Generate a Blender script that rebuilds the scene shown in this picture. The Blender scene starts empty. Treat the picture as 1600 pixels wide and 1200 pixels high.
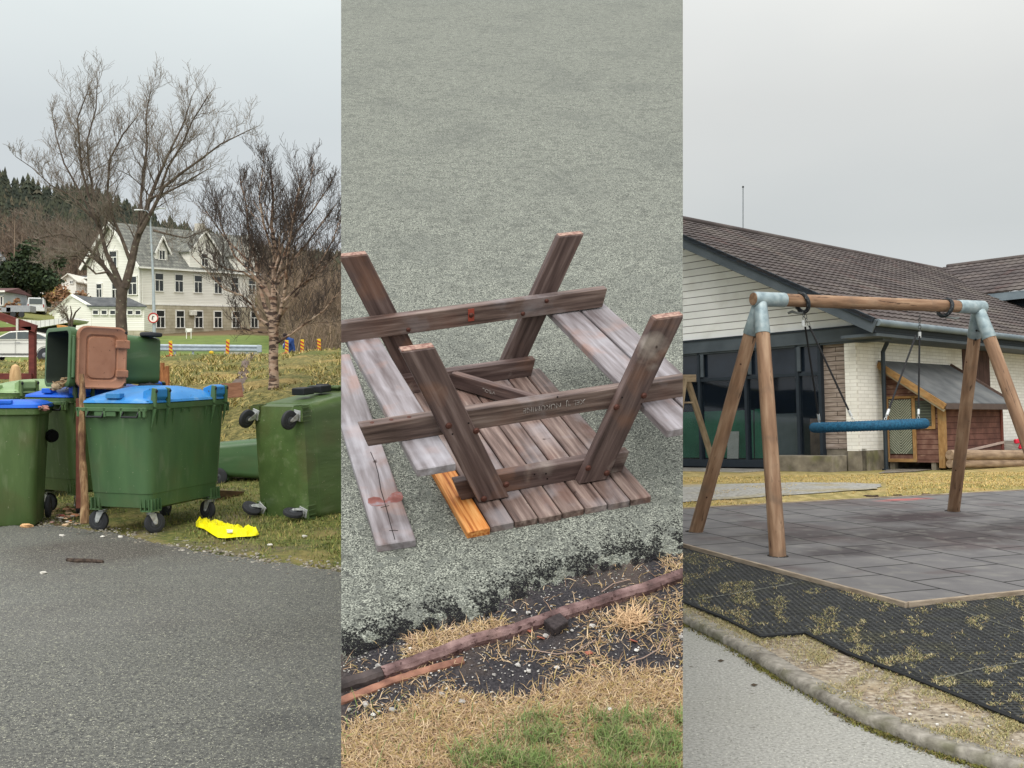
import bpy, bmesh, math, random
from mathutils import Vector, Matrix, Quaternion, noise
R = math.radians
SC = bpy.context.scene
COL = SC.collection
# ------------------------------------------------------------------ camera, world, sun, exposure
F = 1700.0; HY = 590.0; CX = 800.0; CZ = 1.6          # pixels of the 1600x1200 frame
cd = bpy.data.cameras.new('camera'); cam = bpy.data.objects.new('camera', cd); COL.objects.link(cam)
cam.location = (0, 0, CZ); cam.rotation_euler = (R(90), 0, 0)
cd.sensor_width = 36; cd.lens = 36 * F / 1600; cd.shift_y = -(600 - HY) / 1600.0
cd.clip_start = .05; cd.clip_end = 4000
SC.camera = cam
SC.view_settings.view_transform = 'Standard'; SC.view_settings.look = 'None'
SC.view_settings.exposure = 0.0; SC.view_settings.gamma = 1.0; SC.view_settings.use_curve_mapping = False
SC.render.engine = 'CYCLES'
SC.cycles.use_denoising = True
SC.cycles.max_bounces = 6; SC.cycles.diffuse_bounces = 3; SC.cycles.glossy_bounces = 3; SC.cycles.transmission_bounces = 4

SUN_EL, SUN_AZ = R(46), R(200)
W = bpy.data.worlds.new('World'); SC.world = W; W.use_nodes = True
nt = W.node_tree; nt.nodes.clear()
def wn(t, **k):
    n = nt.nodes.new(t)
    for a, b in k.items(): setattr(n, a, b)
    return n
wo = wn('ShaderNodeOutputWorld'); sky = wn('ShaderNodeTexSky', sky_type='NISHITA', sun_disc=False)
sky.sun_elevation = SUN_EL; sky.sun_rotation = SUN_AZ; sky.dust_density = 4
b1 = wn('ShaderNodeBackground'); b1.inputs[1].default_value = .08
b2 = wn('ShaderNodeBackground'); b2.inputs[1].default_value = 1.0
mx = wn('ShaderNodeMixShader'); mx.inputs[0].default_value = .92
tc = wn('ShaderNodeTexCoord'); sp = wn('ShaderNodeSeparateXYZ')
def ramp(tree, stops, interp='LINEAR'):
    r = tree.nodes.new('ShaderNodeValToRGB'); r.color_ramp.interpolation = interp
    el = r.color_ramp.elements
    while len(el) < len(stops): el.new(.5)
    for e, (p, c) in zip(el, stops): e.position = p; e.color = (*c[:3], 1)
    return r
rl = ramp(nt, [(0, (.68, .72, .76)), (.12, (.66, .70, .73)), (.22, (.70, .75, .765)), (.32, (.86, .92, .915)), (.5, (.9, .93, .93)), (1, (1.0, 1.0, 1.0))])
rr = ramp(nt, [(0, (.72, .76, .79)), (.13, (.65, .68, .68)), (.24, (.77, .78, .76)), (.33, (.92, .93, .90)), (.5, (.9, .9, .88)), (1, (1.0, 1.0, 1.0))])
mr = wn('ShaderNodeMapRange'); mr.inputs[1].default_value = -.12; mr.inputs[2].default_value = .12
mc = wn('ShaderNodeMix', data_type='RGBA'); nz = wn('ShaderNodeTexNoise'); nz.inputs['Scale'].default_value = 3; nz.inputs['Detail'].default_value = 4
mp = wn('ShaderNodeMapping'); mp.inputs['Scale'].default_value = (1, 1, 2.5)
m2 = wn('ShaderNodeMix', data_type='RGBA', blend_type='MULTIPLY'); m2.inputs[0].default_value = 1
rn = ramp(nt, [(.3, (.955, .96, .965)), (.7, (1.03, 1.025, 1.02))])
zr = wn('ShaderNodeMapRange'); zr.inputs[1].default_value = .45; zr.inputs[2].default_value = 1; zr.inputs[3].default_value = 1; zr.inputs[4].default_value = 2.0
L = nt.links.new
L(tc.outputs['Generated'], sp.inputs[0]); L(sp.outputs[2], rl.inputs[0]); L(sp.outputs[2], rr.inputs[0])
L(sp.outputs[0], mr.inputs[0]); L(mr.outputs[0], mc.inputs[0]); L(rl.outputs[0], mc.inputs[6]); L(rr.outputs[0], mc.inputs[7])
L(tc.outputs['Generated'], mp.inputs[0]); L(mp.outputs[0], nz.inputs[0]); L(nz.outputs[0], rn.inputs[0])
L(mc.outputs[2], m2.inputs[6]); L(rn.outputs[0], m2.inputs[7]); L(m2.outputs[2], b2.inputs[0])
yr = wn('ShaderNodeMapRange'); yr.interpolation_type = 'SMOOTHSTEP'; yr.inputs[1].default_value = .25; yr.inputs[2].default_value = -.6; yr.inputs[3].default_value = 1; yr.inputs[4].default_value = 1.7
mu = wn('ShaderNodeMath', operation='MULTIPLY')
L(sp.outputs[2], zr.inputs[0]); L(sp.outputs[1], yr.inputs[0]); L(zr.outputs[0], mu.inputs[0]); L(yr.outputs[0], mu.inputs[1]); L(mu.outputs[0], b2.inputs[1])
L(sky.outputs[0], b1.inputs[0]); L(b1.outputs[0], mx.inputs[1]); L(b2.outputs[0], mx.inputs[2]); L(mx.outputs[0], wo.inputs[0])
sl = bpy.data.lights.new('sun', 'SUN'); sun = bpy.data.objects.new('sun', sl); COL.objects.link(sun)
sl.energy = 1.4; sl.angle = R(35); sl.color = (1, .97, .92)
sdir = Vector((math.sin(SUN_AZ) * math.cos(SUN_EL), math.cos(SUN_AZ) * math.cos(SUN_EL), math.sin(SUN_EL)))
sun.rotation_euler = sdir.to_track_quat('Z', 'Y').to_euler()

# ------------------------------------------------------------------ helpers: colours and materials
def lin(c): 
    c /= 255.0
    return c / 12.92 if c <= .04045 else ((c + .055) / 1.055) ** 2.4
def C3(r, g, b, k=1.0): return (lin(r) * k, lin(g) * k, lin(b) * k)
MATS = {}
def mat(name, stops, scale=4, detail=6, rough=.8, bump=.0, bscale=None, stretch=(1, 1, 1), spec=.3, metal=0,
        dirt=None, dirt2=None, specks=None, rand=0.0, island=None, brick=None, waves=None, vor=None, coat=0, alpha=None, bdist=.01, spots=None):
    if name in MATS: return MATS[name]
    m = bpy.data.materials.new(name); m.use_nodes = True; t = m.node_tree; N = t.nodes; K = t.links.new
    bs = N['Principled BSDF']; bs.inputs['Roughness'].default_value = rough; bs.inputs['Metallic'].default_value = metal
    bs.inputs['Specular IOR Level'].default_value = spec; bs.inputs['Coat Weight'].default_value = coat
    tcn = N.new('ShaderNodeTexCoord'); vec = tcn.outputs['Object']
    if rand:
        oi = N.new('ShaderNodeObjectInfo'); cm = N.new('ShaderNodeMath'); cm.operation = 'MULTIPLY'; cm.inputs[1].default_value = 37.0
        K(oi.outputs['Random'], cm.inputs[0]); va = N.new('ShaderNodeVectorMath'); va.operation = 'ADD'
        K(vec, va.inputs[0]); K(cm.outputs[0], va.inputs[1]); vec = va.outputs[0]
    mpn = N.new('ShaderNodeMapping'); mpn.inputs['Scale'].default_value = stretch; K(vec, mpn.inputs[0])
    def nse(s, d=6, v=None, dist=0):
        n = N.new('ShaderNodeTexNoise'); n.inputs['Scale'].default_value = s; n.inputs['Detail'].default_value = d
        n.inputs['Distortion'].default_value = dist; K(v or mpn.outputs[0], n.inputs['Vector']); return n
    def mixc(fac, a, b, mode='MIX'):
        x = N.new('ShaderNodeMix'); x.data_type = 'RGBA'; x.blend_type = mode
        if isinstance(fac, float): x.inputs[0].default_value = fac
        else: K(fac, x.inputs[0])
        for i, q in ((6, a), (7, b)):
            if isinstance(q, tuple): x.inputs[i].default_value = (*q[:3], 1)
            else: K(q, x.inputs[i])
        return x.outputs[2]
    if island:
        g = N.new('ShaderNodeNewGeometry'); r = ramp(t, island); K(g.outputs['Random Per Island'], r.inputs[0]); colr = r.outputs[0]
        n1 = nse(scale, detail)
    else:
        n1 = nse(scale, detail); r = ramp(t, stops); K(n1.outputs[0], r.inputs[0]); colr = r.outputs[0]
    for ctr, sc_, c, amt in (spots or ()):
        ds = N.new('ShaderNodeVectorMath'); ds.operation = 'SUBTRACT'; K(tcn.outputs['Object'], ds.inputs[0]); ds.inputs[1].default_value = ctr
        dm = N.new('ShaderNodeVectorMath'); dm.operation = 'DIVIDE'; K(ds.outputs[0], dm.inputs[0]); dm.inputs[1].default_value = sc_
        dl = N.new('ShaderNodeVectorMath'); dl.operation = 'LENGTH'; K(dm.outputs[0], dl.inputs[0])
        ns = nse(2.2, 6, vec, .6); ad = N.new('ShaderNodeMath'); ad.operation = 'MULTIPLY_ADD'; K(ns.outputs[0], ad.inputs[0]); ad.inputs[1].default_value = -1.2; K(dl.outputs['Value'], ad.inputs[2])
        q = N.new('ShaderNodeMapRange'); q.inputs[1].default_value = .45; q.inputs[2].default_value = -.25; q.inputs[4].default_value = amt; K(ad.outputs[0], q.inputs[0]); colr = mixc(q.outputs[0], colr, c)
    bh = []
    for dd in (dirt, dirt2):
        if dd:
            s, c, lo, hi, amt = dd[:5]
            dn = nse(s, 5, vec if len(dd) < 6 else mpn.outputs[0], .3); q = N.new('ShaderNodeMapRange'); q.inputs[1].default_value = lo; q.inputs[2].default_value = hi; q.inputs[4].default_value = amt
            K(dn.outputs[0], q.inputs[0]); colr = mixc(q.outputs[0], colr, c)
    if specks:
        for s, c, lo, hi in specks:
            dn = nse(s, 2, vec); q = N.new('ShaderNodeMapRange'); q.inputs[1].default_value = lo; q.inputs[2].default_value = hi
            K(dn.outputs[0], q.inputs[0]); colr = mixc(q.outputs[0], colr, c); bh.append((q.outputs[0], .3))
    if brick:
        bw, bhh, mort, mc_, off = brick[:5]; axes = brick[5] if len(brick) > 5 else 'XY'
        sx = N.new('ShaderNodeSeparateXYZ'); K(vec, sx.inputs[0]); cb = N.new('ShaderNodeCombineXYZ')
        K(sx.outputs['XYZ'.index(axes[0])], cb.inputs[0]); K(sx.outputs['XYZ'.index(axes[1])], cb.inputs[1])
        bt = N.new('ShaderNodeTexBrick'); K(cb.outputs[0], bt.inputs['Vector']); bt.offset = off; bt.squash = 1
        bt.inputs['Scale'].default_value = 1; bt.inputs['Brick Width'].default_value = bw; bt.inputs['Row Height'].default_value = bhh
        bt.inputs['Mortar Size'].default_value = mort; bt.inputs['Mortar Smooth'].default_value = .3
        bt.inputs['Color1'].default_value = (.94, .94, .94, 1); bt.inputs['Color2'].default_value = (1.05, 1.05, 1.05, 1); bt.inputs['Mortar'].default_value = (1, 1, 1, 1)
        colr = mixc(1.0, colr, bt.outputs[0], 'MULTIPLY'); colr = mixc(bt.outputs['Fac'], colr, mc_)
        iv = N.new('ShaderNodeMath'); iv.operation = 'SUBTRACT'; iv.inputs[0].default_value = 1; K(bt.outputs['Fac'], iv.inputs[1]); bh.append((iv.outputs[0], 1.0))
    if vor:
        s, c, lo, hi = vor
        vn = N.new('ShaderNodeTexVoronoi'); vn.inputs['Scale'].default_value = s; vn.inputs['Randomness'].default_value = .15; K(vec, vn.inputs['Vector'])
        q = N.new('ShaderNodeMapRange'); q.inputs[1].default_value = lo; q.inputs[2].default_value = hi; K(vn.outputs['Distance'], q.inputs[0])
        colr = mixc(q.outputs[0], colr, c); bh.append((q.outputs[0], 1.0))
    if rand:
        oi2 = N.new('ShaderNodeObjectInfo'); q = N.new('ShaderNodeMapRange'); q.inputs[3].default_value = 1 - rand; q.inputs[4].default_value = 1 + rand
        K(oi2.outputs['Random'], q.inputs[0]); hv = N.new('ShaderNodeHueSaturation'); K(q.outputs[0], hv.inputs['Value']); K(colr, hv.inputs['Color']); colr = hv.outputs[0]
    K(colr, bs.inputs['Base Color'])
    if bump or bh:
        nb = nse(bscale or scale * 4, 4); h = nb.outputs[0]
        for o_, k_ in bh:
            mm = N.new('ShaderNodeMath'); mm.operation = 'MULTIPLY_ADD'; K(o_, mm.inputs[0]); mm.inputs[1].default_value = k_; K(h, mm.inputs[2]); h = mm.outputs[0]
        bp = N.new('ShaderNodeBump'); bp.inputs['Strength'].default_value = bump or .3; bp.inputs['Distance'].default_value = bdist
        K(h, bp.inputs['Height']); K(bp.outputs[0], bs.inputs['Normal'])
    MATS[name] = m
    return m
def flat(name, c, rough=.6, metal=0, spec=.3, coat=0, var=.12, sc=6):
    return mat(name, [(.3, tuple(x * (1 - var) for x in c)), (.7, tuple(x * (1 + var) for x in c))], scale=sc, rough=rough, metal=metal, spec=spec, coat=coat)

# ------------------------------------------------------------------ helpers: meshes
class MB:
    def __init__(s): s.v = []; s.f = []
    def add(s, vs, fs):
        o = len(s.v); s.v += [tuple(p) for p in vs]; s.f += [tuple(i + o for i in q) for q in fs]; return s
    def box(s, c, d, M=None):
        x, y, z = (k / 2 for k in d); c = Vector(c)
        P = [Vector((i * x, j * y, k * z)) for k in (-1, 1) for j in (-1, 1) for i in (-1, 1)]
        P = [c + (M @ p if M else p) for p in P]
        return s.add(P, [(0, 2, 3, 1), (4, 5, 7, 6), (0, 1, 5, 4), (2, 6, 7, 3), (0, 4, 6, 2), (1, 3, 7, 5)])
    def bar(s, p0, p1, w, t, up=(0, 0, 1)):
        p0 = Vector(p0); p1 = Vector(p1); x = (p1 - p0); l = x.length; x.normalize(); z = Vector(up); z = (z - x * z.dot(x)).normalized(); y = z.cross(x)
        M = Matrix((x, y, z)).transposed()
        return s.box((p0 + p1) / 2, (l, w, t), M)
    def loft(s, rings, cap0=True, cap1=True):
        n = len(rings[0]); o = len(s.v)
        for r in rings: s.v += [tuple(p) for p in r]
        for a in range(len(rings) - 1):
            for i in range(n):
                j = (i + 1) % n; s.f.append((o + a * n + i, o + a * n + j, o + (a + 1) * n + j, o + (a + 1) * n + i))
        if cap0: s.f.append(tuple(o + i for i in reversed(range(n))))
        if cap1: s.f.append(tuple(o + (len(rings) - 1) * n + i for i in range(n)))
        return s
    def tube(s, pts, rad, n=8, cap=True):
        pts = [Vector(p) for p in pts]
        if not hasattr(rad, '__len__'): rad = [rad] * len(pts)
        rings = []; prev = None
        for i, p in enumerate(pts):
            d = (pts[min(i + 1, len(pts) - 1)] - pts[max(i - 1, 0)])
            if d.length < 1e-9: d = Vector((0, 0, 1))
            d.normalize()
            if prev is None: a = d.orthogonal().normalized()
            else:
                a = prev - d * prev.dot(d)
                a = a.normalized() if a.length > 1e-6 else d.orthogonal().normalized()
            prev = a; b = d.cross(a)
            rings.append([p + (a * math.cos(2 * math.pi * k / n) + b * math.sin(2 * math.pi * k / n)) * rad[i] for k in range(n)])
        return s.loft(rings, cap, cap)
    def lathe(s, prof, o=(0, 0, 0), ax=(0, 0, 1), n=20):
        o = Vector(o); ax = Vector(ax).normalized(); a = ax.orthogonal().normalized(); b = ax.cross(a)
        return s.loft([[o + ax * z + (a * math.cos(2 * math.pi * k / n) + b * math.sin(2 * math.pi * k / n)) * max(r, 1e-4) for k in range(n)] for r, z in prof])
    def torus(s, c, ax, R_, r, n=32, m=10):
        c = Vector(c); ax = Vector(ax).normalized(); a = ax.orthogonal().normalized(); b = ax.cross(a); o = len(s.v)
        for i in range(n):
            t = 2 * math.pi * i / n; d = a * math.cos(t) + b * math.sin(t)
            for j in range(m):
                u = 2 * math.pi * j / m; s.v.append(tuple(c + d * (R_ + r * math.cos(u)) + ax * r * math.sin(u)))
        for i in range(n):
            for j in range(m):
                s.f.append((o + i * m + j, o + ((i + 1) % n) * m + j, o + ((i + 1) % n) * m + (j + 1) % m, o + i * m + (j + 1) % m))
        return s
    def prism(s, poly, d):
        d = Vector(d); n = len(poly); P = [Vector(p) for p in poly]
        return s.add(P + [p + d for p in P], [tuple(reversed(range(n))), tuple(range(n, 2 * n))] + [(i, (i + 1) % n, (i + 1) % n + n, i + n) for i in range(n)])
    def blob(s, c, r, n=8, jit=.25, sq=(1, 1, 1), seed=0):
        rg = random.Random(seed * 7919 + 13); c = Vector(c); rings = []
        for a in range(1, n // 2 + 1):
            ph = math.pi * a / (n // 2 + 1)
            rings.append([c + Vector((math.sin(ph) * math.cos(2 * math.pi * k / n) * sq[0], math.sin(ph) * math.sin(2 * math.pi * k / n) * sq[1], math.cos(ph) * sq[2])) * r * (1 + rg.uniform(-jit, jit)) for k in range(n)])
        return s.loft(rings)
    def build(s, name, m, parent=None, smooth=False, bevel=0, seg=1, label=None, M=None, weld=False):
        me = bpy.data.meshes.new(name); me.from_pydata(s.v, [], s.f); me.validate(); 
        me.materials.append(m); o = bpy.data.objects.new(name, me); COL.objects.link(o)
        if not smooth or bevel or len(s.f) < 4000:
            b = bmesh.new(); b.from_mesh(me); bmesh.ops.recalc_face_normals(b, faces=b.faces); b.to_mesh(me); b.free()
        if smooth:
            for p in me.polygons: p.use_smooth = True
            if smooth != 2:
                try: me.set_sharp_from_angle(angle=R(38))
                except Exception: pass
        if bevel:
            bm_ = o.modifiers.new('bevel', 'BEVEL'); bm_.width = bevel; bm_.segments = seg; bm_.limit_method = 'ANGLE'; bm_.angle_limit = R(40)
        if parent: o.parent = parent
        if M is not None:
            if parent: o.matrix_local = M
            else: o.matrix_world = M
        if label: o['label'] = label
        return o
def thing(name, label, cat, M=None, loc=None, rz=0, group=None):
    o = bpy.data.objects.new(name, None); COL.objects.link(o); o.empty_display_size = .1
    if M is not None: o.matrix_world = M
    elif loc is not None: o.matrix_world = Matrix.Translation(loc) @ Matrix.Rotation(rz, 4, 'Z')
    return tag(o, label, cat, group)
def tag(o, label=None, cat=None, group=None, kind=None):
    if label: o['label'] = label
    if cat: o['category'] = cat
    if group: o['group'] = group
    if kind: o['kind'] = kind
    return o
def struct(o): o['kind'] = 'structure'; return o
def stuff(o, label, cat): return tag(o, label, cat, kind='stuff')
def copy_tree(o, parent=None):
    c = o.copy(); COL.objects.link(c)
    if parent: c.parent = parent
    for ch in [x for x in SC.objects if x.parent == o]: copy_tree(ch, c)
    return c
def basis(o, x, y, z): 
    M = Matrix((Vector(x), Vector(y), Vector(z))).transposed().to_4x4(); M.translation = Vector(o); return M
def ray(px, py): return Vector(((px - CX) / F, 1, (HY - py) / F))
def at(px, py, Y): 
    p = ray(px, py) * Y; p.z += CZ; return p
def onplane(px, py, P0, n):
    r = ray(px, py); o = Vector((0, 0, CZ)); n = Vector(n); return o + r * ((Vector(P0) - o).dot(n) / r.dot(n))
def interp(x, pts):
    if x <= pts[0][0]: return pts[0][1]
    for (a, b), (c, d) in zip(pts, pts[1:]):
        if x <= c: return b + (d - b) * (x - a) / (c - a)
    return pts[-1][1]
def fbm(x, y, z=0, s=1): return noise.fractal(Vector((x * s, y * s, z)), 1.0, 2.0, 4)
RG = random.Random(5)
def board(name, p0, p1, w, t, up, m, parent=None, bevel=.003, label=None, taper=None, sag=0):
    """a plank with its own axes: x along the grain, z its thickness"""
    p0 = Vector(p0); p1 = Vector(p1); x = p1 - p0; l = x.length; x.normalize(); z = Vector(up); z = (z - x * z.dot(x)).normalized(); y = z.cross(x)
    mb = MB()
    if taper:  # list of (x fraction shift at end for low/high edge)
        e0, e1 = taper
        mb.prism([(-l / 2 + e0[0], -w / 2, -t / 2), (l / 2 - e1[0], -w / 2, -t / 2), (l / 2 - e1[1], w / 2, -t / 2), (-l / 2 + e0[1], w / 2, -t / 2)], (0, 0, t))
    else: mb.box((0, 0, 0), (l, w, t))
    o = mb.build(name, m, parent, bevel=bevel, label=label, M=basis((p0 + p1) / 2, x, y, z))
    return o
def blades(name, pts, m, h=(.04, .09), w=.004, lean=.5, up=Vector((0, 0, 1)), kind_label=None, cat=None, seed=1, flat_=0, curl=.5):
    rg = random.Random(seed); vs = []; fs = []
    for p in pts:
        sc = 1.0
        if len(p) == 4: sc = p[3]
        p = Vector(p[:3]); hh = rg.uniform(*h) * sc; a = rg.uniform(0, 2 * math.pi)
        t1 = up.orthogonal().normalized(); t2 = up.cross(t1)
        d = t1 * math.cos(a) + t2 * math.sin(a); s_ = t1 * math.cos(a + 1.57 + rg.uniform(-.6, .6)) + t2 * math.sin(a + 1.57 + rg.uniform(-.6, .6))
        le = rg.uniform(lean * .2, lean * 1.5) + flat_; q1 = p + (up + d * le).normalized() * hh * .55
        q2 = q1 + (up * (1 - curl * rg.random() * 1.6) + d * (le + curl)).normalized() * hh * .5; ww = w * rg.uniform(.6, 1.3) * (.5 + .5 * sc)
        o = len(vs); vs += [p - s_ * ww, p + s_ * ww, q1 + s_ * ww * .8, q1 - s_ * ww * .8, q2]
        fs += [(o, o + 1, o + 2, o + 3), (o + 3, o + 2, o + 4)]
    mb = MB(); mb.v = [tuple(x) for x in vs]; mb.f = fs
    o = mb.build(name, m, smooth=2)
    if kind_label: stuff(o, kind_label, cat or 'grass')
    return o
# ================================================================== MIDDLE: the turf slope with the overturned table
SN = Vector((0.01765, -0.44527, 0.89522)); SO = Vector((0.19017, 4.34073, -0.57188 + CZ))
SU = Vector((-0.34244, 0.83852, 0.42382)); SV = Vector((0.93937, 0.31404, 0.13768))
TM = basis(SO, SV, SU, SN)                      # x across the table, y along it, z off the slope
def sp_(px, py, h=0.0): return onplane(px, py, SO + SN * h, SN)
def sz(x, y, h=0.0): return SO.z + (h * 1.0 / SN.z) - (SN.x * (x - SO.x) + SN.y * (y - SO.y)) / SN.z
KX = 267.0 / F
turf_m = mat('worn artificial turf', [(.30, C3(40, 42, 40)), (.42, C3(88, 91, 85)), (.54, C3(136, 139, 129)), (.70, C3(188, 190, 177))], scale=175, detail=4, rough=.95, bump=.7, bscale=200, bdist=.007,
             dirt=(12, C3(90, 92, 86), .5, .64, .5), dirt2=(1.3, C3(96, 99, 94), .5, .7, .4), specks=[(110, C3(46, 48, 45), .59, .67), (62, C3(74, 76, 72), .57, .68), (28, C3(104, 107, 101), .56, .72)])
soil_m = mat('black rubber crumb and soil', [(.3, C3(30, 29, 33)), (.6, C3(58, 55, 58)), (.8, C3(92, 88, 88))], scale=120, detail=4, rough=.95, bump=.8, bscale=160, bdist=.01,
             dirt=(3.0, C3(118, 100, 84), .5, .72, .55), specks=[(70, C3(170, 165, 160), .70, .75)])
straw_g = mat('matted dead grass soil', [(.3, C3(52, 42, 34)), (.5, C3(104, 86, 66)), (.7, C3(158, 134, 104))], scale=45, detail=5, rough=.95, bump=.8, bscale=90, bdist=.01, specks=[(90, C3(60, 48, 40), .62, .7)])
side_m = mat('pale concrete side', [(.3, C3(165, 165, 160)), (.7, C3(190, 190, 185))], scale=2, rough=.9)
# the slab of the slope: its two sides follow the edges of the collage's middle picture
def slope_sheet(name, m, y0, y1, h, nx=60, ny=60, edge=None, under=None):
    mb = MB(); rows = []
    for j in range(ny + 1):
        row = []
        for i in range(nx + 1):
            u = -1 + 2 * i / nx; ya = y0 if edge is None else edge(u); y = ya + (y1 - ya) * (j / ny) ** 1.8; x = u * KX * y
            k = 1.0 if j > 2 else j / 3.0
            row.append(len(mb.v)); mb.v.append((x, y, sz(x, y, h * k - (.012 if j == 0 and edge else 0))))
        rows.append(row)
    for j in range(ny):
        for i in range(nx): mb.f.append((rows[j][i], rows[j][i + 1], rows[j + 1][i + 1], rows[j + 1][i]))
    return mb.build(name, m, smooth=2)
slab = MB()
for (y, dz) in ((2.7, 0), (21, 0), (21, -.16), (2.7, -.16)): pass
P = [(-KX * 2.7, 2.7), (KX * 2.7, 2.7), (KX * 21, 21), (-KX * 21, 21)]
slab.add([(x, y, sz(x, y, -.006)) for x, y in P] + [(x, y, sz(x, y, -.15)) for x, y in P], [(0, 1, 2, 3), (7, 6, 5, 4), (0, 4, 5, 1), (1, 5, 6, 2), (2, 6, 7, 3), (3, 7, 4, 0)])
struct(slab.build('slope_slab', side_m))
pil = MB()
for y in (5.5, 10, 15, 19.5):
    for sgn in (-1, 1):
        x = sgn * KX * y * .8; pil.box((x, y, (sz(x, y, -.15) - .6) / 2 - .02), (.22, .22, sz(x, y, -.15) + .6))
struct(pil.build('slope_supports', side_m))
struct(slope_sheet('verge_soil', soil_m, 2.7, 6.0, 0.0, 40, 30))
E_PTS = [(533, 1032), (575, 1012), (610, 1000), (640, 985), (700, 972), (760, 958), (800, 935), (850, 915), (900, 898), (940, 888), (1000, 876), (1067, 862)]
def turf_edge(u):
    px = 800 + 267 * u
    g = onplane(px, interp(px, E_PTS), SO, SN)
    return g.y + .05 * fbm(u * 5, 1.3) + .022 * fbm(u * 26, 4.1)
struct(slope_sheet('artificial_turf', turf_m, 3.9, 21.0, .004, 300, 60, edge=turf_edge))
# dead grass zone below the timbers: a sheet with a ragged upper edge
G_PTS = [(533, 1138), (600, 1128), (640, 1100), (700, 1085), (760, 1098), (800, 1094), (850, 1088), (900, 1064), (950, 1052), (1000, 1050), (1067, 1052)]
def straw_edge(u): 
    px = 800 + 267 * u; g = onplane(px, interp(px, G_PTS), SO, SN); return g.y + .05 * fbm(u * 7, 7.7) + .02 * fbm(u * 30, 2.2)
mb = MB(); nx = 400; rows = []
for j in range(12):
    row = []
    for i in range(nx + 1):
        u = -1 + 2 * i / nx; yb = straw_edge(u); y = 2.7 + (yb - 2.7) * j / 11.0; x = u * KX * y
        row.append(len(mb.v)); mb.v.append((x, y, sz(x, y, .004 if j < 10 else (.003 if j == 10 else -.004))))
    rows.append(row)
for j in range(11):
    for i in range(nx): mb.f.append((rows[j][i], rows[j][i + 1], rows[j + 1][i + 1], rows[j + 1][i]))
struct(mb.build('dead_grass_ground', straw_g, smooth=2))

wood_t = mat('weathered table wood', [(.30, C3(66, 52, 48)), (.45, C3(98, 81, 75)), (.56, C3(117, 99, 92)), (.7, C3(142, 125, 117))], scale=4, detail=9, rough=.5, bump=.4, bscale=14, bdist=.004, stretch=(.8, 12, 12), rand=.16,
             dirt=(4, C3(152, 148, 152), .52, .68, .5), dirt2=(5, C3(112, 72, 58), .55, .75, .45), specks=[(11, C3(48, 32, 28), .735, .765)])
wood_l = mat('brown leg wood', [(.30, C3(60, 47, 45)), (.45, C3(84, 68, 65)), (.56, C3(99, 82, 78)), (.7, C3(124, 107, 103))], scale=3.5, detail=10, rough=.55, bump=.45, bscale=14, bdist=.004, stretch=(.8, 11, 11), rand=.1, specks=[(10, C3(44, 30, 26), .735, .765)],
             dirt=(3.5, C3(186, 176, 166), .60, .70, .55), dirt2=(4, C3(150, 104, 74), .56, .74, .5))
wood_s = mat('bleached seat wood', [(.30, C3(90, 80, 80)), (.45, C3(120, 113, 115)), (.56, C3(136, 130, 133)), (.7, C3(158, 153, 158))], scale=3.5, detail=9, rough=.45, bump=.4, bscale=14, bdist=.004, stretch=(.8, 9, 9), rand=.08, specks=[(10, C3(62, 46, 42), .735, .765)],
             dirt=(5, C3(150, 118, 106), .54, .7, .6), dirt2=(3, C3(186, 186, 194), .55, .7, .4))
wood_o = mat('fresh orange wood', [(.35, C3(150, 82, 38)), (.5, C3(198, 128, 66)), (.65, C3(220, 162, 100))], scale=4, detail=6, rough=.6, bump=.2, bscale=24, bdist=.003, stretch=(.8, 16, 16), specks=[(9, C3(96, 50, 26), .68, .74)])
rust_m = flat('rusty bolt', C3(88, 56, 48), .6, .5)
endg = mat('bare end grain', [(.35, C3(120, 84, 76)), (.6, C3(168, 140, 126))], scale=60, rough=.8)
red_m = mat('red paint remnant', [(.3, C3(112, 66, 60)), (.5, C3(134, 86, 80)), (.62, C3(138, 126, 130))], scale=22, rough=.7)
hole_m = flat('dark hole', C3(26, 18, 18), .9)

T = thing('picnic_table', 'weathered wooden picnic table lying upside down on the turf', 'picnic table', M=TM)
t_ = .035
bnds = [-.392, -.292, -.19, -.09, .011, .111, .212, .312, .409]
for i in range(8):
    a, b = bnds[i] + .003, bnds[i + 1] - .003; o0 = RG.uniform(-.004, .004); o1 = RG.uniform(-.006, .006)
    if i == 0:
        o = board('tabletop_plank', ((a + b) / 2, -.004, t_ / 2), ((a + b) / 2, 1.262, t_ / 2), b - a, t_ - .002, (0, 0, 1), wood_o, T, label='bare orange replacement plank at the edge of the tabletop')
    else:
        board('tabletop_plank', ((a + b) / 2, .002 + o0, t_ / 2), ((a + b) / 2, 1.262 + o1, t_ / 2), b - a, t_, (0, 0, 1), wood_t, T, bevel=.004)
U1, U2, BW, BT = .214, 1.2296, .091, .045
board('batten', (-.372, U1 + BT / 2, t_ + .046), (.402, U1 + BT / 2, t_ + .046), BW, BT, (0, 1, 0), wood_l, T, taper=((0, .03), (0, .028)))
board('batten', (-.372, U2 - BT / 2, t_ + .046), (.352, U2 - BT / 2, t_ + .046), BW, BT, (0, 1, 0), wood_l, T, taper=((0, .03), (0, .02)))
board('seat_beam', (-.742, U1 + BT / 2, .353 + .046), (.735, U1 + BT / 2, .353 + .040), BW, BT, (0, 1, 0), wood_t, T, taper=((0, .03), (0, .03)))
fb = board('seat_beam', (-.735, U2 - BT / 2, .349 + .046), (.712, U2 - BT / 2, .362 + .046), BW + .006, BT, (0, 1, 0), wood_t, T, taper=((0, .02), (-.01, .012)))
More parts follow.
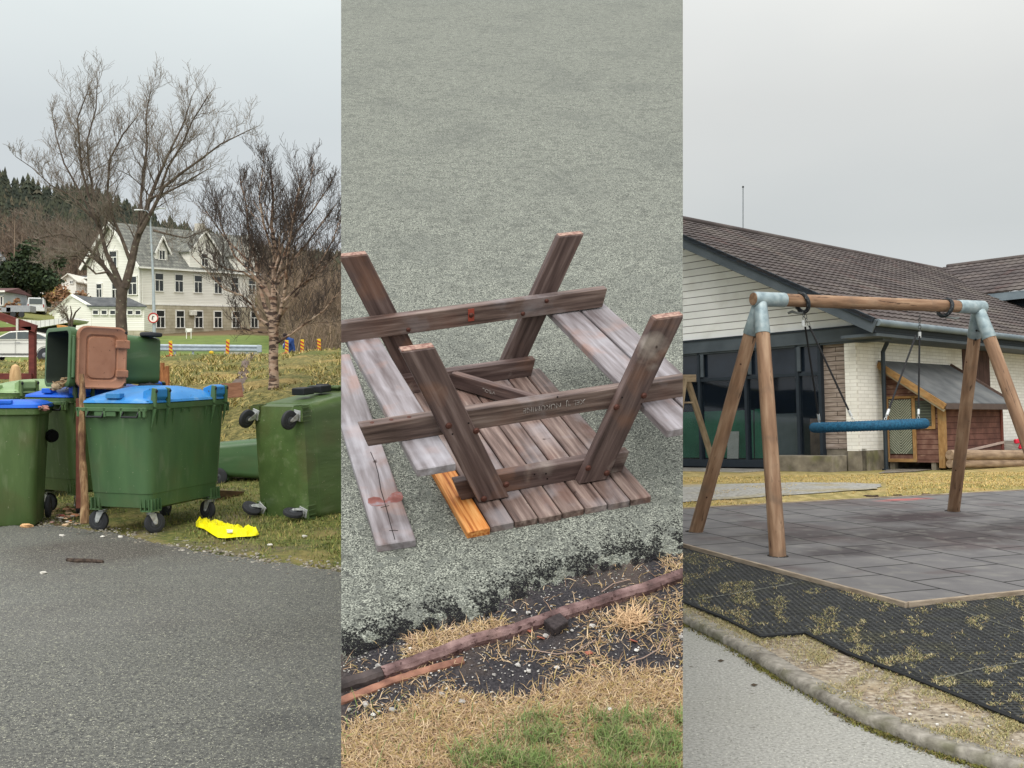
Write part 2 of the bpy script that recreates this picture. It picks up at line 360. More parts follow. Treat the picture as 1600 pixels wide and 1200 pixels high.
def leg(u, sg, vb, vt, H, w=.12, uo=0):
    # a leg is a parallelogram in the frame's plane, cut level at both ends
    c = w / 2 / math.cos(math.atan2(vt - vb, H - t_)) ; mbx = MB()
    P_ = [(sg * vb - c, 0, t_ + .004), (sg * vb + c, 0, t_ + .004), (sg * vt + c, 0, H), (sg * vt - c, 0, H)]
    x = Vector((sg * (vt - vb), 0, H - t_)).normalized(); z = Vector((0, -1, 0)); y = z.cross(x)
    Mx = basis((sg * (vb + vt) / 2, u, H / 2), x, y, z); inv = Mx.inverted()
    mbx.prism([inv @ Vector((p[0], u, p[2])) for p in P_], (0, 0, -.045 if uo else .045))
    o = mbx.build('leg', wood_l, T, bevel=.004, M=Mx)
    e = MB().box((sg * vt, u + (.0225 if uo else -.0225), H + .0015), (2 * c - .008, .038, .003)); e.build('end_grain', endg, o, M=Mx.inverted())
    return o
leg(U1, -1, .2175, .5205, .752); leg(U1, 1, .2175, .512, .745); leg(U2, -1, .226, .524, .746, uo=1); leg(U2, 1, .226, .537, .735, uo=1)
def seat(v0, v1, u0, u1_, dz=0): board('seat_plank', ((v0 + v1) / 2, u0, .353 - .019 + dz), ((v0 + v1) / 2, u1_, .353 - .019 + dz), v1 - v0, .036, (0, 0, 1), wood_s, T, bevel=.004)
seat(-.581, -.432, -.002, 1.262); seat(.434, .583, -.027, 1.262); seat(.594, .738, -.03, 1.262)
# brace on edge between the far batten and the near seat beam
br = board('brace', (-.075, 1.185, .084), (.24, .79, .084), .075, .035, Vector((.79, 1, 0)), wood_l, T, bevel=.002)
# bolts
def bolt(v, u, w, r=.011):
    MB().lathe([(0, .0), (r * 1.25, .0), (r * 1.25, .002), (r, .004), (r * .8, .008), (0, .0095)], (v, u, w), (0, -1, 0), 10).build('bolt', rust_m, T, smooth=True)
def onT(px, py, u):
    g = onplane(px, py, TM @ Vector((0, u, 0)), TM.to_3x3() @ Vector((0, 1, 0))); return TM.inverted() @ g
for px, py in ((701, 665), (744, 673), (756, 779), (791, 757), (963, 636), (1006, 618), (919, 731), (948, 739)):
    q = onT(px, py, U1 - .045); bolt(q.x, U1 - .0455, q.z)
for px, py in ((817, 490), (854, 470), (638, 515)):
    q = onT(px, py, U2 - .045); bolt(q.x, U2 - .0455, q.z, .009)
q = onT(736, 492, U2 - .045); MB().box((q.x, U2 - .0465, q.z), (.03, .003, .062)).build('hinge_plate', flat('rusty red plate', C3(150, 70, 56), .6), T)
bolt(q.x, U2 - .048, q.z, .01)
for px, py in ((871, 620), (972, 621), (835, 741), (853, 740), (855, 748), (732, 661), (707, 678), (1002, 631)):
    q = onT(px, py, U1 - (.045 if py < 735 and px not in (871,) else 0)); MB().lathe([(0, 0), (.004, 0), (.004, .0012), (0, .0014)], (q.x, (U1 - .0455) if (py < 735 and px != 871) else U1 - .0003, q.z), (0, -1, 0), 6).build('screw_hole', hole_m, T)
# knot holes in the upper edge of the near beam's left end
for v in (-.69, -.615, -.545): MB().lathe([(0, 0), (.009, 0), (.007, .001), (0, .0012)], (v, U1 + .02, .4445), (0, 0, 1), 8).build('nail', rust_m, T)
def text(name, s, size, M, m, parent, ext=.0006):
    cu = bpy.data.curves.new(name, 'FONT'); cu.body = s; cu.size = size; cu.extrude = ext; cu.align_x = 'CENTER'; cu.align_y = 'CENTER'
    to = bpy.data.objects.new(name, cu); COL.objects.link(to)
    dg = bpy.context.evaluated_depsgraph_get(); me = bpy.data.meshes.new_from_object(to.evaluated_get(dg)); bpy.data.objects.remove(to)
    me.materials.clear(); me.materials.append(m); o = bpy.data.objects.new(name, me); COL.objects.link(o)
    if parent: o.parent = parent; o.matrix_local = M
    else: o.matrix_world = M
    return o
stencil = mat('faded white stencil', [(.4, C3(110, 96, 92)), (.65, C3(170, 164, 160))], scale=90, rough=.8)
# the table is upside down, so its stencilled words read upside down
q = onT(866, 634, U1); text('lettering', 'XEL \'IJ  NUKUMINE', .032, basis((q.x, U1 - .0012, q.z), (-1, 0, .0), (0, 0, -1), (0, -1, 0)), stencil, T)
q = Vector((.06, 1.016, .084)); bx = Vector((.315, -.395, 0)).normalized(); bz = Vector((-.79, -.63, 0)).normalized(); bz = Vector((0, 0, 1)).cross(bx); bz = -bz if bz.y > 0 else bz
q = q + bz * .0186; text('lettering', 'VIBOL', .026, basis(q, -bx, (0, 0, -1), (-bx).cross(Vector((0, 0, -1)))), stencil, T)

# the loose seat plank on the ground
LP = thing('loose_plank', 'bleached grey plank with red paint and a long crack, loose beside the table', 'plank', M=TM)
pa, pb = Vector((-.665, .012, .02)), Vector((-.545, 1.72, .02))
o = board('plank', pa, pb, .15, .036, (0, 0, 1), wood_s, LP, bevel=.004)
def dec(name, m, pts, h):  # a shaped thin mark on the plank's top, in table coordinates
    MB().prism([(x, y, h) for x, y in pts], (0, 0, .0015)).build(name, m, LP)
def lp(px, py): 
    g = TM.inverted() @ onplane(px, py, SO + SN * .0385, SN); return (g.x, g.y)
dec('red_paint', red_m, [lp(*p) for p in ((575, 779), (584, 776), (593, 777), (600, 783), (606, 778), (612, 771), (620, 768), (627, 769), (630, 776), (628, 782), (620, 785), (608, 785), (600, 789), (590, 791), (580, 790), (575, 786))], .0372)
ck = MB(); cp = [lp(*p) for p in ((579, 706), (586, 722), (591, 740), (595, 765), (604, 795), (609, 815), (617, 843))]
for a, b in zip(cp, cp[1:]): ck.bar((a[0], a[1], .0385), (b[0], b[1], .0385), .0028, .001)
for p_, q_ in (((595, 793), (608, 790)), ((608, 829), (622, 829))): a, b = lp(*p_), lp(*q_); ck.bar((a[0], a[1], .0388), (b[0], b[1], .0388), .0024, .001)
ck.build('crack', hole_m, LP)
# timbers along the turf's edge
def edging(name, label, pxpts, w, h, m, r=None, z0=0.0, grp=None):
    rings = []; P_ = [onplane(x, y, SO + SN * (z0 + h * .7), SN) for x, y in pxpts]; pts = []
    for a, b in zip(P_, P_[1:]):
        for k in range(6): pts.append(a.lerp(b, k / 6))
    pts.append(P_[-1])
    for i, p in enumerate(pts):
        d = (pts[min(i + 1, len(pts) - 1)] - pts[max(i - 1, 0)]).normalized(); s_ = SN.cross(d).normalized(); p = p - SN * (h * .7)
        p = p + s_ * .004 * fbm(i * .6, 3.3); w2 = w / 2 * (1 + .12 * fbm(i * .8, .2)); hh = h * (1 + .1 * fbm(i * .5, 8))
        rings.append([p - s_ * w2 - SN * .02, p - s_ * w2 + SN * hh * .6, p - s_ * w2 * .55 + SN * hh * .95, p + s_ * w2 * .55 + SN * hh, p + s_ * w2 + SN * hh * .65, p + s_ * w2 - SN * .02])
    o = MB().loft(rings).build(name, m, smooth=True); return tag(o, label, 'edging timber', grp)
edge_m = mat('wet purple timber', [(.3, C3(62, 44, 42)), (.5, C3(100, 76, 74)), (.75, C3(148, 122, 118))], scale=6, detail=8, rough=.6, bump=.6, bscale=40, bdist=.006, stretch=(3, 3, 3), dirt=(4, C3(182, 150, 140), .55, .75, .5), specks=[(60, C3(60, 38, 36), .6, .68)])
edge_d = mat('dark grey timber', [(.3, C3(48, 42, 42)), (.7, C3(88, 78, 76))], scale=14, rough=.8, bump=.6, bscale=50)
edging('edging_timber', 'long purple brown round timber bordering the turf diagonally', [(597, 1048), (680, 1020), (740, 997), (800, 982), (880, 955), (960, 930), (1010, 915), (1085, 888)], .046, .032, edge_m)
edging('edging_timber', 'short dark grey timber end continuing the border at the left edge', [(515, 1072), (560, 1060), (596, 1048)], .043, .03, edge_d)
edging('edging_timber', 'thin broken orange brown timber strip lying below the border timber', [(515, 1099), (560, 1083), (610, 1063), (660, 1047), (724, 1030)], .028, .014, mat('orange brown strip', [(.3, C3(96, 64, 54)), (.7, C3(156, 112, 92))], scale=20, rough=.8, bump=.4))
g = onplane(868, 982, SO, SN)
tag(MB().prism([(-.04, -.026, 0), (.03, -.034, 0), (.044, .018, 0), (-.026, .034, 0)], (0, 0, .035)).build('rubber_block', mat('black rubber block', [(.3, C3(38, 32, 34)), (.7, C3(66, 58, 58))], scale=60, rough=.85, bump=.4), bevel=.005, seg=2, M=basis(g, SV, SU, SN) @ Matrix.Rotation(.5, 4, 'Z')), 'small dark brown block lying against the border timber', 'block')
# stones, straw, grass
stone_m = mat('pale stones', None, island=[(0, C3(200, 196, 190)), (.5, C3(150, 146, 142)), (.8, C3(226, 222, 214)), (1, C3(96, 94, 98))], scale=30, rough=.8)
rs = random.Random(11); mb = MB()
big = [(571, 1100, .012), (613, 1109, .011), (583, 1117, .009), (592, 1112, .006), (546, 1109, .007), (690, 1084, .010), (862, 976, .010), (852, 993, .010), (925, 978, .011), (809, 1039, .010), (826, 1048, .009), (591, 1040, .010), (825, 957, .009), (803, 954, .008), (1016, 973, .008), (772, 1054, .007), (870, 1043, .01), (995, 1016, .008), (1064, 995, .009), (953, 1108, .012), (1000, 1195, .014), (723, 1096, .012), (894, 985, .007), (640, 1013, .007)]
for i, (x, y, r) in enumerate(big): mb.blob(onplane(x, y, SO + SN * .006, SN), r, 7, .3, (1, 1, .7), i)
for i in range(900):
    px = rs.uniform(533, 1067); e = interp(px, E_PTS); s0 = interp(px, G_PTS); py = rs.uniform(e + 2, s0 + 15)
    mb.blob(onplane(px, py, SO + SN * .003, SN), rs.choice((.0025, .003, .0045, .0025, .002)), 5, .35, (1, 1, .7), 100 + i)
stuff(mb.build('pebbles', stone_m), 'pale pebbles scattered in the black rubber crumb', 'pebbles')
for i, (x, y) in enumerate(((828, 985), (990, 1001), (920, 1020), (930, 1040), (1054, 1165), (868, 1118), (585, 1170), (770, 1180), (845, 996))):
    tag(MB().box(onplane(x, y, SO + SN * .006, SN), (.03 * rs.uniform(.5, 1), .015, .004), Matrix.Rotation(rs.uniform(0, 3), 3, 'Z') @ Matrix.Rotation(.4, 3, 'X')).build('bark_chip', flat('reddish bark chip', C3(160, 96, 78), .8)), 'reddish bark chip ' + ('right beside the dark block', 'right of the pale straw tuft', 'below the thin grey twig', 'in the dead grass below the twig', 'red one near the bottom right corner', 'in the dead grass at the middle', 'in the dead grass at the lower left', 'at the edge of the green grass', 'just under the border timber')[i], 'bark chip', 'reddish chips on the verge')
straw_m = mat('dry straw blades', None, island=[(0, C3(186, 156, 118)), (.25, C3(146, 118, 82)), (.45, C3(214, 190, 156)), (.65, C3(118, 88, 68)), (.85, C3(176, 156, 96)), (1, C3(160, 128, 112))], rough=.8)
green_m = mat('fresh green blades', None, island=[(0, C3(88, 112, 54)), (.3, C3(112, 138, 74)), (.55, C3(140, 156, 96)), (.75, C3(78, 92, 56)), (1, C3(176, 164, 124))], rough=.6)
def slope_pts(n, fn, rs=rs):
    out = []
    while len(out) < n:
        px = rs.uniform(530, 1070); py = rs.uniform(860, 1215); d = fn(px, py)
        if rs.random() < d: out.append(onplane(px, py, SO, SN))
    return [p for p in out if abs(p.x) < KX * p.y]
def dstraw(px, py):
    g_ = interp(px, G_PTS); e = interp(px, E_PTS); tl = interp(px, [(533, 1075), (597, 1052), (800, 990), (1067, 898)])
    k = max(0, fbm(px * .012, py * .012, 3) + .35)
    if py > g_ - 6: return .95 if py > g_ + 12 else .5
    if py > tl + 4: return .14 * k if px < 830 else .36 * k
    if e + 6 < py < tl - 4:
        return .9 if 635 < px < 790 and py > e + 12 and py > 968 + (790 - px) * .12 else (.5 if px > 1035 else .03)
    return 0
blades('dead_straw', slope_pts(21000, dstraw), straw_m, (.015, .055), .0013, 1.1, SN, 'matted dead straw grass below the border timbers', 'dead grass', 3, flat_=.8, curl=.8)
def dgreen(px, py): 
    k = fbm(px * .014, py * .03, 9); lim = 1118 + max(0, (830 - px)) * .45
    return (.8 if k > .0 else .12) if py > lim + 14 * k and px > 700 else (.015 if py > 1100 else 0)
blades('green_grass', slope_pts(4200, dgreen), green_m, (.025, .075), .0014, .45, SN, 'fresh green grass growing at the bottom of the slope', 'grass', 4)
cl = []
for i in range(240):
    g = onplane(rs.gauss(985, 12), rs.gauss(972, 7), SO, SN); cl.append(g)
blades('straw_clump', cl, mat('pale straw clump', None, island=[(0, C3(206, 176, 138)), (1, C3(176, 142, 108))], rough=.8), (.03, .07), .0022, .9, SN, None, None, 6, flat_=.5)
tag(bpy.data.objects['straw_clump'], 'pale dry straw tuft standing out right of the dark block', 'straw tuft')
tw = MB()
for pts in (((807, 1013), (835, 1016), (870, 1022), (900, 1018), (930, 1000)), ((980, 1035), (1005, 1028), (1028, 1015), (1035, 998)), ((940, 925), (958, 912), (985, 905)), ((1006, 970), (1016, 962), (1034, 960))):
    tw.tube([onplane(x, y, SO + SN * .012, SN) for x, y in pts], .002, 5)
stuff(tw.build('twigs', flat('grey twigs', C3(150, 128, 116), .8)), 'thin curved grey twigs on the verge', 'twigs')

fib = []; crb = MB(); rs = random.Random(23)
while len(fib) < 2200:
    px = rs.uniform(530, 1070); e = interp(px, E_PTS); py = e + rs.gauss(-6, 9)
    fib.append(onplane(px, py, SO + SN * (.004 if py < e else .001), SN))
blades('turf_fibres', [p for p in fib if abs(p.x) < KX * p.y], mat('turf fibres', None, island=[(0, C3(96, 100, 90)), (.4, C3(124, 127, 115)), (.7, C3(66, 70, 62)), (1, C3(150, 150, 134))], rough=.9), (.004, .011), .0016, 1.2, SN, 'loose fibres along the ragged edge of the artificial turf', 'turf fibres', 24, flat_=.6)
for i in range(12000):
    px = rs.uniform(533, 1067); e = interp(px, E_PTS); py = e - abs(rs.gauss(0, 26)) + 4
    if fbm(px * .03, py * .03, 12) < -.05: continue
    crb.blob(onplane(px, py, SO + SN * .007, SN), rs.uniform(.0015, .004), 4, .3, (1, 1, .5), i)
stuff(crb.build('rubber_crumb', flat('rubber crumb', C3(34, 33, 36), .95)), 'black rubber crumbs spilled over the turf edge', 'crumb')
# ================================================================== cut the middle scene at the edges of its picture
def cut_middle():
    bpy.context.view_layer.update()
    for o in list(SC.objects):
        if o.type != 'MESH' or o.get('kind') == 'structure': continue
        Mw = o.matrix_world.copy()
        for sg in (-1, 1):
            n = Vector((sg, -KX, 0)).normalized(); pts = [Mw @ v.co for v in o.data.vertices]
            if not any(p.dot(n) > 0 for p in pts): continue
            if all(p.dot(n) > 0 for p in pts): bpy.data.objects.remove(o); break
            b = bmesh.new(); b.from_mesh(o.data); inv = Mw.inverted(); co = inv @ Vector((0, 0, 0)); no = (Mw.to_3x3().transposed() @ n).normalized()
            g = bmesh.ops.bisect_plane(b, geom=b.verts[:] + b.edges[:] + b.faces[:], plane_co=co, plane_no=no, clear_outer=True)
            ed = [e for e in g['geom_cut'] if isinstance(e, bmesh.types.BMEdge)]
            if ed and len(o.data.polygons) < 3000: bmesh.ops.edgenet_fill(b, edges=ed)
            b.to_mesh(o.data); b.free()
cut_middle()
# ================================================================== LEFT: bins by the asphalt, road, school and hill
def plane_z(Y): return CZ - 1.75 + .0294 * Y
KY = [3, 16, 22, 27, 34, 36, 49, 54, 80, 110, 160, 220, 350, 520]
def prow(Y): return 540 + 1700 * 1.75 / Y
ROWS = {  # picture row of the ground at these distances for columns 0, 240, 400, 533
    22: (628, 628, 612, 604), 27: (592, 590, 582, 570), 34: (567, 558, 555, 547), 80: (541, 536, 534, 533), 110: (502, 525, 524, 530),
    160: (462, 500, 500, 512), 220: (428, 452, 458, 485), 350: (328, 392, 420, 440), 520: (312, 380, 412, 440)}
PX4 = (0, 240, 400, 533)
def zleft(px, Y):
    """height of the left terrain (world z) seen in column px at distance Y"""
    def zk(k):
        if k <= 16: return plane_z(k)
        if k in (36, 49): return CZ + .52 + (.14 if px > 240 else .0)
        if k == 54: return CZ + .95
        return CZ + (HY - interp(px, list(zip(PX4, ROWS[k])))) / F * k
    if Y <= 16: return plane_z(Y)
    for a, b in zip(KY, KY[1:]):
        if Y <= b: t = (Y - a) / (b - a); return zk(a) + (zk(b) - zk(a)) * t
    return zk(520) - (Y - 520) * .02
def pz(x, y): return zleft(CX + F * x / y, y)
def atL(px, Y, dz=0): p = at(px, 0, Y); p.z = zleft(px, Y) + dz; return p
def lsheet(name, m, ys, px0, px1, nx, dz=0, rough=0, rs_=.5):
    mb = MB(); rows = []
    for Y in ys:
        row = []
        for i in range(nx + 1):
            px = px0 + (px1 - px0) * i / nx; p = atL(px, Y, dz)
            if rough: p.z += rough * fbm(p.x, p.y, 2, rs_)
            row.append(len(mb.v)); mb.v.append(tuple(p))
        rows.append(row)
    for a, b in zip(rows, rows[1:]):
        for i in range(nx): mb.f.append((a[i], a[i + 1], b[i + 1], b[i]))
    return struct(mb.build(name, m, smooth=2))
def lins(a, b, n): return [a + (b - a) * i / n for i in range(n + 1)]
gbase = flat('far ground', C3(96, 104, 76), .95)
struct(MB().add([(-1500, -300, -2.2), (1500, -300, -2.2), (1500, 2500, -2.2), (-1500, 2500, -2.2)], [(0, 1, 2, 3)]).build('ground', gbase))
grass_l = mat('mossy winter grass', [(.3, C3(70, 68, 36)), (.45, C3(104, 100, 56)), (.6, C3(140, 128, 76)), (.75, C3(172, 152, 98))], scale=9, detail=8, rough=.95, bump=.9, bscale=30, bdist=.05,
              dirt=(.45, C3(92, 100, 50), .42, .62, .75), dirt2=(.8, C3(176, 146, 92), .52, .72, .7), specks=[(26, C3(56, 50, 30), .60, .7)])
grass_n = mat('short worn grass', [(.3, C3(62, 68, 34)), (.5, C3(94, 100, 50)), (.7, C3(130, 122, 70))], scale=14, detail=8, rough=.95, bump=.7, bscale=60, bdist=.02,
              dirt=(1.2, C3(108, 96, 78), .5, .66, .8), dirt2=(2.2, C3(146, 128, 82), .5, .7, .6), specks=[(60, C3(168, 158, 140), .7, .75)])
asph = mat('wet worn asphalt', [(.3, C3(62, 62, 60)), (.5, C3(86, 86, 81)), (.7, C3(106, 106, 99))], scale=45, detail=6, rough=.62, bump=.7, bscale=120, bdist=.006, spec=.35,
           dirt=(.9, C3(66, 60, 58), .5, .68, .4), dirt2=(.35, C3(112, 112, 108), .45, .7, .4), specks=[(48, C3(136, 136, 120), .62, .69), (85, C3(168, 167, 148), .63, .68), (130, C3(200, 198, 182), .65, .69), (60, C3(40, 40, 42), .64, .70)],
           spots=[((-1.0, 5.0, 0), (.30, .18, 1), C3(44, 44, 46), .5), ((-3.4, 9.2, 0), (1.1, .9, 1), C3(62, 52, 48), .7)])
lsheet('grass_verge', grass_n, lins(3, 16, 60), -250, 700, 60, -.012, .03, 1.4)
lsheet('grass_bank', grass_l, lins(16, 34, 60) + [35.5], -250, 760, 90, 0, .22, .45)
road_m = mat('road asphalt', [(.3, C3(84, 84, 86)), (.7, C3(112, 112, 112))], scale=8, rough=.8)
lsheet('road', road_m, lins(35.5, 50, 8), -300, 820, 30)
lawn_m = mat('green lawn', [(.3, C3(74, 92, 40)), (.55, C3(100, 118, 54)), (.75, C3(132, 136, 74))], scale=1.3, detail=8, rough=.95, bump=.6, bscale=8, bdist=.05, dirt=(.12, C3(128, 128, 68), .5, .7, .6))
lsheet('lawn', lawn_m, lins(50, 110, 30), -300, 820, 50)
hill_m = mat('brown hillside', [(.3, C3(70, 60, 42)), (.5, C3(104, 84, 62)), (.75, C3(134, 112, 74))], scale=.09, detail=9, rough=1, bump=.6, bscale=.6, bdist=.5, dirt=(.03, C3(116, 120, 62), .5, .62, .8))
lsheet('hillside', hill_m, lins(110, 220, 30) + lins(220, 520, 30)[1:] + [900, 1600], -300, 900, 70)
# the asphalt of the foreground
AP = [(-260, 830), (-100, 826), (0, 824), (62, 822), (100, 824), (140, 829), (180, 835), (230, 846), (300, 861), (360, 870), (400, 876), (460, 884), (534, 895), (620, 908), (760, 930)]
mb = MB(); r0 = []; r1 = []
for i in range(241):
    px = -260 + 1020 * i / 240; py = interp(px, AP) + 3.5 * fbm(px * .03, 2) + 1.5 * fbm(px * .15, 5)
    Y = 1700 * 1.75 / (py - 540); x = (px - CX) / F * Y
    r0.append(len(mb.v)); mb.v.append((x, Y, plane_z(Y) - .03))
    mb.v.append((x, Y - .03, plane_z(Y) + .012)); mb.v.append((-13 + 13.0 * i / 240, -3, plane_z(-3) + .012))
for i in range(240):
    a = r0[i]; b = r0[i + 1]; mb.f += [(a, a + 1, b + 1, b), (a + 1, a + 2, b + 2, b + 1)]
struct(mb.build('asphalt', asph))
def gl(px, py, dz=0): 
    Y = 1700 * 1.75 / (py - 540); return Vector(((px - CX) / F * Y, Y, plane_z(Y) + dz))
bark = mat('dark bark stick', [(.3, C3(38, 30, 26)), (.7, C3(92, 78, 68))], scale=30, rough=.9, bump=.6)
tag(MB().tube([gl(105, 879, .022), gl(120, 881, .026), (gl(140, 881, .024)), gl(161, 882, .022)], [.016, .019, .018, .014], 8).build('stick', bark), 'short dark broken stick lying on the wet asphalt', 'stick')

# ------------------------------------------------------------------ containers
green = mat('green bin plastic', [(.3, C3(64, 93, 60)), (.7, C3(78, 108, 70))], scale=2.2, detail=5, rough=.42, spec=.4, bump=.04, bscale=120, bdist=.002, stretch=(3, 3, .7), dirt=(3, C3(86, 92, 62), .5, .75, .45), dirt2=(3.5, C3(112, 126, 100), .60, .74, .4, 1), specks=[(38, C3(120, 128, 104), .72, .76)])
green_d = mat('darker dirty bin plastic', [(.3, C3(70, 91, 50)), (.7, C3(86, 108, 62))], scale=2.2, detail=5, rough=.42, spec=.4, stretch=(3, 3, .7), dirt=(2.5, C3(92, 86, 56), .5, .72, .5), dirt2=(4, C3(122, 132, 100), .58, .74, .45, 1), specks=[(34, C3(128, 132, 104), .70, .75)])
green_l = mat('pale green lid plastic', [(.3, C3(122, 148, 102)), (.7, C3(146, 170, 122))], scale=3, rough=.4)
blue = mat('blue lid plastic', [(.3, C3(38, 118, 184)), (.7, C3(58, 140, 206))], scale=3, rough=.38, dirt=(6, C3(140, 172, 196), .56, .74, .5), dirt2=(2, C3(70, 104, 130), .5, .7, .4), specks=[(30, C3(60, 80, 96), .68, .74)])
blue_d = mat('deep blue lid plastic', [(.3, C3(22, 82, 188)), (.7, C3(36, 104, 212))], scale=3, rough=.4)
brown = mat('brown lid plastic', [(.3, C3(150, 104, 80)), (.7, C3(174, 126, 100))], scale=4, rough=.5, specks=[(30, C3(110, 76, 58), .68, .74)], dirt=(7, C3(140, 92, 70), .55, .75, .5))
tyre = flat('rubber tyre', C3(52, 53, 56), .75); hubm = flat('grey hub', C3(72, 74, 78), .6); zinc = mat('zinc bracket', [(.3, C3(165, 168, 168)), (.7, C3(205, 207, 205))], scale=20, rough=.4, metal=.3, dirt=(16, C3(120, 92, 70), .56, .75, .5))
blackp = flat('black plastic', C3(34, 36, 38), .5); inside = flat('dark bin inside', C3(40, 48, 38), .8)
def rr_ring(w, d, r, z, n=5, dx=0, dy=0, bow=0):
    out = []
    for cx, cy, a0 in ((w / 2 - r, d / 2 - r, 0), (-w / 2 + r, d / 2 - r, 90), (-w / 2 + r, -d / 2 + r, 180), (w / 2 - r, -d / 2 + r, 270)):
        for k in range(n + 1):
            a = R(a0 + 90 * k / n); out.append(Vector((cx + r * math.cos(a) + dx, cy + r * math.sin(a) + dy, z)))
    return out
def caster(parent, p, up, yaw, R_=.1, fr=None):
    """swivel caster: fork plates and wheel; up points from the wheel to the container"""
    up = Vector(up).normalized(); f = Vector(fr) if fr else Vector((math.cos(yaw), math.sin(yaw), 0)); f = (f - up * f.dot(up)).normalized(); s_ = up.cross(f); p = Vector(p)
    M_ = basis(p, f, s_, up)
    e = bpy.data.objects.new('caster', None); COL.objects.link(e); e.parent = parent; e.matrix_local = M_; e.empty_display_size = .05
    b = MB(); b.box((0, 0, -.008), (.11, .09, .012)); b.lathe([(.03, -.014), (.034, -.03), (.02, -.034)], (0, 0, 0), (0, 0, 1), 12)
    for sg in (-1, 1): b.prism([(-.035, sg * .034, -.03), (.035, sg * .034, -.03), (-.02, sg * .034, -.135), (-.045, sg * .034, -.135), (-.052, sg * .034, -.1)], (0, sg * .004, 0))
    b.box((0, 0, -.034), (.075, .072, .008)); b.lathe([(.012, -.045), (.012, .045)], (-.033, 0, -.12), (0, 1, 0), 8)
    b.build('bracket', zinc, e, bevel=.002)
    w = MB().lathe([(.045, -.022), (.085, -.022), (.097, -.015), (.1, 0), (.097, .015), (.085, .022), (.045, .022)], (-.033, 0, -.12), (0, 1, 0), 28).build('tyre', tyre, e, smooth=True)
    MB().lathe([(.02, -.028), (.026, -.026), (.05, -.018), (.06, -.023), (.06, .023), (.05, .018), (.026, .026), (.02, .028)], (-.033, 0, -.12), (0, 1, 0), 20).build('hub', hubm, e, smooth=True)
    return e
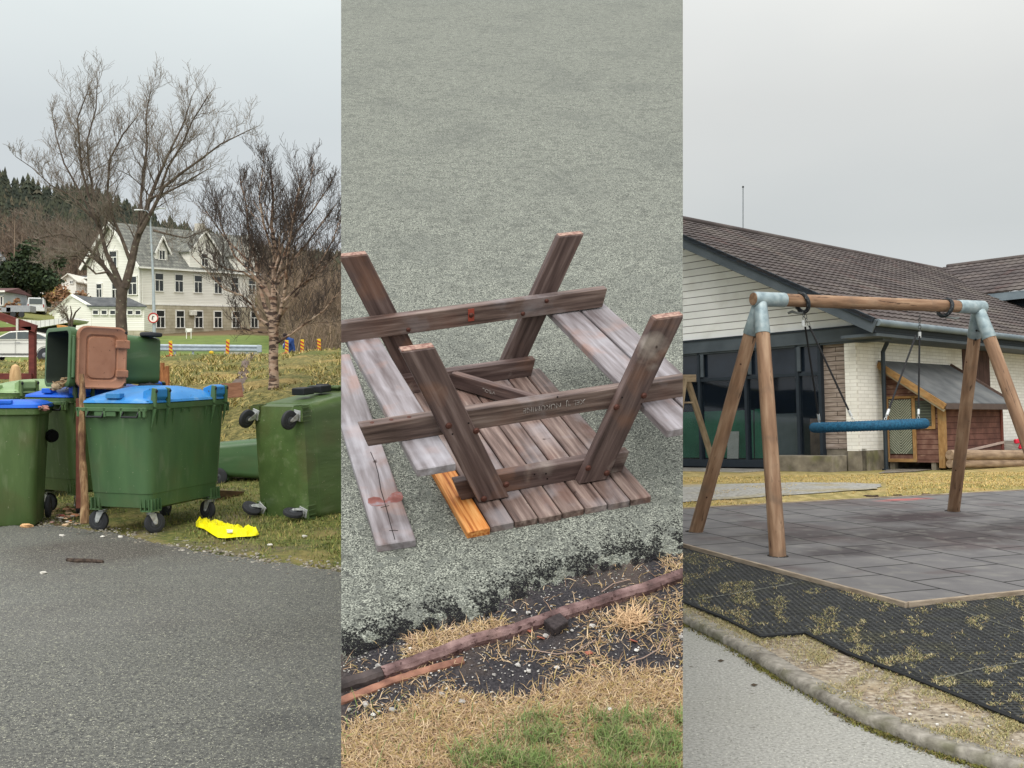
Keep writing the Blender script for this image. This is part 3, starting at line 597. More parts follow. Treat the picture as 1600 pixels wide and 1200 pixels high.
def container(name, label, lidm, M, bodym=green, group='large four-wheeled rubbish containers', W_=1.24, D_=.80, H_=1.20, lid=True, yaws=None):
    t = thing(name, label, 'container', M=M, group=group)
    z0 = .20; b = MB()
    b.loft([rr_ring(W_ * .62, D_ * .62, .06, z0 + .0), rr_ring(W_ * .84, D_ * .82, .08, z0 + .03), rr_ring(W_ * .865, D_ * .85, .09, z0 + .16), rr_ring(W_ * .875, D_ * .86, .09, z0 + .163), rr_ring(W_ * .95, D_ * .95, .08, H_ - .10), rr_ring(W_ * .955, D_ * .955, .08, H_ - .05)])
    rb = b   # moulded ribs under the rim and the caster housings
    for sx in (-1, 1):
        for sy in (-1, 1):
            for k in range(4):
                rb.box((sx * (W_ * .43 - .02 - k * .045), sy * D_ * .415, z0 + .055), (.008, .035, .11)); 
            for k in range(3): rb.box((sx * W_ * .418, sy * (D_ * .43 - .02 - k * .045), z0 + .055), (.035, .008, .11))
            rb.box((sx * W_ * .37, sy * D_ * .36, z0 + .0), (.15, .12, .014))
    for sy in (-1, 1):
        for fx in (-.38, -.20, 0, .1, .2, .38):
            rb.prism([(fx * W_ - .006, sy * D_ * .475, H_ - .06), (fx * W_ - .006, sy * (D_ * .475 + .028), H_ - .06), (fx * W_ - .006, sy * D_ * .465, H_ - (.22 if abs(fx) in (.38, .2) else .12))], (.012, 0, 0))
    b.build('body', bodym, t, smooth=True)
    r = MB(); r.loft([rr_ring(W_ * .955, D_ * .955, .08, H_ - .055), rr_ring(W_, D_, .07, H_ - .05), rr_ring(W_ + .01, D_ + .01, .07, H_ - .0), rr_ring(W_ - .03, D_ - .03, .06, H_ + .004)], True, True)
    r.build('rim', bodym, t, smooth=True)
    # handle housings on the short ends: a skirt with two openings, a bar in each
    for sx in (-1, 1):
        hb = MB(); x = sx * (W_ / 2 + .002)
        for y in (-.37, -.27, -.07, .12, .32, .37): hb.box((x + sx * .008, y * D_ / .8, H_ - .075), (.03, .03, .09))
        hb.box((x + sx * .008, 0, H_ - .05), (.03, D_ * .98, .035)); hb.box((x + sx * .004, -.07, H_ - .09), (.02, .24, .05))
        hb.build('handle_housing', bodym, t, bevel=.004)
        for y in (-.17, .22):
            MB().tube([(x + sx * .01, y - .085, H_ - .07), (x + sx * .035, y - .085, H_ - .118), (x + sx * .035, y + .085, H_ - .118), (x + sx * .01, y + .085, H_ - .07)], .011, 8).build('handle', blackp, t, smooth=True)
        if sx < 0: MB().lathe([(0, 0), (.045, 0), (.045, .02), (.032, .055), (0, .058)], (sx * W_ * .475, .0, H_ - .13), (sx, 0, 0), 16).build('lifting_pin', blackp, t, smooth=True)
    for sx in (-1, 1):
        for sy in (-1, 1): caster(t, (sx * W_ * .36, sy * D_ * .35, z0 - .0), (0, 0, 1), (yaws or {}).get((sx, sy), RG.uniform(0, 6.28)))
    if lid:
        n = 13; l = MB(); rows = []
        for j in range(11):
            v = -1 + 2 * j / 10; row = []
            for i in range(n * 2 - 1):
                u = -1 + 2 * i / (n * 2 - 2); h = .125 * (1 - abs(u) ** 3.2) ** .6 * (1 - abs(v) ** 4) ** .6 if abs(u) < 1 and abs(v) < 1 else 0
                h *= .75 + .25 * math.cos(u * 2.6) ; 
                if v < -.4: h *= 1 - .55 * ((-.4 - v) / .6) * (1 if abs(abs(u) - .55) > .12 else .2)
                row.append(len(l.v)); l.v.append((u * (W_ / 2 - .012), -v * (D_ / 2 - .012), H_ + .03 + h))
            rows.append(row)
        for a, c in zip(rows, rows[1:]):
            for i in range(len(a) - 1): l.f.append((a[i], a[i + 1], c[i + 1], c[i]))
        l.loft([rr_ring(W_ - .03, D_ - .03, .06, H_ + .004), rr_ring(W_ + .012, D_ + .012, .07, H_ + .01), rr_ring(W_ - .01, D_ - .01, .06, H_ + .032)])
        lo = l.build('lid', lidm, t, smooth=True)
        for sx in (-1, 1): MB().box((sx * (W_ / 2 - .045), .0, H_ + .075), (.075, .16, .05)).build('grip', lidm, lo, bevel=.006)
        for fx in (-.36, .36):
            for dx in (-.10, .10):
                hn = MB(); bk = MB(); hn.prism([(fx * W_ + dx - .014, D_ / 2 - .03, H_ - .02), (fx * W_ + dx - .014, D_ / 2 + .03, H_ - .03), (fx * W_ + dx - .014, D_ / 2 + .035, H_ + .14), (fx * W_ + dx - .014, D_ / 2 - .01, H_ + .15)], (.028, 0, 0))
                hn.prism([(fx * W_ + dx - .008, D_ / 2 - .01, H_ - .05), (fx * W_ + dx - .008, D_ / 2 + .03, H_ - .05), (fx * W_ + dx - .008, D_ / 2 - .03, H_ - .26)], (.016, 0, 0))
                bk.lathe([(0, -.004), (.018, -.004), (.018, .004), (0, .004)], (fx * W_ + dx, D_ / 2 + .018, H_ + .12), (1, 0, 0), 12)
                bk.lathe([(0, 0), (.017, 0), (.014, .006), (0, .007)], (fx * W_ + dx, D_ / 2 + .034, H_ + .118), (0, 1, 0), 12)
                ho = hn.build('hinge', bodym, t, bevel=.004); bk.build('hinge_bolt', blackp, ho)
            lm_ = MB().loft([[Vector((fx * W_ + q * .085, D_ / 2 - .07 + yy, H_ + zz)) for yy, zz in ((-.06, .03), (.06, .03), (.09, .06), (.09, .135), (.04, .155), (-.06, .12))] for q in (-1, 1)])
            lm_.build('hinge_bulge', lidm, lo, bevel=.01, seg=2)
    return t
def pose(pc, lx, ly, corner=(0, 0, 0)):
    """matrix that puts local point corner on pc, with local x along lx and y along ly (ground vectors)"""
    x = Vector(lx).normalized(); y = Vector(ly); y = (y - x * y.dot(x)).normalized(); z = x.cross(y); M_ = basis((0, 0, 0), x, y, z)
    M_.translation = Vector(pc) - M_.to_3x3() @ Vector(corner); return M_
def stand(px, Y, alpha, W_=1.24, D_=.8):
    """nearest corner of the rim in column px at distance Y; the long back side goes off to the right at alpha from the depth axis"""
    a = R(alpha); Lg = Vector((math.sin(a), math.cos(a), .02)); Sh = Vector((-math.cos(a), math.sin(a), 0))
    c = at(px, HY, Y); c.z = plane_z(Y + .4)
    # local x = long axis, local y = back side; the back faces the camera's right
    return pose(c, -Lg, -Sh, (W_ / 2, D_ / 2, 0))
container('rubbish_container', 'big upright green container with a light blue domed lid beside the wooden pole', blue, stand(237, 10.0, 19), W_=1.30)
container('rubbish_container', 'upright green container with a deep blue lid, left of the wooden pole', blue_d, stand(110, 11.1, 34), green_d)
container('rubbish_container', 'green container with a pale green lid at the far left edge, mostly hidden', green_l, stand(26, 12.1, 30), green_d)
# two-wheeled bins
def wheelie(name, label, lidm, M, bodym=green, W_=.60, D_=.72, H_=1.04, lid='closed', group='two-wheeled rubbish bins'):
    t = thing(name, label, 'wheelie bin', M=M, group=group)
    outer = [rr_ring(W_ * .80, D_ * .66, .06, .0, dy=-.01), rr_ring(W_ * .82, D_ * .69, .08, .02, dy=-.01), rr_ring(W_ * .86, D_ * .76, .08, H_ * .35), rr_ring(W_ * .93, D_ * .92, .07, H_ - .07)]
    inner = [rr_ring(W_ * .93 - .03, D_ * .92 - .03, .06, H_ + .001), rr_ring(W_ * .84 - .03, D_ * .74 - .03, .06, H_ * .35), rr_ring(W_ * .78, D_ * .62, .05, .03)]
    if lid == 'closed': MB().loft(outer + [rr_ring(W_ * .93, D_ * .92, .07, H_ - .02)]).build('body', bodym, t, smooth=True)
    else:
        MB().loft(outer + [rr_ring(W_ * .935, D_ * .925, .07, H_)] , True, False).build('body', bodym, t, smooth=True)
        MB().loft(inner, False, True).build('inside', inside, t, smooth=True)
    rg_ = MB()
    R0 = [rr_ring(W_ * .93, D_ * .92, .07, H_ - .075), rr_ring(W_, D_, .07, H_ - .06), rr_ring(W_ + .006, D_ + .006, .07, H_ - .004), rr_ring(W_ - .012, D_ - .012, .065, H_ + .003), rr_ring(W_ * .93 - .03, D_ * .92 - .03, .06, H_ + .002)]
    rg_.loft(R0, False, lid == 'closed'); rg_.build('rim', bodym, t, smooth=True)
    for sx in (-1, 1):
        wg = MB().lathe([(.06, -.022), (.1, -.022), (.112, -.014), (.115, 0), (.112, .014), (.1, .022), (.06, .022)], (sx * (W_ * .5 - .03), -D_ / 2 + .09, .115), (1, 0, 0), 28).build('wheel', tyre, t, smooth=True)
        MB().lathe([(0, -.026), (.03, -.026), (.06, -.012), (.075, -.02), (.075, .02), (.06, .012), (.03, .026), (0, .026)], (sx * (W_ * .5 - .03), -D_ / 2 + .09, .115), (1, 0, 0), 20).build('hub', hubm, wg, smooth=True)
    MB().tube([(-W_ * .5, -D_ / 2 + .09, .115), (W_ * .5, -D_ / 2 + .09, .115)], .012, 8).build('axle', blackp, t) if lid == 'closed' else [MB().tube([(q * W_ * .5, -D_ / 2 + .09, .115), (q * W_ * .38, -D_ / 2 + .09, .115)], .018, 8).build('axle', blackp, t) for q in (-1, 1)]
    if lid == 'closed': MB().box((0, -D_ / 2 + .1, .13), (W_ * .62, .16, .2)).build('axle_housing', bodym, t, bevel=.02, seg=2)
    h = MB().tube([(-W_ * .34, -D_ / 2 - .0, H_ - .03), (-W_ * .34, -D_ / 2 - .05, H_ - .02), (W_ * .34, -D_ / 2 - .05, H_ - .02), (W_ * .34, -D_ / 2, H_ - .03)], .014, 8); h.build('handle', bodym, t, smooth=True)
    if lid == 'closed':
        l = MB().loft([rr_ring(W_ + .03, D_ + .03, .08, H_ + .004), rr_ring(W_ + .02, D_ + .02, .08, H_ + .035), rr_ring(W_ - .08, D_ - .08, .08, H_ + .06), rr_ring(W_ - .2, D_ - .2, .08, H_ + .075)]).build('lid', lidm, t, smooth=True)
        MB().box((.0, D_ / 2 - .02, H_ + .06), (.16, .07, .04)).build('grip', lidm, l, bevel=.01, seg=2)
    else:   # lid folded right back against the wheel side, inner side out
        y = -D_ / 2 - .055; zc = H_ - .25 - .05; 
        def rx(w, d, r, yy): return [Vector((p.x, yy, zc + p.y)) for p in rr_ring(w, d, r, 0)]
        l = MB().loft([rx(W_ + .03, .50, .09, y + .03), rx(W_ + .03, .50, .09, y - .012), rx(W_ + .0, .47, .085, y - .018), rx(W_ - .03, .44, .08, y - .006), rx(W_ - .13, .33, .06, y - .0), rx(W_ - .16, .30, .06, y + .02), rx(W_ - .17, .29, .06, y + .02), rx(W_ - .19, .27, .06, y + .004)]).build('lid', lidm, t, smooth=True)
        MB().box((W_ * .24, y - .02, zc - .20), (.09, .03, .15)).build('grip', lidm, l, bevel=.012, seg=2); MB().box((-W_ * .26, y - .02, zc - .20), (.08, .03, .13)).build('grip', lidm, l, bevel=.012, seg=2)
        for sx in (-1, 1): MB().lathe([(0, 0), (.016, 0), (.013, .008), (0, .01)], (sx * (W_ / 2 - .035), y - .018, zc - .235), (0, -1, 0), 10).build('lid_plug', blackp, l)
    return t
def yawM(px, Y, yaw, z=None):
    c = at(px, HY, Y); c.z = plane_z(Y) if z is None else z; return Matrix.Translation(c) @ Matrix.Rotation(R(yaw), 4, 'Z')
wb_ = wheelie('wheelie_bin', 'upright green bin with a bright blue lid at the left edge, standing on the asphalt', blue_d, yawM(18, 10.75, 180 + 14), green_d, W_=.64, D_=.80, H_=1.14)
arc = MB(); cc = []
for k in range(14):
    a = R(20 + 100 * k / 13); cc.append((-.08 + .3 * math.cos(a), .395, .35 + .42 * math.sin(a)))
# the bin lying on its side on top of the lids, its mouth open to the left
Mx = basis(at(238, 560, 11.35), (0, .0, 1), Vector((.05, .98, 0)), Vector((-.97, .06, .0)))
x_ = Vector((0, 0, 1)); y_ = Vector((-.66, .75, 0)).normalized(); z_ = x_.cross(y_); z_ = (z_ + Vector((0, 0, .03))).normalized(); x_ = y_.cross(z_)
tc_ = at(235, 564, 11.75)
wheelie('wheelie_bin', 'green bin lying on top of the containers, its brown lid folded open', brown, basis(tc_, x_, y_, z_), green, W_=.60, D_=.72, H_=.98, lid='open')
# the one lying far back between the containers
lx = Vector((0, 0, 1)); z2 = Vector((.995, .08, -.02)).normalized(); y2 = z2.cross(lx).normalized(); 
wheelie('wheelie_bin', 'green bin lying in the grass behind the gap between the big containers', green_l, basis(at(334, 716, 14.3), Vector((-.06, 1, 0)).normalized(), Vector((0, 0, 1)), Vector((1, .06, 0)).normalized()), green, W_=.60, D_=.62, H_=1.1)
# the tipped container at the right: it lies on its short end, its bottom with the four casters to the left
be = R(33); nm = Vector((math.sin(be) * -1, -math.cos(be) * .0, 0))
sh = Vector((-math.cos(be), math.sin(be), 0)); ax = Vector((math.sin(be), math.cos(be), .0))       # sh along the bottom's short side to the left, ax toward the mouth
up_ = Vector((0, 0, 1)); c0 = at(483, HY, 10.95); c0.z = plane_z(11) - .03
# local x (long) = up, local z (mouth) = ax, local y = z cross x
zl = (ax + Vector((0, 0, .085))).normalized(); xl = (up_ - zl * up_.dot(zl)).normalized(); yl = zl.cross(xl)
Mt = basis((0, 0, 0), xl, yl, zl); Mt.translation = c0 - Mt.to_3x3() @ Vector((-1.36 * .435, (-.42 * .86 if yl.dot(sh) > 0 else .42 * .86), .2))
container('rubbish_container', 'green container tipped on its end with four wheels sticking out to the left', green_l, Mt, green_d, W_=1.36, D_=.84, yaws={(1, 1): .15, (1, -1): .3, (-1, 1): 1.9, (-1, -1): 2.2})
# two black fittings on its upper end
for dx, w in ((0, .16), (.26, .17)): 
    f_ = MB().loft([[Vector((.655 + h, -.02 + yy, .62 + dx + zz)) for yy, zz in ((-.09, -w / 2), (.09, -w / 2), (.09, w / 2), (-.09, w / 2))] for h in (0, .05, .075)]); f_.build('black_fitting', blackp, [o for o in SC.objects if o.name.startswith('rubbish_container')][-1], bevel=.012, seg=2)
# wooden pole
pole_m = mat('split bark pole', [(.3, C3(82, 60, 42)), (.5, C3(128, 98, 68)), (.75, C3(186, 158, 120))], scale=5, detail=8, rough=.8, bump=.8, bscale=30, bdist=.01, stretch=(6, 6, 1), dirt=(4, C3(84, 52, 38), .52, .66, .8))
pb = []
for k in range(15):
    t = k / 14; py = 818 - 233 * t; px = 132 - 5 * t + 1.2 * math.sin(t * 9); Y = 10.0 + .25 * t; p = at(px, py, Y); pb.append(p)
tag(MB().tube(pb, [.038 - .012 * k / 14 + .004 * math.sin(k * 1.7) for k in range(15)], 9).build('wooden_pole', pole_m, smooth=True), 'thin split wooden pole with flaking bark standing between the blue lidded containers', 'pole')
# boards, litter and bag
bw = mat('dirty brown board', [(.3, C3(62, 46, 30)), (.7, C3(98, 74, 48))], scale=8, rough=.7, stretch=(1, 6, 6))
g0 = gl(338, 795, .1); tag(board('board', at(330, 777, 12.3), at(380, 779, 12.9), .17, .025, (0, -1, .1), bw), 'dark brown board standing on edge in the grass behind the big blue lidded container', 'board')
tag(board('board', at(348, 611, 19.5), at(378, 609, 19.8), .27, .04, (0, -1, .1), mat('reddish board', [(.3, C3(126, 86, 66)), (.7, C3(160, 116, 92))], scale=6, rough=.8, stretch=(1, 6, 6))), 'reddish plank panel leaning on the grass bank behind the light blue lid', 'board')
tag(board('board', at(97, 609, 11.9), at(142, 607, 12.0), .1, .05, (0, -1, 0), bw), 'short brown board lying under the open tipped bin', 'board')
tag(MB().box(at(124, 708, 10.9), (.05, .05, 1.1)).build('stake', mat('red brown stake', [(.3, C3(88, 50, 40)), (.7, C3(120, 72, 56))], scale=9, rough=.8)), 'red brown square stake hidden behind the wooden pole', 'stake')
bag_m = mat('yellow fabric', [(.3, C3(226, 214, 8)), (.7, C3(250, 240, 24))], scale=6, rough=.55, bump=.25, bscale=14, bdist=.02)
TE = [(306, 817), (312, 814), (325, 818), (338, 817), (352, 822), (365, 826), (385, 828), (398, 831), (405, 836)]
BE = [(306, 825), (318, 828), (330, 836), (340, 842), (352, 843), (372, 841), (392, 840), (400, 839), (405, 837)]
b = MB(); nu, nv = 90, 26; gr_ = []
for i in range(nu + 1):
    px = 306 + 99 * i / nu; y0_, y1_ = interp(px, TE), interp(px, BE); row = []
    for j in range(nv + 1):
        v = j / nv; py = y0_ + (y1_ - y0_) * v; env = math.sin(math.pi * v) ** .5 * min(1, i / 5, (nu - i) / 5)
        fold = 1 - abs(fbm(px * .045 + v * 1.3, v * 1.6 - px * .03, 3)) * 2.6; cr = 1 - abs(fbm(px * .12 - v * 2, v * 3, 8)) * 2
        row.append(len(b.v)); b.v.append(tuple(gl(px, py, .012 + env * (.014 + .05 * max(0, fold) + .012 * cr))))
    gr_.append(row)
for p_, q_ in zip(gr_, gr_[1:]):
    for j in range(nv): b.f.append((p_[j], p_[j + 1], q_[j + 1], q_[j]))
bg = b.build('yellow_bag', bag_m, smooth=2)
tag(bg, 'crumpled bright yellow fabric bag lying on the grass at the asphalt edge', 'bag')
MB().prism([gl(354, 838, .06), gl(364, 838.5, .06), gl(363, 841, .05), (gl(355, 841.5, .05))], (0, 0, .004)).build('silver_patch', flat('silver cloth', C3(214, 212, 196), .5), bg); 
rl_ = random.Random(4); lt = MB()
for i in range(46):
    px = rl_.gauss(102, 20); py = rl_.gauss(806, 9); 
    if px < 66 or px > 138: continue
    lt.blob(gl(px, min(py, 822), .012), rl_.uniform(.012, .04), 6, .4, (1.3, .8, .4), i)
stuff(lt.build('litter', mat('litter colours', None, island=[(0, C3(196, 120, 84)), (.3, C3(214, 186, 150)), (.55, C3(120, 86, 66)), (.75, C3(224, 220, 212)), (.9, C3(176, 70, 56)), (1, C3(90, 76, 60))], rough=.8)), 'small bits of orange and white litter on the ground by the pole', 'litter')
tag(MB().blob(gl(41, 826, .03), .045, 8, .3, (1.4, .8, .5), 9).build('crumpled_wrapper', flat('orange wrapper', C3(214, 168, 120), .7)), 'small orange wrapper on the asphalt in front of the small bin', 'litter')
rub = MB()
for i in range(150):
    f = rl_.random(); a = at(86 + 34 * f + rl_.gauss(0, 2.5), 604 - 11 * f + rl_.gauss(0, 3.0), 10.8 + .45 * f + rl_.uniform(-.06, .1)); d = Vector((rl_.uniform(-1, 1), rl_.uniform(-.5, .5), rl_.uniform(-.6, .5))).normalized() * rl_.uniform(.02, .05)
    rub.blob(a, rl_.uniform(.012, .028), 6, .4, (1.5, .8, .5), i) if i % 3 else rub.tube([a - d, a, a + d], [.004, .008, .003], 4)
rub.blob(at(86, 604, 10.75), .045, 8, .3, (1, 1, .8), 3)
stuff(rub.build('leaf_litter', mat('dry leaves and twigs', None, island=[(0, C3(120, 92, 68)), (.4, C3(176, 148, 112)), (.7, C3(84, 64, 50)), (1, C3(206, 184, 148))], rough=.9)), 'dry leaves and twigs spilling out of the open tipped bin', 'leaves')
rub = MB()
for i in range(14): rub.blob(at(62 + rl_.gauss(0, 7), 640 + rl_.gauss(-1, 1.2), 10.5 + rl_.uniform(-.1, .1)), rl_.uniform(.015, .035), 6, .35, (1.3, .8, .6), i)
stuff(rub.build('scraps', mat('scraps', None, island=[(0, C3(206, 140, 130)), (.5, C3(120, 92, 80)), (1, C3(220, 200, 180))], rough=.8)), 'pink and brown scraps on the lid of the small front bin', 'litter')
tag(MB().lathe([(0, -.03), (.06, -.03), (.07, 0), (.06, .03), (0, .03)], at(81, 681, 11.0), (.8, -.6, 0), 14).build('black_bag', flat('black shiny bag', C3(16, 16, 18), .3)), 'small black bag hanging between the two left bins', 'bag')
# grass tufts round the bins
gm = mat('verge grass blades', None, island=[(0, C3(92, 112, 48)), (.35, C3(120, 132, 66)), (.6, C3(154, 142, 84)), (.8, C3(78, 94, 42)), (1, C3(176, 158, 104))], rough=.8)
pts = []
while len(pts) < 15000:
    px = rl_.uniform(60, 560); py = rl_.uniform(745, 900); e = interp(px, AP)
    if py > e - 2 + 3 * rl_.random(): continue
    k = fbm(px * .02, py * .05, 6); near = (e - py) / 40
    if rl_.random() < max(0, min(1, .2 + near * .8 + k)): pts.append((*gl(px, py, -.01), min(1, .5 + near * .5)))
blades('verge_grass_tufts', pts, gm, (.02, .06), .0035, .7, Vector((0, 0, 1)), 'short green and yellow grass on the verge around the bins', 'grass', 8)
pts = []
while len(pts) < 16000:
    px = rl_.uniform(-10, 560); Y = rl_.uniform(16.5, 34.5); k = fbm(px * .02, Y * .5, 16)
    if rl_.random() < .45 + k: pts.append(tuple(atL(px, Y)) + (1 + Y * .02,))
blades('bank_grass_tufts', pts, mat('bank grass blades', None, island=[(0, C3(116, 116, 54)), (.35, C3(150, 136, 76)), (.6, C3(186, 160, 104)), (.8, C3(88, 96, 44)), (1, C3(200, 178, 126))], rough=.85), (.05, .13), .009, .9, Vector((0, 0, 1)), 'rough winter grass on the bank below the road', 'grass', 9, flat_=.3)
gt_ = MB()
for i in range(900):
    px = rl_.uniform(60, 560); e = interp(px, AP); py = e + rl_.gauss(-3, 6)
    gt_.blob(gl(px, py, .012 if py > e else .0), rl_.choice((.006, .008, .011, .016)), 5, .35, (1, 1, .6), i)
stuff(gt_.build('edge_grit', mat('edge grit', None, island=[(0, C3(150, 142, 128)), (.5, C3(110, 102, 90)), (.8, C3(190, 184, 172)), (1, C3(84, 78, 70))], rough=.9)), 'grit and small stones along the crumbling asphalt edge', 'grit')
for i, (x, y) in enumerate(((188, 842), (97, 840), (160, 842), (422, 855), (68, 899), (476, 841))): tag(MB().blob(gl(x, y, .02), .02, 7, .3, (1.3, 1, .6), i).build('pale_stone', flat('pale stone', C3(206, 202, 192), .8)), 'pale stone ' + ('on the asphalt below the first wheel of the big container', 'on the asphalt just right of the litter by the pole', 'on the asphalt below the wooden pole', 'on the verge right of the yellow bag', 'lying alone left of the dark stick', 'on the verge below the tipped container')[i], 'stone', 'pale stones near the asphalt edge')
path_m = mat('trodden earth', [(.3, C3(72, 60, 54)), (.7, C3(116, 100, 90))], scale=4, detail=6, rough=.9, bump=.6)
def strip(name, m, pl, pr, dz=.03, n=14):
    mb = MB(); ids = []
    for k in range(n + 1):
        t = k / n; row = []
        for P_ in (pl, pr):
            px = interp(t, [(i / (len(P_) - 1), p[0]) for i, p in enumerate(P_)]); Y = interp(t, [(i / (len(P_) - 1), p[1]) for i, p in enumerate(P_)])
            row.append((px, Y))
        r = []
        for q in range(5):
            px = row[0][0] + (row[1][0] - row[0][0]) * q / 4; Y = row[0][1] + (row[1][1] - row[0][1]) * q / 4; p = atL(px, Y)
            p.z += .22 * fbm(p.x, p.y, 2, .45) + dz * (1 if 0 < q < 4 else -1.5); r.append(len(mb.v)); mb.v.append(tuple(p))
        ids.append(r)
    for a, b_ in zip(ids, ids[1:]):
        for i in range(4): mb.f.append((a[i], a[i + 1], b_[i + 1], b_[i]))
    return struct(mb.build(name, m, smooth=2))
strip('dirt_path', path_m, [(352, 22), (362, 25), (372, 29), (384, 35)], [(384, 22), (390, 25), (392, 29), (402, 35)])
# ------------------------------------------------------------------ LEFT background
red_w = mat('red brown fence paint', [(.3, C3(84, 38, 34)), (.7, C3(112, 54, 46))], scale=8, rough=.7, stretch=(1, 4, 4))
t = thing('wooden_fence', 'red brown wooden fence with a sloping top rail at the far left behind the bins', 'fence', loc=(0, 0, 0))
Yf = 14.5
for px, top in ((51, 512), (-70, 470)):
    a = at(px, top, Yf); b = a.copy(); b.z = plane_z(Yf) - .1; MB().box((a + b) / 2, (.08, .08, a.z - b.z)).build('post', red_w, t, bevel=.004)
board('rail', at(-80, 466, Yf - .07), at(57, 514, Yf - .07), .10, .04, (0, -1, 0), red_w, t); board('rail', at(-80, 518, Yf - .07), at(50, 513, Yf - .07), .055, .04, (0, -1, 0), red_w, t)
board('rail', at(-80, 588, Yf - .07), at(50, 588, Yf - .07), .08, .04, (0, -1, 0), red_w, t); board('brace_strip', at(27, 498, Yf - .1), at(27, 517, Yf - .1), .03, .02, (0, -1, 0), flat('pale strip', C3(206, 200, 190)), t)
wp = mat('pale wooden bollard', [(.3, C3(168, 132, 92)), (.7, C3(206, 172, 128))], scale=6, rough=.8, stretch=(4, 4, 1))
p = at(24, 606, 13.6); tag(MB().lathe([(.07, -.9), (.07, .12), (.065, .2), (.045, .27), (.0, .30)], p, (0, 0, 1), 14).build('wooden_bollard', wp, smooth=True), 'pale round wooden bollard with a pointed top in front of the red fence', 'bollard')
p = at(254, 600, 23); s_m = mat('rusty stump', [(.3, C3(120, 74, 46)), (.7, C3(166, 112, 72))], scale=6, rough=.9, stretch=(5, 5, 1), bump=.5)
b = MB(); 
for k, (dx, h) in enumerate(((-.1, .32), (0, .45), (.1, .38), (.05, .3))): b.tube([(p.x + dx, p.y, p.z - .4), (p.x + dx, p.y, p.z + h)], [.07, .045], 7)
tag(b.build('tree_stump', s_m), 'rusty brown splintered tree stump on the grass bank below the road', 'stump')
# car
carp = mat('champagne car paint', [(.3, C3(214, 212, 200)), (.7, C3(226, 224, 212))], scale=.5, rough=.25, spec=.5, coat=.6)
glass_m = flat('dark car glass', C3(70, 78, 76), .12, spec=.8); glass_g = flat('window glass', C3(44, 50, 54), .12, spec=.7, var=.3, sc=.8); rim_m = flat('car rim', C3(150, 150, 152), .4, .6)
def car():
    Y = 49.0; t = thing('parked_car', 'pale champagne saloon car on the road beyond the red fence, rear end to the right', 'car', M=Matrix.Translation(Vector(((112 - CX) / F * Y, Y, CZ + .52 + .16))) @ Matrix.Rotation(R(3), 4, 'Z'))
    # x from rear bumper (0) to the left (negative)
    prof = [(0, .32), (.03, .62), (0.10, .86), (.35, .98), (1.0, 1.02), (2.9, .98), (3.7, .86), (4.35, .66), (4.5, .42), (4.5, .25), (0.1, .22)]
    def ring(y, f): return [Vector((-x, y, .22 + (z - .22) * f)) for x, z in prof]
    MB().loft([ring(-.86, .94), ring(-.9, .98), ring(0, 1.03), ring(.9, .98), ring(.86, .94)]).build('body', carp, t, bevel=.03, seg=2)
    rp = [(.45, .98), (1.0, 1.26), (1.7, 1.40), (2.4, 1.38), (3.25, .98)]
    MB().loft([[Vector((-x, y, z)) for x, z in rp] for y in (-.74, -.68, .68, .74)]).build('roof', carp, t, bevel=.03, seg=2)
    for y in (-.765,):
        for q in ([(.72, 1.03), (1.12, 1.22), (1.38, 1.30), (1.38, 1.03)], [(1.46, 1.03), (1.46, 1.31), (1.75, 1.345), (2.1, 1.34), (2.1, 1.03)], [(2.16, 1.03), (2.16, 1.335), (2.45, 1.3), (3.0, 1.03)]):
            MB().prism([(-x, y, z) for x, z in q], (0, .02, 0)).build('side_window', glass_m, t)
    tr = flat('dark car trim', C3(60, 58, 54), .5)
    MB().box((-2.2, -.905, .36), (2.4, .02, .05)).build('sill_trim', tr, t); MB().box((-2.2, -.905, .84), (3.4, .01, .012)).build('belt_line', tr, t)
    for x in (.85, 3.6):
        for y in (-.84, .84):
            w = MB().lathe([(.2, -.1), (.3, -.1), (.32, -.07), (.32, .07), (.3, .1), (.2, .1)], (-x, y, .32), (0, 1, 0), 24).build('wheel', tyre, t, smooth=True)
            MB().lathe([(0, -.11), (.06, -.105), (.2, -.09), (.205, .09), (.06, .105), (0, .11)], (-x, y, .32), (0, 1, 0), 10).build('rim', rim_m, w)
            if y < 0: MB().torus((-x, -.905, .34), (0, 1, 0), .345, .012, 20, 5).build('wheel_arch', tr, t)
    for x in (1.42, 2.13): MB().box((-x, -.907, .68), (.012, .006, .6)).build('door_gap', tr, t)
    for x in (1.25, 2.0): MB().box((-x, -.915, .86), (.16, .02, .025)).build('door_handle', rim_m, t)
    MB().box((-3.0, -.98, 1.03), (.18, .16, .12)).build('mirror', carp, t, bevel=.03)
    return t
car()
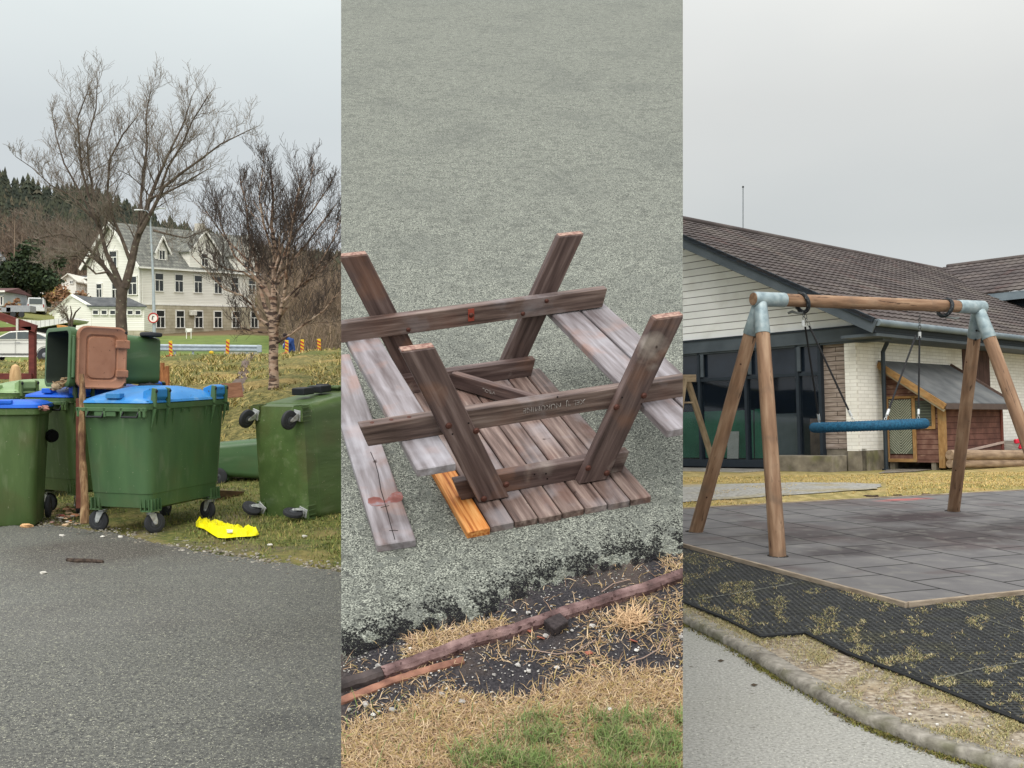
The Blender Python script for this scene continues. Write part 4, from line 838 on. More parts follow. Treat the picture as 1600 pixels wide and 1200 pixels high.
def van():
    Y = 128.0; M = Matrix.Translation(atL(56, Y)) @ Matrix.Rotation(R(20), 4, 'Z'); t = thing('parked_van', 'white van seen from behind, parked under the dark round tree', 'van', M=M)
    w = flat('white van paint', C3(214, 216, 216), .4)
    MB().loft([[Vector((x * s, y, z)) for x, z in ((-.95, .35), (.95, .35), (.98, 1.1), (.82, 1.95), (-.82, 1.95), (-.98, 1.1))] for y, s in ((0, 1), (3.2, 1), (3.3, .98))]).build('body', w, t, bevel=.06, seg=2)
    MB().loft([[Vector((x, y, z)) for x, z in ((-.93, .35), (.93, .35), (.93, 1.15), (-.93, 1.15))] for y in (3.3, 4.4)]).build('bonnet', w, t, bevel=.08, seg=2)
    MB().box((0, -.02, 1.5), (1.4, .05, .62)).build('rear_window', glass_m, t); MB().box((-.9, 2.0, 1.5), (.1, 2.0, .5)).build('side_window', glass_m, t)
    for s in (-.84, .84): MB().box((s, -.02, 1.0), (.12, .06, .35)).build('tail_light', flat('red tail light', C3(150, 40, 36), .4), t)
    for x in (-.85, .85):
        for y in (.8, 3.6): MB().lathe([(0, -.1), (.32, -.1), (.32, .1), (0, .1)], (x, y, .33), (1, 0, 0), 14).build('wheel', tyre, t, smooth=True)
van()
p = atL(33, 118); t = thing('flatbed_trailer', 'grey sided trailer parked in front of the white van', 'trailer', loc=p)
gt = flat('galvanised sheet', C3(150, 152, 156), .5); MB().box((0, 0, .95), (2.6, 1.5, .7)).build('body', gt, t, bevel=.03); MB().box((-1.3, -.2, .85), (1.0, 1.1, .5)).build('side_panel', gt, t)
for x in (-.5, .4): MB().lathe([(0, -.1), (.3, -.1), (.3, .1), (0, .1)], (x, -.78, .34), (0, 1, 0), 14).build('wheel', tyre, t)

# ---- houses
siding = mat('cream siding', [(.3, C3(230, 227, 216)), (.7, C3(242, 239, 229))], scale=.4, rough=.7, brick=(40, .17, .012, C3(186, 180, 164), 0, 'XZ'))
siding_y = mat('cream siding side', [(.3, C3(232, 229, 219)), (.7, C3(243, 241, 232))], scale=.4, rough=.7, brick=(40, .17, .012, C3(186, 180, 164), 0, 'YZ'))
stone = mat('beige basement render', [(.3, C3(150, 142, 122)), (.5, C3(174, 166, 144)), (.7, C3(192, 184, 162))], scale=.9, detail=8, rough=.9, bump=.3, brick=(.9, .35, .02, C3(150, 140, 116), .5, 'XZ'))
slate = mat('grey slate roof', [(.3, C3(92, 93, 88)), (.5, C3(116, 117, 110)), (.7, C3(140, 140, 130))], scale=2.4, detail=8, rough=.85, bump=.3, brick=(.5, .32, .03, C3(86, 86, 82), .5, 'XY'))
dslate = mat('dark slate roof', [(.3, C3(66, 68, 70)), (.7, C3(96, 98, 98))], scale=2, rough=.8)
white = flat('white window trim', C3(232, 230, 222), .6); dark_sh = flat('dark interior pane', C3(40, 44, 44), .2, spec=.6, var=.35, sc=1.5)
def window(par, c, w, h, ax='x', d=.12, mull=1, trans=.62, sill=True, frame=white, pane=None, out=-1):
    """window centred on c in a wall facing out (-1: towards -y for ax x; -x for ax y)"""
    A_ = Vector((1, 0, 0)) if ax == 'x' else Vector((0, 1, 0)); O_ = Vector((0, out, 0)) if ax == 'x' else Vector((out, 0, 0)); Z_ = Vector((0, 0, 1)); c = Vector(c)
    def bx(m_, a, z, da, dz, off, th):
        p = c + A_ * a + Z_ * z + O_ * off; dd = (da, th, dz) if ax == 'x' else (th, da, dz); m_.box(p, dd)
    pn = MB(); bx(pn, 0, 0, w, h, .03, .05); f = MB(); f_ = .09
    bx(f, 0, h / 2, w + 2 * f_, f_ * 1.3, .06, d); bx(f, 0, -h / 2, w + 2 * f_ + (.1 if sill else 0), f_, .08, d + .04)
    for s in (-1, 1): bx(f, s * (w / 2 + f_ / 2), 0, f_, h, .06, d)
    if mull: bx(f, 0, -h * (1 - trans) / 2, .07, h * trans, .065, .06)
    if trans < 1: bx(f, 0, h / 2 - h * (1 - trans), w, .09, .065, .065)
    wo_ = f.build('window', frame, par); pn.build('pane', pane or dark_sh, wo_); return wo_
dB = Vector((.529, 1, .047)); dAo = Vector((-1, .529, .025)); xB = dB.normalized(); yA = (dAo - xB * dAo.dot(xB)).normalized(); nS = xB.cross(yA).normalized()
C0s = at(219, 524, 112.0); MS = basis(C0s, xB, yA, nS)       # x along the front, y along the gable side
S = thing('school_building', 'big cream wooden school with grey slate roof, gables and a beige stone basement', 'building', M=MS)
Wd, Dp, HB, HE, HR = 17.6, 7.6, 3.15, 7.45, 11.6
def lq(px, py):  # front-wall coordinates of a picture point
    g = MS.inverted() @ onplane(px, py, C0s, yA); return g.x, g.z
def sq(px, py):
    g = MS.inverted() @ onplane(px, py, C0s, xB); return g.y, g.z
MB().box((Wd / 2, Dp / 2, HB / 2), (Wd + .16, Dp + .16, HB)).build('basement', stone, S)
MB().box((Wd / 2, Dp / 2, (HB + HE) / 2 + .002), (Wd, Dp, HE - HB)).build('front_wall', siding, S)
MB().box((Wd / 2, -.06, HB + .08), (Wd + .3, .14, .16)).build('band', white, S)
gb = MB(); gb.prism([(-.001, 0, HE), (-.001, Dp, HE), (-.001, Dp / 2, HR - .1)], (.12, 0, 0)); gb.prism([(-.02, 0, HB), (-.02, Dp, HB), (-.02, Dp, HE + .001), (-.02, 0, HE + .001)], (.018, 0, 0)); gb.build('gable_wall', siding_y, S)
rf = MB(); ov = .5; k_ = (HR - HE) / (Dp / 2)
for sg in (0, 1):
    ye = -ov if sg == 0 else Dp + ov; rf.prism([(-ov, ye, HE - ov * k_), (Wd + ov, ye, HE - ov * k_), (Wd + ov, Dp / 2, HR), (-ov, Dp / 2, HR)], (0, 0, .16))
rf.build('roof', slate, S)
MB().box((Wd / 2, -ov - .05, HE - ov * k_ + .05), (Wd + 1, .12, .18)).build('eaves_board', white, S)
for sg in (0, 1):
    ye = -ov if sg == 0 else Dp + ov; board('barge_board', (-ov - .05, ye, HE - ov * k_ + .02), (-ov - .05, Dp / 2, HR + .05), .32, .08, (1, 0, 0), white, S)
def dormer(xc, w, zb, zt, yb, big=False, name='dormer'):
    # a gabled front set on the roof or, for the big ones, rising from the wall
    ze = zb + (zt - zb) * .5; yfr = yb; ybk = Dp / 2
    o = MB().prism([(xc - w / 2, yfr, zb), (xc + w / 2, yfr, zb), (xc + w / 2, yfr, ze), (xc, yfr, zt - .15), (xc - w / 2, yfr, ze)], (0, ybk - yfr, 0)).build(name, siding, S)
    r = MB(); e = .28
    for s in (-1, 1):
        r.prism([(xc + s * (w / 2 + e), yfr - .3, ze - e * (zt - ze) / (w / 2)), (xc, yfr - .3, zt), (xc, yfr - .3, zt + .12), (xc + s * (w / 2 + e), yfr - .3, ze - e * (zt - ze) / (w / 2) + .12)], (0, ybk - yfr + .2, 0))
    r.build('dormer_roof', slate, o)
    for s in (-1, 1): board('barge_board', (xc + s * (w / 2 + e), yfr - .32, ze - e * (zt - ze) / (w / 2) + .0), (xc, yfr - .32, zt + .05), .2, .06, (0, 1, 0), white, o)
    return o
xa, _ = lq(256, 400); d1 = dormer(xa, 1.7, HE + .2, HE + 2.9, .35); window(S, (xa, .33, HE + 1.0), .75, 1.0, mull=1, trans=1)
for pxc, pxw in ((316, 44), (383, 34)):
    x0_, _ = lq(pxc - pxw / 2, 430); x1_, _ = lq(pxc + pxw / 2, 430); dormer((x0_ + x1_) / 2, x1_ - x0_, HE - .4, HE + 3.9, -.25, name='front_gable'); window(S, ((x0_ + x1_) / 2, -.27, HE + .75), .9, 1.4)
for px in (248, 279, 309, 340, 366, 393):
    x, _ = lq(px, 446); window(S, (x, 0, 5.55), 1.12, 1.9)
for px in (249, 280, 309, 339, 367, 396):
    x, _ = lq(px, 497); window(S, (x, -.08, 1.7), 1.12, 1.85, sill=True)
x, z = lq(298, 489); MB().box((x, -.35, z), (.8, .4, .55)).build('air_unit', flat('white unit', C3(214, 212, 200)), S, bevel=.04)
for px, py, w, h in ((156, 454, .75, 1.45), (208, 446, 1.2, 1.9), (181, 455, .8, 1.6), (178, 405, 1.0, 1.7)):
    y, z = sq(px, py); window(S, (-.02, y, z), w, h, ax='y')
MB().box((-.06, -.06, (HB + HE) / 2), (.16, .16, HE - HB)).build('corner_board', white, S); MB().tube([(.25, -.12, HB * .1), (.25, -.12, HE)], .05, 6).build('downpipe', white, S)
ch = MB().box((Wd * .72, Dp / 2, HR + .3), (.8, .8, 1.5)); ch.build('chimney', flat('pale chimney', C3(190, 184, 172)), S)
# annex
Ya = 96.0; ca = at(143, 517, Ya); MA = basis(ca, Vector((.995, .1, 0)), Vector((-.1, .995, 0)), (0, 0, 1)); ka = F / Ya
Sx = thing('school_annex', 'low cream annex with dark roof and small windows, behind the big bare tree', 'building', M=MA)
wl = 80 / ka; he = 37 / ka
MB().box((wl / 2, 2, he / 2), (wl, 4, he)).build('wall', siding, Sx); MB().box((wl / 2, 1.98, -.4), (wl + .06, 4.1, .9)).build('basement', stone, Sx)
MB().box((wl / 2, -.12, he + .0), (wl + .5, .14, .18)).build('eaves_board', white, Sx)
MB().prism([(-.3, -.3, he + .02), (wl + .3, -.3, he + .02), (wl - 2.0 + .2, 2, he + .9), (-.3 - .9, 2, he + .95)], (0, .0, .1)).build('roof', dslate, Sx)
for px in (149.5, 162.5, 175.5, 202, 214): window(Sx, ((px - 143) / ka, 0, (517 - 488) / ka), .42, .42, mull=0, trans=1, sill=False)
# gabled west end of the annex
ge = MB(); ge.prism([(-.002, 0, 0), (-.002, 0, he), (-2.0, 1.2, he + 1.05), (-3.9, 2.4, he - .2), (-3.9, 2.4, 0)], (.0, .3, 0)); ge.build('gable_wall', siding, Sx)
board('barge_board', (0.05, -.15, he + .05), (-2.0, 1.05, he + 1.15), .22, .08, (.3, -1, 0), white, Sx); board('barge_board', (-2.0, 1.05, he + 1.15), (-4.3, 2.4, he - .5), .22, .08, (.3, -1, 0), white, Sx)
MB().prism([(0, 0, he + .1), (-2.0, 1.2, he + 1.2), (-1.2, 3.5, he + 1.0), (.5, 2.2, he + .9)], (0, 0, .08)).build('roof', dslate, Sx)
def house(name, label, px0, px1, pyb, pye, pyr, Y, wm, rm, wins=(), gable=False, group=None):
    k = F / Y; c = at((px0 + px1) / 2, pyb, Y); w = (px1 - px0) / k; h = (pyb - pye) / k; r = (pye - pyr) / k
    t = thing(name, label, 'house', loc=c, group=group)
    MB().box((0, 3, h / 2 - 1), (w, 6, h + 2)).build('wall', wm, t)
    if gable:
        MB().prism([(-w / 2, -.0, h), (w / 2, 0, h), (0, 0, h + r)], (0, 6, 0)).build('gable_wall', wm, t); b = MB()
        for s in (-1, 1): b.prism([(s * (w / 2 + .5), -.5, h - .5 * r / (w / 2)), (0, -.5, h + r), (0, -.5, h + r + .18), (s * (w / 2 + .5), -.5, h - .5 * r / (w / 2) + .18)], (0, 7, 0))
        b.build('roof', rm, t)
    else: MB().prism([(-w / 2 - .4, -.6, h), (-w / 2 - .4, 3, h + r), (-w / 2 - .4, 6.6, h)], (w + .8, 0, 0)).build('roof', rm, t); MB().box((0, -.62, h + .02), (w + .8, .08, .2)).build('eaves_board', white, t)
    for px, py, ww, hh in wins: window(t, ((px - (px0 + px1) / 2) / k, 0, (pyb - py) / k), ww / k, hh / k, mull=1, trans=1, sill=False)
    return t
gw = flat('grey house wall', C3(158, 164, 172), .8, sc=.5); ww_ = flat('white house wall', C3(212, 208, 196), .8, sc=.5); rr_ = flat('red brown roof', C3(98, 70, 68), .8, sc=1)
house('grey_house', 'tall grey house with a red brown gable roof at the left edge on the hillside', -22, 20, 446, 398, 391, 190, gw, rr_, ((2, 404, 5, 7), (13, 404, 5, 7), (4, 418, 4, 6), (12, 434, 4, 7)), True)
house('white_cottage', 'low whitish cottage with a dark roof behind the dark round tree', 6, 74, 480, 459, 452, 150, ww_, dslate, ((10, 467, 5, 8), (32, 467, 4, 8)))
house('porch_house', 'pale house corner with a porch post and brown roof at the left edge', -30, 6, 494, 456, 447, 125, flat('pale grey wall', C3(176, 182, 184), .8, sc=.5), rr_, ((1, 470, 7, 14),))
house('hillside_house', 'small white house with a dark roof and balcony left of the school', 118, 146, 449, 435, 428, 170, ww_, dslate, ((124, 439, 5, 6), (131, 439, 5, 6), (138, 439, 5, 6)))
house('cream_house', 'small cream gabled house left of the white one, half behind shrubs', 96, 119, 456, 438, 429, 165, siding, ww_, ((112, 441, 4, 5),), True)
house('white_garage', 'white flat building beside the white van behind the dark round tree', 57, 73, 484, 473, 471, 145, ww_, white)
# long white striped wall and tarpaulin left of the annex
def wallpoly(name, label, cat, pts, Y, th, m):
    return tag(MB().prism([at(x, y, Y) for x, y in pts], (0, th, 0)).build(name, m), label, cat)
wallpoly('greenhouse_roof', 'long white ribbed low roof sloping up to the left of the annex', 'roof', [(10, 497), (60, 501), (112, 496), (116, 499), (112, 503), (60, 512), (30, 507), (10, 505)], 84, 3, mat('white ribbed sheet', [(.3, C3(206, 204, 200)), (.7, C3(226, 224, 220))], scale=1, rough=.6, brick=(.35, 40, .03, C3(170, 168, 164), 0, 'XZ')))
wallpoly('dark_wall', 'black low wall under the white ribbed roof', 'wall', [(38, 510), (60, 512), (104, 503), (100, 519), (50, 520)], 84.5, 2, flat('dark wall', C3(40, 40, 42), .9))
wallpoly('orange_container', 'small orange brown skip at the end of the black wall', 'skip', [(88, 507), (103, 510), (102, 521), (92, 520)], 82, 1.5, flat('orange brown', C3(190, 134, 72), .8))
wallpoly('stone_wall', 'pale dry stone wall left of the annex above the shrub', 'wall', [(82, 483), (98, 480), (118, 482), (118, 494), (82, 494)], 120, 2, mat('pale stone', [(.3, C3(150, 140, 122)), (.7, C3(204, 196, 178))], scale=1.5, rough=.9))
# lamp post with sign
Yl = 62.0; bl = atL(241, Yl); grey_p = flat('galvanised pole', C3(168, 176, 180), .5, .2)
tp = at(234, 332, Yl); t = thing('street_lamp', 'tall grey lamp post with a double arm in front of the school corner', 'street lamp', loc=bl)
h_ = tp.z - bl.z; MB().tube([(0, 0, -.3), (0, 0, 1.5), (-.05, 0, h_ * .5), (-.25, 0, h_)], [.11, .1, .075, .045], 10).build('pole', grey_p, t, smooth=True)
lw = flat('lamp housing', C3(214, 216, 216), .4)
for s in (-1, 1):
    MB().tube([(-.25, 0, h_ - .1), (-.25 + s * .18, 0, h_ + .1), (-.25 + s * .5, 0, h_ + .14 + (.08 if s > 0 else -.02))], .03, 6).build('arm', grey_p, t, smooth=True)
    z = h_ + .15 + (.08 if s > 0 else -.02); MB().loft([[Vector((-.25 + s * x, yy, z + zz)) for yy, zz in ((-.09 * w, -.02), (.09 * w, -.02), (.07 * w, .05), (-.07 * w, .05))] for x, w in ((.35, .5), (.5, 1), (.85, .9), (.9, .4))]).build('lamp_head', lw, t, bevel=.01)
sg = bl + Vector((.0, -.16, (at(241, 497, Yl).z - bl.z))); t = thing('road_sign', 'round red rimmed road sign with an arrow fixed on the lamp post', 'road sign', loc=sg)
MB().lathe([(0, 0), (.3, 0), (.3, .02), (0, .02)], (0, 0, 0), (0, -1, 0), 28).build('plate', flat('sign white', C3(230, 222, 214), .5), t); MB().torus((0, -.022, 0), (0, 1, 0), .265, .035, 30, 6).build('red_ring', flat('sign red', C3(176, 44, 40), .5), t)
ar = MB().bar((-.02, -.026, -.14), (-.02, -.026, .1), .03, .006, (0, 1, 0)); ar.bar((-.02, -.026, .1), (.08, -.026, .06), .03, .006, (0, 1, 0)); ar.bar((-.08, -.027, -.1), (-.02, -.027, .13), .03, .006, (0, 1, 0)); ar.build('arrow', flat('sign black', C3(40, 36, 36), .6), t)
# guard rail and stone kerb wall behind it
gz = flat('galvanised rail', C3(160, 170, 176), .45, .3)
Yg = 50.5; t = thing('guard_rail', 'galvanised steel guard rail along the far side of the road', 'guard rail', loc=(0, 0, 0))
def ax_(px, py, Y=Yg): return at(px, py, Y)
x0, x1 = ax_(236, 544).x, ax_(405, 544).x
for (dz, w) in ((0, 0),):
    zt0 = ax_(236, 543).z; zt1 = ax_(405, 544.5).z
    b = MB(); pr = [(0, .16), (-.05, .11), (-.05, .06), (0, .02), (0, -.02), (-.05, -.06), (-.05, -.11), (0, -.16), (.015, -.16), (.015, .16)]
    b.loft([[Vector((x, Yg + yy, z + zz)) for yy, zz in pr] for x, z in ((x0, zt0), ((x0 + x1) / 2, (zt0 + zt1) / 2), (x1, zt1))]).build('rail', gz, t)
for k in range(6):
    x = x0 + (x1 - x0) * (k + .3) / 6; z = zt0 + (zt1 - zt0) * (k + .3) / 6; MB().box((x, Yg + .09, z - .25), (.09, .06, .75)).build('post', gz, t)
MB().loft([[Vector((x1 - .1, Yg - .05, zt1 + q)), Vector((x1 + .12, Yg - .03, zt1 + q * .9)), Vector((x1 + .12, Yg + .05, zt1 + q * .9)), Vector((x1 - .1, Yg + .06, zt1 + q))] for q in (-.2, .17)]).build('end_piece', gz, t, bevel=.02)
tag(MB().prism([ax_(350, 549, 51.2), ax_(402, 548, 51.2), ax_(402, 556, 51.2), ax_(350, 558, 51.2)], (0, .4, 0)).build('block_wall', mat('pale block wall', [(.3, C3(146, 142, 128)), (.7, C3(180, 176, 160))], scale=2, rough=.9, brick=(.32, .22, .02, C3(110, 106, 96), 0, 'XZ'))), 'low pale block wall under the end of the guard rail', 'wall')
# striped markers
yel = flat('marker yellow', C3(206, 172, 40), .6); redp = flat('marker red', C3(168, 50, 42), .6)
def marker(px, pyt, pyb, Y, lab, base=True):
    k = F / Y; h = (pyb - pyt) / k; p = at(px, pyb, Y); t = thing('road_marker', lab, 'road marker', M=Matrix.Translation(p) @ Matrix.Rotation(RG.uniform(-.05, .05), 4, 'Y'), group='red and yellow striped road markers')
    w = .15; MB().box((0, 0, h * .53), (w, .04, h * .9)).build('panel', yel, t, bevel=.01); b = MB()
    for i in range(4):
        z = h * (.14 + .22 * i); b.prism([(-w / 2, -.025, z), (w / 2, -.025, z - .13 * h), (w / 2, -.025, z - .02 * h), (-w / 2, -.025, z + .11 * h)], (0, .004, 0))
    b.build('red_stripes', redp, t)
    if base: MB().box((0, 0, .03), (.32, .3, .09)).build('foot', redp, t, bevel=.02)
marker(267, 532, 558, 47, 'striped road marker in front of the left part of the guard rail'); marker(355, 530, 557, 47, 'striped road marker in front of the right part of the guard rail')
marker(448, 531, 554, 46, 'striped road marker just right of the birch trunk, beside the person'); marker(472, 530, 554, 46, 'middle one of the striped markers right of the birch'); marker(499, 529, 553, 46, 'rightmost striped road marker on the bank top')
tag(MB().blob(at(330, 551, 47), .11, 8, .1, (1, 1, .8), 2).build('warning_lamp', yel), 'small yellow warning lamp on the road between the two left markers', 'lamp')
p = at(295, 516, 95); t = thing('notice_board', 'small white notice board on two legs on the lawn before the school', 'sign board', loc=p)
MB().box((0, 0, 0), (.55, .05, .33)).build('panel', white, t)
for s in (-.2, .2): MB().box((s, 0, -.4), (.05, .05, .75)).build('leg', white, t)
# ---- person in a blue jacket, bending, partly behind the bank's edge
def person():
    Y = 46.5; base = at(457, 562, Y); t = thing('person', 'person in a blue jacket bending over beside the striped markers right of the birch', 'person', loc=base)
    me = bpy.data.meshes.new('person_body'); J = {'pel': (0, 0, .62), 'sp': (-.06, -.06, .78), 'ch': (-.14, -.1, .88), 'nk': (-.2, -.13, .93), 'hd': (-.26, -.16, .99), 'ht': (-.29, -.18, 1.04),
        'lk': (.08, -.1, .36), 'la': (.08, .02, .08), 'lf': (.08, -.12, .04), 'rk': (-.08, -.14, .36), 'ra': (-.08, .0, .08), 'rf': (-.08, -.14, .04),
        'ls': (-.02, -.14, .86), 'le': (-.1, -.3, .66), 'lh': (-.22, -.36, .52), 'rs': (-.24, -.02, .84), 're': (-.32, -.12, .62), 'rh': (-.34, -.24, .46)}
    ks = list(J); rad = dict(pel=.13, sp=.135, ch=.14, nk=.055, hd=.09, ht=.075, lk=.07, la=.045, lf=.04, rk=.07, ra=.045, rf=.04, ls=.07, le=.05, lh=.04, rs=.07, re=.05, rh=.04)
    E_ = [('pel', 'sp'), ('sp', 'ch'), ('ch', 'nk'), ('nk', 'hd'), ('hd', 'ht'), ('pel', 'lk'), ('lk', 'la'), ('la', 'lf'), ('pel', 'rk'), ('rk', 'ra'), ('ra', 'rf'), ('ch', 'ls'), ('ls', 'le'), ('le', 'lh'), ('ch', 'rs'), ('rs', 're'), ('re', 'rh')]
    me.from_pydata([J[k] for k in ks], [(ks.index(a), ks.index(b)) for a, b in E_], []); o = bpy.data.objects.new('body', me); COL.objects.link(o); o.parent = t
    sk = o.modifiers.new('skin', 'SKIN'); o.modifiers.new('sub', 'SUBSURF').render_levels = 1
    for i, k in enumerate(ks): me.skin_vertices[0].data[i].radius = (rad[k], rad[k])
    me.materials.append(flat('blue jacket', C3(36, 66, 120), .7))
    MB().blob((-.285, -.175, 1.05), .1, 10, .06, (1, 1, .8), 1).build('hair', flat('dark hair', C3(44, 36, 34), .9), t); MB().tube([(-.26, .02, .72), (-.36, -.1, .60)], [.07, .06], 8).build('white_sleeve', flat('white cloth', C3(220, 222, 226), .7), t)
person()

# ------------------------------------------------------------------ trees
def limb_pts(pts, Y, k, wob=0): return [(at(x, y, Y + dz), (.8 if r > 5 else .66) * r / k) for (x, y, r), dz in zip(pts, wob or [0] * len(pts))]
class Tree:
    dn = .75
    def __init__(s, seed, rmin, sides=5): s.mb = MB(); s.tw = MB(); s.rg = random.Random(seed); s.rmin = rmin; s.n = 0
    def limb(s, PR, density=1.0, L=2.0, upb=.25, depth=2, start=.25, spread=.9):
        pts = [p for p, r in PR]; rad = [r for p, r in PR]
        density *= s.dn
        s.mb.tube(pts, rad, 8 if rad[0] > .06 else 6)
        tot = sum((b - a).length for a, b in zip(pts, pts[1:])); acc = 0; nxt = tot * start
        for i in range(len(pts) - 1):
            a, b = pts[i], pts[i + 1]; seg = (b - a).length; d = (b - a).normalized()
            while acc + seg >= nxt:
                t = (nxt - acc) / seg; q = a.lerp(b, t); f = nxt / tot; r = rad[i] + (rad[i + 1] - rad[i]) * t
                ax = d.orthogonal().normalized(); ax.rotate(Quaternion(d, s.rg.uniform(0, 6.28))); nd = (d * s.rg.uniform(.3, .9) + ax * spread * s.rg.uniform(.6, 1.2) + Vector((0, 0, upb))).normalized()
                s.branch(q, nd, L * (1.05 - .6 * f) * s.rg.uniform(.55, 1.25), min(r * .45, .05), depth, upb); nxt += L * .16 / density * s.rg.uniform(.5, 1.4)
            acc += seg
        s.branch(pts[-1], (pts[-1] - pts[-2]).normalized(), L * .32, rad[-1], max(1, depth - 1), upb)
    def branch(s, p, d, L, r, depth, upb):
        if s.n > s.cap: return
        n = 5 if depth > 0 else 3; pts = [p]; rr = [r]; q = p.copy(); dd = d.copy()
        for i in range(n):
            dd = (dd + Vector((s.rg.gauss(0, .2), s.rg.gauss(0, .2), s.rg.gauss(0, .14) + upb * .35))).normalized(); q = q + dd * (L / n); pts.append(q.copy()); rr.append(max(s.rmin, r * (1 - .75 * (i + 1) / n)))
            if depth > 0 and i >= 0:
                for _ in range(s.k if depth > 1 else s.k1):
                    ax = dd.orthogonal().normalized(); ax.rotate(Quaternion(dd, s.rg.uniform(0, 6.28))); nd = (dd * s.rg.uniform(.5, 1) + ax * s.rg.uniform(.45, .95) + Vector((0, 0, upb * .6))).normalized()
                    s.branch(q, nd, L * s.rg.uniform(.35, .62), max(s.rmin, r * .36), depth - 1, upb)
        s.n += 1
        (s.mb if depth > 1 else s.tw).tube(pts, rr, 4 if depth > 1 else 3, False)
bark_b = mat('grey brown bark', [(.3, C3(64, 54, 48)), (.6, C3(92, 80, 70)), (.8, C3(118, 106, 92))], scale=3, detail=7, rough=.9, bump=.6, bscale=14, bdist=.03, specks=[(5, C3(128, 128, 108), .66, .72)])
twig_b = flat('bare twigs', C3(132, 120, 108), .9); twig_p = flat('purplish bare twigs', C3(130, 117, 111), .9); twig_d = flat('dark bare twigs', C3(84, 74, 68), .9)
Yt = 62.0; kt = F / Yt
T1 = Tree(3, .007); T1.k = 2; T1.k1 = 1; T1.cap = 16000
big = [
 ([(190, 540, 12.5), (190, 515, 11), (189, 490, 10.2), (190, 462, 10.5), (192, 448, 10)], None, 0, 0),
 ([(190, 455, 7), (178, 438, 6), (165, 420, 5), (150, 400, 4.2), (122, 372, 3), (95, 366, 2), (62, 372, 1.3)], (0, .2, .3, .5, .6, .8, 1), 2.6, 2),
 ([(165, 420, 4), (145, 402, 3), (118, 395, 2.4), (80, 388, 1.7), (40, 382, 1.1)], (.3, .6, .9, 1.2, 1.4), 2.2, 2),
 ([(190, 450, 7), (178, 420, 6), (166, 395, 5), (158, 365, 4.5), (150, 345, 4), (138, 305, 3.4), (127, 262, 2.9), (124, 222, 2.4), (121, 185, 1.7), (140, 135, 1)], [-.1 * i for i in range(10)], 2.7, 2),
 ([(158, 365, 4), (150, 320, 3), (140, 270, 2.6), (136, 220, 2.2), (150, 170, 1.6), (152, 128, 1)], [.2 * i for i in range(6)], 2.5, 2),
 ([(150, 345, 3), (125, 300, 2.5), (100, 255, 2), (88, 215, 1.5), (82, 180, 1)], [.3 * i for i in range(5)], 2.3, 2),
 ([(150, 345, 2.6), (110, 305, 2), (80, 290, 1.5), (50, 262, 1), (25, 245, .8)], [-.3 * i for i in range(5)], 1.8, 2),
 ([(195, 450, 9), (205, 412, 8), (212, 380, 7), (222, 350, 6), (234, 310, 5), (250, 270, 3.8), (266, 235, 2.7), (288, 190, 1.8), (300, 150, 1.1)], [.1 * i for i in range(9)], 2.8, 2),
 ([(218, 365, 5.5), (240, 325, 4.6), (256, 292, 4), (284, 270, 3.2), (312, 250, 2.5), (345, 225, 1.8), (392, 202, 1.1)], [-.2 * i for i in range(7)], 2.5, 2),
 ([(250, 298, 3.4), (262, 262, 2.8), (285, 225, 2.3), (300, 190, 1.8), (325, 150, 1.2)], [-.3 * i for i in range(5)], 2.5, 2),
 ([(222, 350, 5), (220, 310, 3.6), (224, 270, 3), (230, 225, 2.3), (228, 180, 1.6), (236, 140, 1)], [.3 * i for i in range(6)], 2.6, 2),
 ([(205, 412, 5), (190, 372, 4), (176, 340, 3.4), (168, 300, 3), (171, 250, 2.5), (192, 210, 1.9), (212, 185, 1.2)], [-.2 * i for i in range(7)], 2.2, 2),
 ([(234, 310, 3.2), (262, 300, 2.4), (292, 285, 1.9), (318, 268, 1.3)], [.4 * i for i in range(4)], 2.0, 2),
 ([(240, 360, 3), (262, 366, 2.2), (290, 372, 1.6), (322, 360, 1)], [-.4 * i for i in range(4)], 1.6, 2),
 ([(168, 425, 3), (150, 428, 2.4), (120, 400, 2), (92, 402, 1.5), (60, 410, 1)], [-.4 * i for i in range(5)], 1.6, 2)]
for pts, wob, Lm, dp in big:
    PR = limb_pts(pts, Yt, kt, wob)
    if not Lm: T1.mb.tube([p for p, r in PR], [r for p, r in PR], 12)
    else: T1.limb(PR, 1.25, Lm * 1.05, .33, dp, .2, .9)
def plant(name, T_, label, cat, origin, mt, mw, part2='crown'):
    t = thing(name, label, cat, loc=origin); off = Vector(origin)
    for m_ in (T_.mb, T_.tw): m_.v = [(x - off.x, y - off.y, z - off.z) for x, y, z in m_.v]
    T_.mb.build('trunk', mt, t, smooth=True); T_.tw.build(part2, mw, t, smooth=2); return t
plant('bare_tree', T1, 'big leafless tree with a forked trunk standing in front of the school', 'tree', at(190, 540, Yt), bark_b, twig_b)
